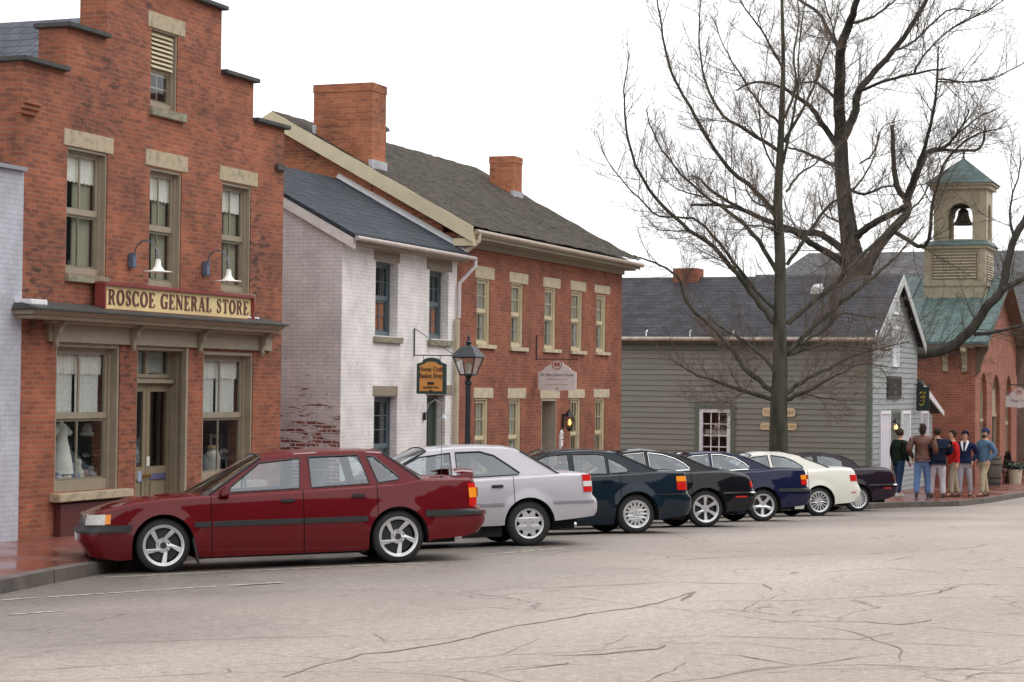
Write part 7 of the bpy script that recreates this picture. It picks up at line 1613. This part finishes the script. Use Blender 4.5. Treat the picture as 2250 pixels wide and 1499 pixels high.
CARS = dict(
 red=dict(W=.83, r=.292, rimr=.222, style='star5', paint=paint('burgundy_paint', (.115,.003,.007)), xr=-1.10, xf=3.52,
   belt=[(-1.10,.905),(-1.0,.925),(-.35,.925),(0,.885),(.25,.872),(1.0,.845),(1.9,.815),(2.17,.815),(2.6,.80),(3.0,.765),(3.35,.695),(3.47,.655),(3.52,.63)], crown=.035, rib=.012,
   bot=SILL, front=[(.14,3.46),(.30,3.54),(.36,3.60),(.47,3.60),(.50,3.53),(.66,3.50)], rear=[(.25,-1.02),(.33,-1.10),(.42,-1.17),(.555,-1.17),(.575,-1.06),(.80,-1.06),(.93,-1.04)],
   doors=(.24,1.10,2.15), cowl=2.17, blb=-.40, gh=[(2.20,.80),(1.56,1.205),(1.25,1.235),(.85,1.248),(.36,1.243),(.12,1.222),(-.33,.915)], roof=(1,5), rise=.05,
   wins=[[(2.0,.838),(1.57,1.155),(1.10,1.195),(1.13,.862)],[(1.0,1.205),(.42,1.21),(.31,.89),(.99,.866)],[(.32,1.20),(.235,1.185),(-.045,.955),(-.03,.925),(.21,.897)]],
   grille=(.50,.63), spoiler=1, flap=1, antenna=(-.62,.62,.80,.02), twinpipe=0, flare=.02, mx=1.93, hz=.105,
   dress=[('strip','side_moulding',.36,1.095,lambda x:.505,.065,.012,blackp),('strip','side_moulding',1.11,2.12,lambda x:.505,.065,.012,blackp),('strip','side_moulding',2.16,2.34,lambda x:.505,.065,.012,blackp),
     ('wrap','bumper_strip',3.04,1,.45,.525,0,.018,blackp),('wrap','bumper_strip',-.35,-1,.505,.575,0,.016,blackp),('wrap','tail_light',-.955,-1,.605,.86,.45,.010,redl),('wrap','indicator',-.96,-1,.70,.81,.68,.013,ambl),
     ('wrap','headlight',3.33,1,.535,.645,.42,.010,whtl),('strip','indicator',3.27,3.335,lambda x:.59,.11,.010,ambl)]),
 silver=dict(W=.82, r=.285, rimr=.188, style='eight', paint=paint('silver_paint', (.46,.445,.485), .3), xr=-1.06, xf=3.46,
   belt=[(-1.06,.875),(-.98,.90),(-.5,.905),(0,.885),(1.0,.855),(2.1,.83),(2.6,.81),(3.05,.76),(3.35,.69),(3.46,.62)], crown=.04, bot=[(-1.1,.36),(-.38,.31),(.4,.27),(2.3,.25),(3.1,.22),(3.46,.25)],
   front=[(.2,3.42),(.5,3.52),(.62,3.46),(.7,3.40)], rear=[(.30,-.98),(.42,-1.07),(.56,-1.07),(.60,-1.0),(.9,-.98)], doors=(.20,.96,2.08), cowl=2.12, blb=-.52,
   gh=[(2.15,.81),(1.68,1.075),(1.32,1.225),(.95,1.25),(.60,1.255),(.22,1.235),(.05,1.20),(-.49,.895)], roof=(2,6), rise=.05,
   wins=[[(2.0,.85),(1.68,1.03),(1.42,1.15),(1.0,1.197),(1.0,.872)],[(.93,1.20),(.60,1.205),(.42,1.155),(.25,1.04),(.09,.925),(.12,.905),(.93,.877)]],
   grille=(.52,.66), dress=[('strip','side_moulding',.34,2.2,lambda x:.535,.045,.012,mat('grey_moulding',(.25,.24,.27),.4)),('strip','side_moulding',-.98,-.36,lambda x:.545,.04,.012,mat('grey_moulding',(.25,.24,.27),.4)),('wrap','tail_light',-.86,-1,.665,.885,.5,.010,redl),('wrap','indicator',-.865,-1,.735,.80,.6,.013,whtl),('wrap','headlight',3.2,1,.52,.65,.42,.01,whtl)], handle=blackp, hz=.11),
 green=dict(W=.82, r=.285, rimr=.20, style='fifteen', paint=paint('dark_green_paint', (.004,.013,.024)), xr=-1.0, xf=3.42,
   belt=[(-1.0,.87),(-.93,.895),(-.4,.90),(0,.875),(1.0,.84),(2.1,.81),(2.6,.79),(3.05,.74),(3.3,.68),(3.42,.6)], crown=.035, bot=[(-1.0,.26),(-.38,.2),(.4,.145),(3.1,.14),(3.42,.18)],
   front=[(.15,3.4),(.5,3.48),(.62,3.42),(.7,3.38)], rear=[(.25,-.94),(.36,-1.01),(.55,-1.01),(.58,-.94),(.9,-.92)], doors=(.24,.96,2.05), cowl=2.1, blb=-.45,
   gh=[(2.12,.79),(1.58,1.10),(1.30,1.185),(.95,1.205),(.62,1.208),(.24,1.17),(-.42,.89)], roof=(2,5), rise=.045,
   wins=[[(1.98,.83),(1.58,1.05),(1.33,1.145),(1.0,1.165),(1.0,.862)],[(.93,1.165),(.56,1.165),(.42,1.135),(.42,.872),(.93,.865)],[(.385,1.12),(.10,.965),(.075,.925),(.12,.89),(.385,.875)]],
   grille=(.5,.62), flare=.03, dress=[('strip','body_line',-.9,-.36,lambda x:.56,.018,.010,blackp),('strip','body_line',.36,2.25,lambda x:.42,.015,.008,blackp),('wrap','tail_light',-.74,-1,.62,.74,.5,.010,redl),('wrap','indicator',-.74,-1,.745,.82,.5,.011,ambl),('wrap','headlight',3.2,1,.52,.62,.42,.01,whtl)], handle=None),
 black=dict(sf=.945, W=.82, r=.30, rimr=.222, style='six', paint=paint('black_paint', (.004,.004,.007)), xr=-1.02, xf=3.42,
   belt=[(-1.02,.76),(-.97,.82),(-.85,.865),(-.4,.925),(0,.92),(1.0,.885),(2.1,.85),(2.6,.82),(3.05,.75),(3.3,.67),(3.42,.58)], crown=.045, rc=.07, bot=SILL,
   front=[(.15,3.38),(.5,3.48),(.62,3.40)], rear=[(.25,-.95),(.42,-1.04),(.54,-1.05),(.60,-.99),(.85,-.94)], doors=(.26,.99,2.05), cowl=2.1, blb=-.42,
   gh=[(2.12,.83),(1.66,1.15),(1.40,1.235),(1.05,1.268),(.70,1.235),(.36,1.17),(-.07,.99),(-.38,.915)], roof=(2,5), rise=.045, tum=.42,
   wins=[[(2.0,.87),(1.62,1.12),(1.38,1.195),(1.04,1.222),(1.03,.905)],[(.96,1.222),(.70,1.19),(.50,1.13),(.33,1.04),(.24,.955),(.25,.935),(.96,.91)]],
   grille=(.48,.6), trim=chrome, dress=[('strip','side_moulding',.36,2.3,lambda x:.47,.03,.012,chrome),('wrap','bumper_strip',-.34,-1,.545,.565,0,.014,chrome),('strip','side_reflector',-.80,-.58,lambda x:.485,.032,.014,redl),('wrap','tail_light',-.93,-1,.64,.74,.2,.010,redl),('wrap','headlight',3.2,1,.5,.6,.4,.01,whtl)]),
 blue=dict(sf=.945, W=.82, r=.295, rimr=.21, style='twin5', paint=paint('navy_paint', (.006,.009,.042), .05), xr=-1.12, xf=3.48,
   belt=[(-1.12,.93),(-1.02,.955),(-.3,.96),(0,.93),(1.0,.90),(2.1,.87),(2.6,.85),(3.05,.79),(3.35,.71),(3.48,.62)], crown=.035, bot=SILL,
   front=[(.15,3.42),(.5,3.52),(.62,3.46)], rear=[(.25,-1.02),(.42,-1.14),(.57,-1.14),(.61,-1.05),(.93,-1.03)], doors=(.26,1.0,2.05), cowl=2.12, blb=-.35,
   gh=[(2.14,.85),(1.64,1.20),(1.40,1.255),(1.05,1.272),(.62,1.265),(.30,1.19),(-.27,.95)], roof=(2,5), rise=.045,
   wins=[[(2.0,.89),(1.60,1.15),(1.38,1.21),(1.05,1.235),(1.05,.925)],[(.98,1.237),(.78,1.235),(.5,1.175),(.32,1.07),(.24,1.0),(.26,.96),(.98,.93)]],
   grille=(.5,.64), trim=chrome, dress=[('strip','side_moulding',.36,2.3,lambda x:.50,.05,.012,blackp),('wrap','bumper_strip',-.34,-1,.535,.60,0,.014,blackp),('wrap','tail_light',-.90,-1,.66,.84,.5,.010,redl),('wrap','indicator',-.90,-1,.76,.84,.72,.013,ambl),('wrap','headlight',3.2,1,.52,.64,.42,.01,whtl)]),
 white=dict(sf=.935, W=.84, r=.30, rimr=.22, style='turbine', paint=paint('white_car_paint', (.72,.71,.64)), xr=-1.12, xf=3.5,
   belt=[(-1.12,.80),(-1.05,.96),(-.95,1.0),(-.4,1.01),(0,.985),(1.0,.95),(2.1,.90),(2.6,.87),(3.05,.79),(3.35,.70),(3.5,.60)], crown=.045, rc=.09, bot=SILL,
   front=[(.15,3.42),(.5,3.54),(.62,3.46)], rear=[(.25,-.98),(.40,-1.12),(.55,-1.14),(.65,-1.06),(.95,-1.02)], doors=(.26,1.04,2.1), cowl=2.14, blb=-.42,
   gh=[(2.16,.88),(1.78,1.20),(1.50,1.30),(1.22,1.335),(.70,1.325),(.32,1.25),(-.36,1.0)], roof=(2,5), rise=.05, sec=[(.12,.93),(.25,.975),(.4,1.0),(.55,1.01),(.7,1.0),(.85,.975),(1.0,.94),(1.1,.92)],
   wins=[[(2.04,.93),(1.70,1.18),(1.48,1.255),(1.12,1.288),(1.10,.975)],[(1.04,1.288),(.99,1.285),(.72,1.245),(.5,1.16),(.33,1.05),(.31,1.01),(1.03,.98)]],
   grille=(.5,.62), flare=.012, handle=None, dress=[('strip','side_moulding',.36,2.3,lambda x:.47,.03,.012,None),('wrap','tail_light',-.84,-1,.72,.85,.45,.010,redl),('strip','side_reflector',-.95,-.82,lambda x:.485,.026,.012,redl),('wrap','headlight',3.2,1,.52,.62,.42,.01,whtl)]),
 plum=dict(sf=.935, W=.84, r=.30, rimr=.22, style='lace', paint=paint('plum_paint', (.014,.007,.015)), xr=-1.2, xf=3.45,
   belt=[(-1.2,.84),(-1.15,.95),(-1.0,1.0),(-.5,1.02),(0,1.02),(1.0,.97),(2.1,.92),(2.6,.89),(3.05,.81),(3.3,.72),(3.45,.62)], crown=.05, rc=.09, bot=[(-1.2,.36),(-.9,.28)]+SILL[2:],
   front=[(.15,3.40),(.5,3.5),(.62,3.42)], rear=[(.25,-1.02),(.45,-1.2),(.60,-1.23),(.66,-1.16),(.95,-1.10)], doors=(.28,1.0,2.05), cowl=2.1, blb=-.16,
   gh=[(2.12,.90),(1.75,1.20),(1.50,1.31),(1.1,1.36),(.76,1.365),(.34,1.305),(.04,1.19),(-.12,1.035)], roof=(2,5), rise=.05, sec=[(.12,.93),(.25,.975),(.4,1.0),(.55,1.01),(.7,1.0),(.85,.975),(1.0,.94),(1.1,.92)],
   wins=[[(2.02,.95),(1.68,1.2),(1.46,1.275),(1.08,1.318),(1.05,1.0)],[(.98,1.32),(.76,1.315),(.52,1.27),(.32,1.19),(.30,1.05),(.98,1.005)]],
   grille=(.5,.62), handle=None, dress=[('wrap','bumper_strip',-.32,-1,.60,.63,0,.016,chrome),('strip','side_reflector',-.95,-.74,lambda x:.535,.034,.014,redl),('wrap','tail_light',-1.0,-1,.70,.86,.2,.010,mat('smoked_lens',(.05,.008,.008),.1)),('wrap','headlight',3.2,1,.52,.62,.42,.01,whtl)]))
for k in CARS.values():
    if k.get('handle', 0) is None: k['handle'] = k['paint']
    k['dress'] = [tuple(k['paint'] if v is None else v for v in d) for d in k['dress']]
YAW = 126
for k_ in CARS.values():      # the profiles above are read at a parking angle of 44 degrees: bring them to the real 54
    sf_ = k_.get('sf', .965)
    def fx_(x, sf_=sf_): return x*(sf_ if x > 0 else .885)
    for t_ in ('belt', 'bot', 'gh'): k_[t_] = [(fx_(a_), c_) for a_, c_ in k_[t_]]
    for t_ in ('front', 'rear'): k_[t_] = [(a_, fx_(c_)) for a_, c_ in k_[t_]]
    k_['wins'] = [[(fx_(a_), c_) for a_, c_ in w_] for w_ in k_['wins']]
    for t_ in ('xr', 'xf', 'cowl', 'blb'): k_[t_] = fx_(k_[t_])
    k_['doors'] = tuple(fx_(a_) for a_ in k_['doors'])
    if 'antenna' in k_: k_['antenna'] = (fx_(k_['antenna'][0]),)+k_['antenna'][1:]
    k_['dress'] = [d_[:2]+((fx_(d_[2]), fx_(d_[3])) if d_[0] == 'strip' else (fx_(d_[2]), d_[3]))+d_[4:] for d_ in k_['dress']]
for key, nm, px, py, lab in (('red','parked_car',878,1237,'burgundy sedan with a rear spoiler and five-spoke wheels, nearest of the parked row'),
  ('silver','parked_car',1165,1200,'silver sedan with eight-hole wheels, between the burgundy and dark green cars'),
  ('green','parked_car',1400,1173,'dark green-blue coupe with many-slotted wheels, right after the silver sedan'),
  ('black','parked_car',1553,1159,'glossy black sedan with chrome bumper line and six-spoke wheels'),
  ('blue','parked_car',1679,1146,'navy blue sedan with chrome window trim, between the black and white cars'),
  ('white','parked_car',1802,1134,'creamy white rounded sedan, second from the far end of the parked row'),
  ('plum','parked_car',1887,1124,'dark plum sedan with lace wheels, last of the row beside the group of men')):
    car(nm, px, py, YAW, CARS[key], lab)
# =============================================================== PEOPLE
def skin_obj(name, V_, E_, R2, m, parent, root=0, sub=2):
    me = bpy.data.meshes.new(name); me.from_pydata([tuple(v) for v in V_], E_, []); me.update()
    o = bpy.data.objects.new(name, me); col.objects.link(o)
    md = o.modifiers.new('k', 'SKIN'); md.use_smooth_shade = True
    if not me.skin_vertices: 
        bpy.context.view_layer.objects.active = o
    for i, sv_ in enumerate(me.skin_vertices[0].data):
        r_ = R2[i]; sv_.radius = r_ if isinstance(r_, tuple) else (r_, r_); sv_.use_root = (i == root)
    s2 = o.modifiers.new('s', 'SUBSURF'); s2.levels = sub; s2.render_levels = sub
    bpy.context.view_layer.update()
    me2 = bpy.data.meshes.new_from_object(o.evaluated_get(bpy.context.evaluated_depsgraph_get()))
    bpy.data.objects.remove(o); bpy.data.meshes.remove(me)
    for p in me2.polygons: p.use_smooth = True
    me2.materials.clear(); me2.materials.append(m); me2.name = name
    ob = bpy.data.objects.new(name, me2); col.objects.link(ob); ob.parent = parent; return ob
skin = mat('skin', (.52,.29,.20), .55, var=.08, vs=8)
def person(x, y, V_, H_, face, c_top, c_leg, c_hair, c_shoe, label, hair='short', jacket_len=0, arms=('down', 'down'), cap=None, lean=0, stance=.10, beard=None, collar=None, build=1.0, head_turn=0, crouch=0, jm=None, step=.05):
    """face: direction the figure faces (degrees, 0 = along +x)"""
    p = onG(x, y, sz); k = H_/1.8
    e = empty('person', (p.x, p.y, sz(p.x, p.y)), rz=radians(face), label=label, cat='person')
    B_ = build
    def v(x_, y_, z_): return Vector((x_*k+lean*max(0, z_-.9), y_*k, z_*k))
    # local frame: +x ahead, +y left
    hipz, kneez, ank = .93, .50, .09; sw = .205*B_
    Vb, Eb, Rb = [], [], []
    def add(pt, r_, par=None):
        Vb.append(pt); Rb.append(tuple(q*k for q in r_) if isinstance(r_, tuple) else r_*k); i = len(Vb)-1
        if par is not None: Eb.append((par, i))
        return i
    pel = add(v(0, 0, .95), .105); wa = add(v(0, 0, 1.10), .095, pel); ch = add(v(.0, 0, 1.30), .105, wa); sh = add(v(0, 0, 1.44), .07, ch)
    nk = add(v(.01, 0, 1.52), .052, sh); tn = radians(head_turn); hx, hy = cos(tn), sin(tn)
    h1 = add(v(.02+.01*hx, .01*hy, 1.60), .074, nk); h2 = add(v(.02+.005*hx, 0, 1.68), .092, h1); h3 = add(v(.01, 0, 1.75), .07, h2)
    joints = {}
    for s, nm in ((1, 0), (-1, 1)):
        a_ = add(v(0, s*sw, 1.43), .052*B_, sh)
        mode = arms[nm]
        if mode == 'down': el, wr, hd = v(-.02, s*(sw+.05), 1.14), v(.05, s*(sw+.06), .90), (.02, 0, -1)
        elif mode == 'pocket': el, wr, hd = v(-.13, s*(sw+.10), 1.16), v(.05, s*(sw+.00), .96), (.3, 0, -1)
        elif mode == 'front': el, wr, hd = v(-.02, s*(sw+.06), 1.16), v(.20, s*.10, 1.12), (.6, -s*.7, .1)
        elif mode == 'crossed': el, wr, hd = v(.02, s*(sw+.05), 1.17), v(.20, -s*.02, 1.20), (.2, -s*1, .1)
        elif mode == 'hip': el, wr, hd = v(-.14, s*(sw+.16), 1.18), v(-.02, s*(sw+.02), 1.0), (.4, -s*.5, -.6)
        elif mode == 'hold': el, wr, hd = v(.0, s*(sw+.05), 1.15), v(.16, s*(sw-.02), .93), (.5, 0, -.8)
        e_ = add(el, .040, a_); w__ = add(wr, .028, e_); d = Vector(hd).normalized(); pm = wr+d*.075*k; pi_ = add(pm, (.036, .020), w__)
        side = d.cross(Vector((0, s, 0))) ; side = side.normalized() if side.length > .1 else Vector((1, 0, 0))
        for f_ in range(4):
            o_ = side*(f_-1.5)*.020*k; L_ = [.075, .085, .08, .062][f_]*k; c1 = add(pm+d*.03*k+o_, .0095, pi_); c2 = add(pm+d*(.03*k+L_*.55)+o_+Vector((0, -s*.008, 0)), .0085, c1); add(pm+d*(.03*k+L_)+o_+Vector((0, -s*.025, 0)), .0072, c2)
        t1_ = add(pm-d*.02*k-side*.042*k, .011, pi_); add(pm+d*.025*k-side*.058*k, .0085, t1_)
        joints['arm%d' % nm] = (v(0, s*sw, 1.43), el, wr)
    for s, nm in ((1, 0), (-1, 1)):
        hp = add(v(0, s*.085, .88), .085*B_, pel); st_ = s*step; kn = add(v(.03+st_*.6, s*(stance+.0), kneez), .055, hp); an = add(v(-.01+st_, s*(stance+.015), ank), .036, kn); add(v(.12+st_, s*(stance+.03), .035), .03, an)
        joints['leg%d' % nm] = (v(0, s*.085, .88), v(.03+st_*.6, s*stance, kneez), v(-.01+st_, s*(stance+.015), ank), v(.13+st_, s*(stance+.03), .03))
    body = skin_obj('body', Vb, Eb, Rb, skin, e, 0, 2)
    # trousers
    tm = mat('trousers', c_leg, .85, spec=.1, var=.12, vs=7, bump=.5, bs=14)
    Vt, Et, Rt_ = [v(0, 0, .99), v(0, 0, .93)], [(0, 1)], [.155*k*B_, .165*k*B_]
    for nm in (0, 1):
        hp, kn, an, to = joints['leg%d' % nm]; b0 = len(Vt); Vt += [hp+Vector((0, 0, -.06)), kn.lerp(hp, .5), kn, kn.lerp(an, .5), an+Vector((0, 0, -.01))]; Rt_ += [.112*k*B_, .100*k*B_, .084*k, .078*k, .074*k]; Et += [(1, b0), (b0, b0+1), (b0+1, b0+2), (b0+2, b0+3), (b0+3, b0+4)]
    skin_obj('trousers', Vt, Et, Rt_, tm, e, 0, 2)
    # jacket or shirt with sleeves
    jmat = jm or mat('jacket', c_top, .8, spec=.1, var=.14, vs=6, bump=.5, bs=12); bz = .95-jacket_len
    Vj = [v(0, 0, bz), v(0, 0, 1.08), v(.01, 0, 1.28), v(0, 0, 1.41), v(0, 0, 1.49)]; Ej = [(0, 1), (1, 2), (2, 3), (3, 4)]; Rj = [.175*k*B_, .172*k*B_, .185*k*B_, .15*k*B_, .085*k]
    for nm in (0, 1):
        a_, el, wr = joints['arm%d' % nm]; b0 = len(Vj); Vj += [a_, a_.lerp(el, .5), el, el.lerp(wr, .55), wr]; Rj += [.092*k*B_, .084*k*B_, .072*k*B_, .062*k, .052*k]; Ej += [(3, b0), (b0, b0+1), (b0+1, b0+2), (b0+2, b0+3), (b0+3, b0+4)]
    skin_obj('jacket', Vj, Ej, Rj, jmat, e, 1, 2)
    hm = mat('hair', c_hair, .8, spec=.1, var=.2, vs=30); off = Vector((0, 0, 0)); hc = v(.0, 0, 1.69); rx = .098*k
    def dome(cx_, cy_, cz_, ra_, rb_, rc2, zmin, front):
        b = MB(); n, mth = 18, 9; base = 0
        for j in range(mth+1):
            ph = (pi/2)-(pi/2+.9)*j/mth
            for i in range(n):
                th = 2*pi*i/n; z = sin(ph); r_ = cos(ph); fx_ = cos(th-tn)
                zz = z; 
                if fx_ > .25 and z < front: zz = front; r_ = sqrt(1-front*front)*(.97)
                jit = 1+.03*sin(th*7+j*2.3); b.v.append((cx_+ra_*r_*cos(th)*jit, cy_+rb_*r_*sin(th)*jit, cz_+rc2*zz))
        for j in range(mth):
            for i in range(n): i2 = (i+1) % n; b.f.append((j*n+i, j*n+i2, (j+1)*n+i2, (j+1)*n+i)); b.m.append(0)
        return b
    if hair: dome(hc.x+.0, hc.y, hc.z, .112*k, .098*k, .112*k, 0, .42).build('hair', hm, e, local=True, smooth=True, angle=80)
    if hair == 'long': MB().lathe([(.0,.06),(.06,.05),(.088,.0),(.088,-.08),(.06,-.15),(0,-.16)], (hc.x-.035*k, hc.y, hc.z-.02), 'z', 14).build('hair', hm, e, local=True, smooth=True)
    fr_ = Vector((cos(tn), sin(tn), 0)); sd = Vector((-sin(tn), cos(tn), 0)); hcen = v(.025, 0, 1.655)
    MB().tube([hcen+fr_*.082*k+Vector((0, 0, .02*k)), hcen+fr_*.108*k+Vector((0, 0, -.018*k)), hcen+fr_*.088*k+Vector((0, 0, -.026*k))], [.009*k, .014*k, .008*k], 6).build('nose', skin, e, local=True, smooth=True)
    for s in (1, -1): c_ = hcen+fr_*.086*k+sd*s*.032*k+Vector((0, 0, .018*k)); MB().lathe([(0, .008*k), (.009*k, .004*k), (.011*k, 0), (.009*k, -.004*k), (0, -.008*k)], c_, 'z', 8).build('eye', mat('eye_dark', (.03,.02,.02), .3), e, local=True, smooth=True)
    c_ = hcen+fr_*.084*k+Vector((0, 0, -.052*k)); MB().tube([c_-sd*.026*k-fr_*.008*k, c_, c_+sd*.026*k-fr_*.008*k], [.004*k, .007*k, .004*k], 5).build('mouth', mat('lips', (.28,.10,.08), .5), e, local=True, smooth=True)
    for s in (1, -1): c_ = hcen+sd*s*.082*k-fr_*.01*k; MB().lathe([(0, .03*k), (.012*k, .02*k), (.016*k, 0), (.010*k, -.022*k), (0, -.03*k)], c_, 'z', 8).build('ear', skin, e, local=True, smooth=True)
    if beard: MB().lathe([(0, .03*k), (.06*k, .02*k), (.072*k, -.01*k), (.05*k, -.05*k), (0, -.06*k)], hcen+fr_*.022*k+Vector((0, 0, -.05*k)), 'z', 12).build('beard', mat('beard', beard, .9), e, local=True, smooth=True)
    if cap:
        cm = mat('cap', cap, .8, spec=.1, var=.1); b = dome(hc.x, hc.y, hc.z+.014*k, .120*k, .106*k, .112*k, 0, .30)
        cpt = hc+Vector((0, 0, .045*k)); pts = []
        L_ = [cpt+fr_*(.085*k)+sd*.075*k, cpt+fr_*.17*k+sd*.055*k, cpt+fr_*.19*k, cpt+fr_*.17*k-sd*.055*k, cpt+fr_*(.085*k)-sd*.075*k]
        n0 = len(b.v); b.v += [tuple(q) for q in L_]+[tuple(q+Vector((0, 0, -.012*k))) for q in L_]
        b.f += [(n0, n0+1, n0+2, n0+3, n0+4), (n0+9, n0+8, n0+7, n0+6, n0+5)]+[(n0+i, n0+i+5, n0+i+6, n0+i+1) for i in range(4)]; b.m += [0]*6
        b.build('cap', cm, e, local=True, smooth=True, angle=40)
    if collar:
        cm = mat('collar', collar, .8); c0 = v(.02, 0, 1.47)
        for s in (1, -1): MB().tube([c0+Vector((-.07*k, s*.05*k, .045*k)), c0+Vector((.05*k, s*.085*k, .02*k)), c0+Vector((.135*k, s*.06*k, -.09*k)), c0+Vector((.155*k, s*.03*k, -.22*k))], [.03*k, .035*k, .03*k, .015*k], 8).build('collar', cm, e, local=True, smooth=True)
    smt = mat('shoe', c_shoe, .5, var=.1)
    for nm in (0, 1):
        hp, kn, an, to = joints['leg%d' % nm]; x0 = an.x; y0 = an.y
        MB().hexa([(x0-.07*k, y0-.04*k, .0), (x0+.20*k, y0-.042*k, .0), (x0+.20*k, y0+.042*k, .0), (x0-.07*k, y0+.04*k, .0), (x0-.06*k, y0-.036*k, .10*k), (x0+.17*k, y0-.034*k, .045*k), (x0+.17*k, y0+.034*k, .045*k), (x0-.06*k, y0+.036*k, .10*k)]).build('shoe', smt, e, local=True, bevel=.016*k, smooth=True, angle=50)
    return e, k
# bearing towards the camera is about 180+11 degrees; away is about 10
leather = mat('brown_leather', (.11,.042,.028), .45, var=.35, vs=5, bump=.6, bs=10)
person(1974, 1090, 0, 1.80, 320, (.012,.022,.016), (.03,.055,.12), (.055,.04,.03), (.75,.75,.72), 'man in a long dark green coat and white trainers, leftmost of the group', jacket_len=.16, arms=('down', 'hold'), build=1.05, head_turn=30, step=.11, lean=.05)
person(2026, 1093, 0, 1.95, 10, (0,0,0), (.13,.22,.42), (.035,.025,.02), (.02,.015,.015), 'man in a brown leather jacket and blue jeans, seen from behind', jm=leather, arms=('pocket', 'pocket'), build=1.12, stance=.12, head_turn=78, hair='long', step=-.08, lean=-.03)
person(2059, 1094, 0, 1.86, 12, (.010,.014,.032), (.50,.48,.52), (.045,.03,.022), (.02,.018,.018), 'man in a navy sweater and pale trousers with his back turned, third from the left', arms=('front', 'front'), build=1.30, stance=.13)
person(2096, 1092, 0, 1.80, 120, (.50,.02,.02), (.36,.31,.22), (.03,.022,.018), (.08,.03,.02), 'man in a bright red jacket and khaki trousers, in profile', jacket_len=.08, arms=('down', 'front'), build=.95, stance=.08, step=.13, lean=.06)
person(2120, 1090, 0, 1.78, 178, (.012,.02,.06), (.38,.37,.42), (.02,.018,.016), (.025,.022,.022), 'man in a navy jacket with a white collar and a dark cap, facing the street', arms=('pocket', 'pocket'), cap=(.008,.01,.03), collar=(.72,.73,.75), build=1.0, stance=.12, step=-.09, head_turn=-35)
person(2162, 1091, 0, 1.86, 140, (.10,.17,.27), (.45,.38,.26), (.04,.03,.02), (.10,.045,.03), 'bearded man in a denim jacket, khaki trousers and blue cap, standing apart on the right', arms=('pocket', 'pocket'), cap=(.02,.035,.09), beard=(.03,.02,.02), jacket_len=.05, build=.95, stance=.07, step=.16, lean=-.05, head_turn=20)
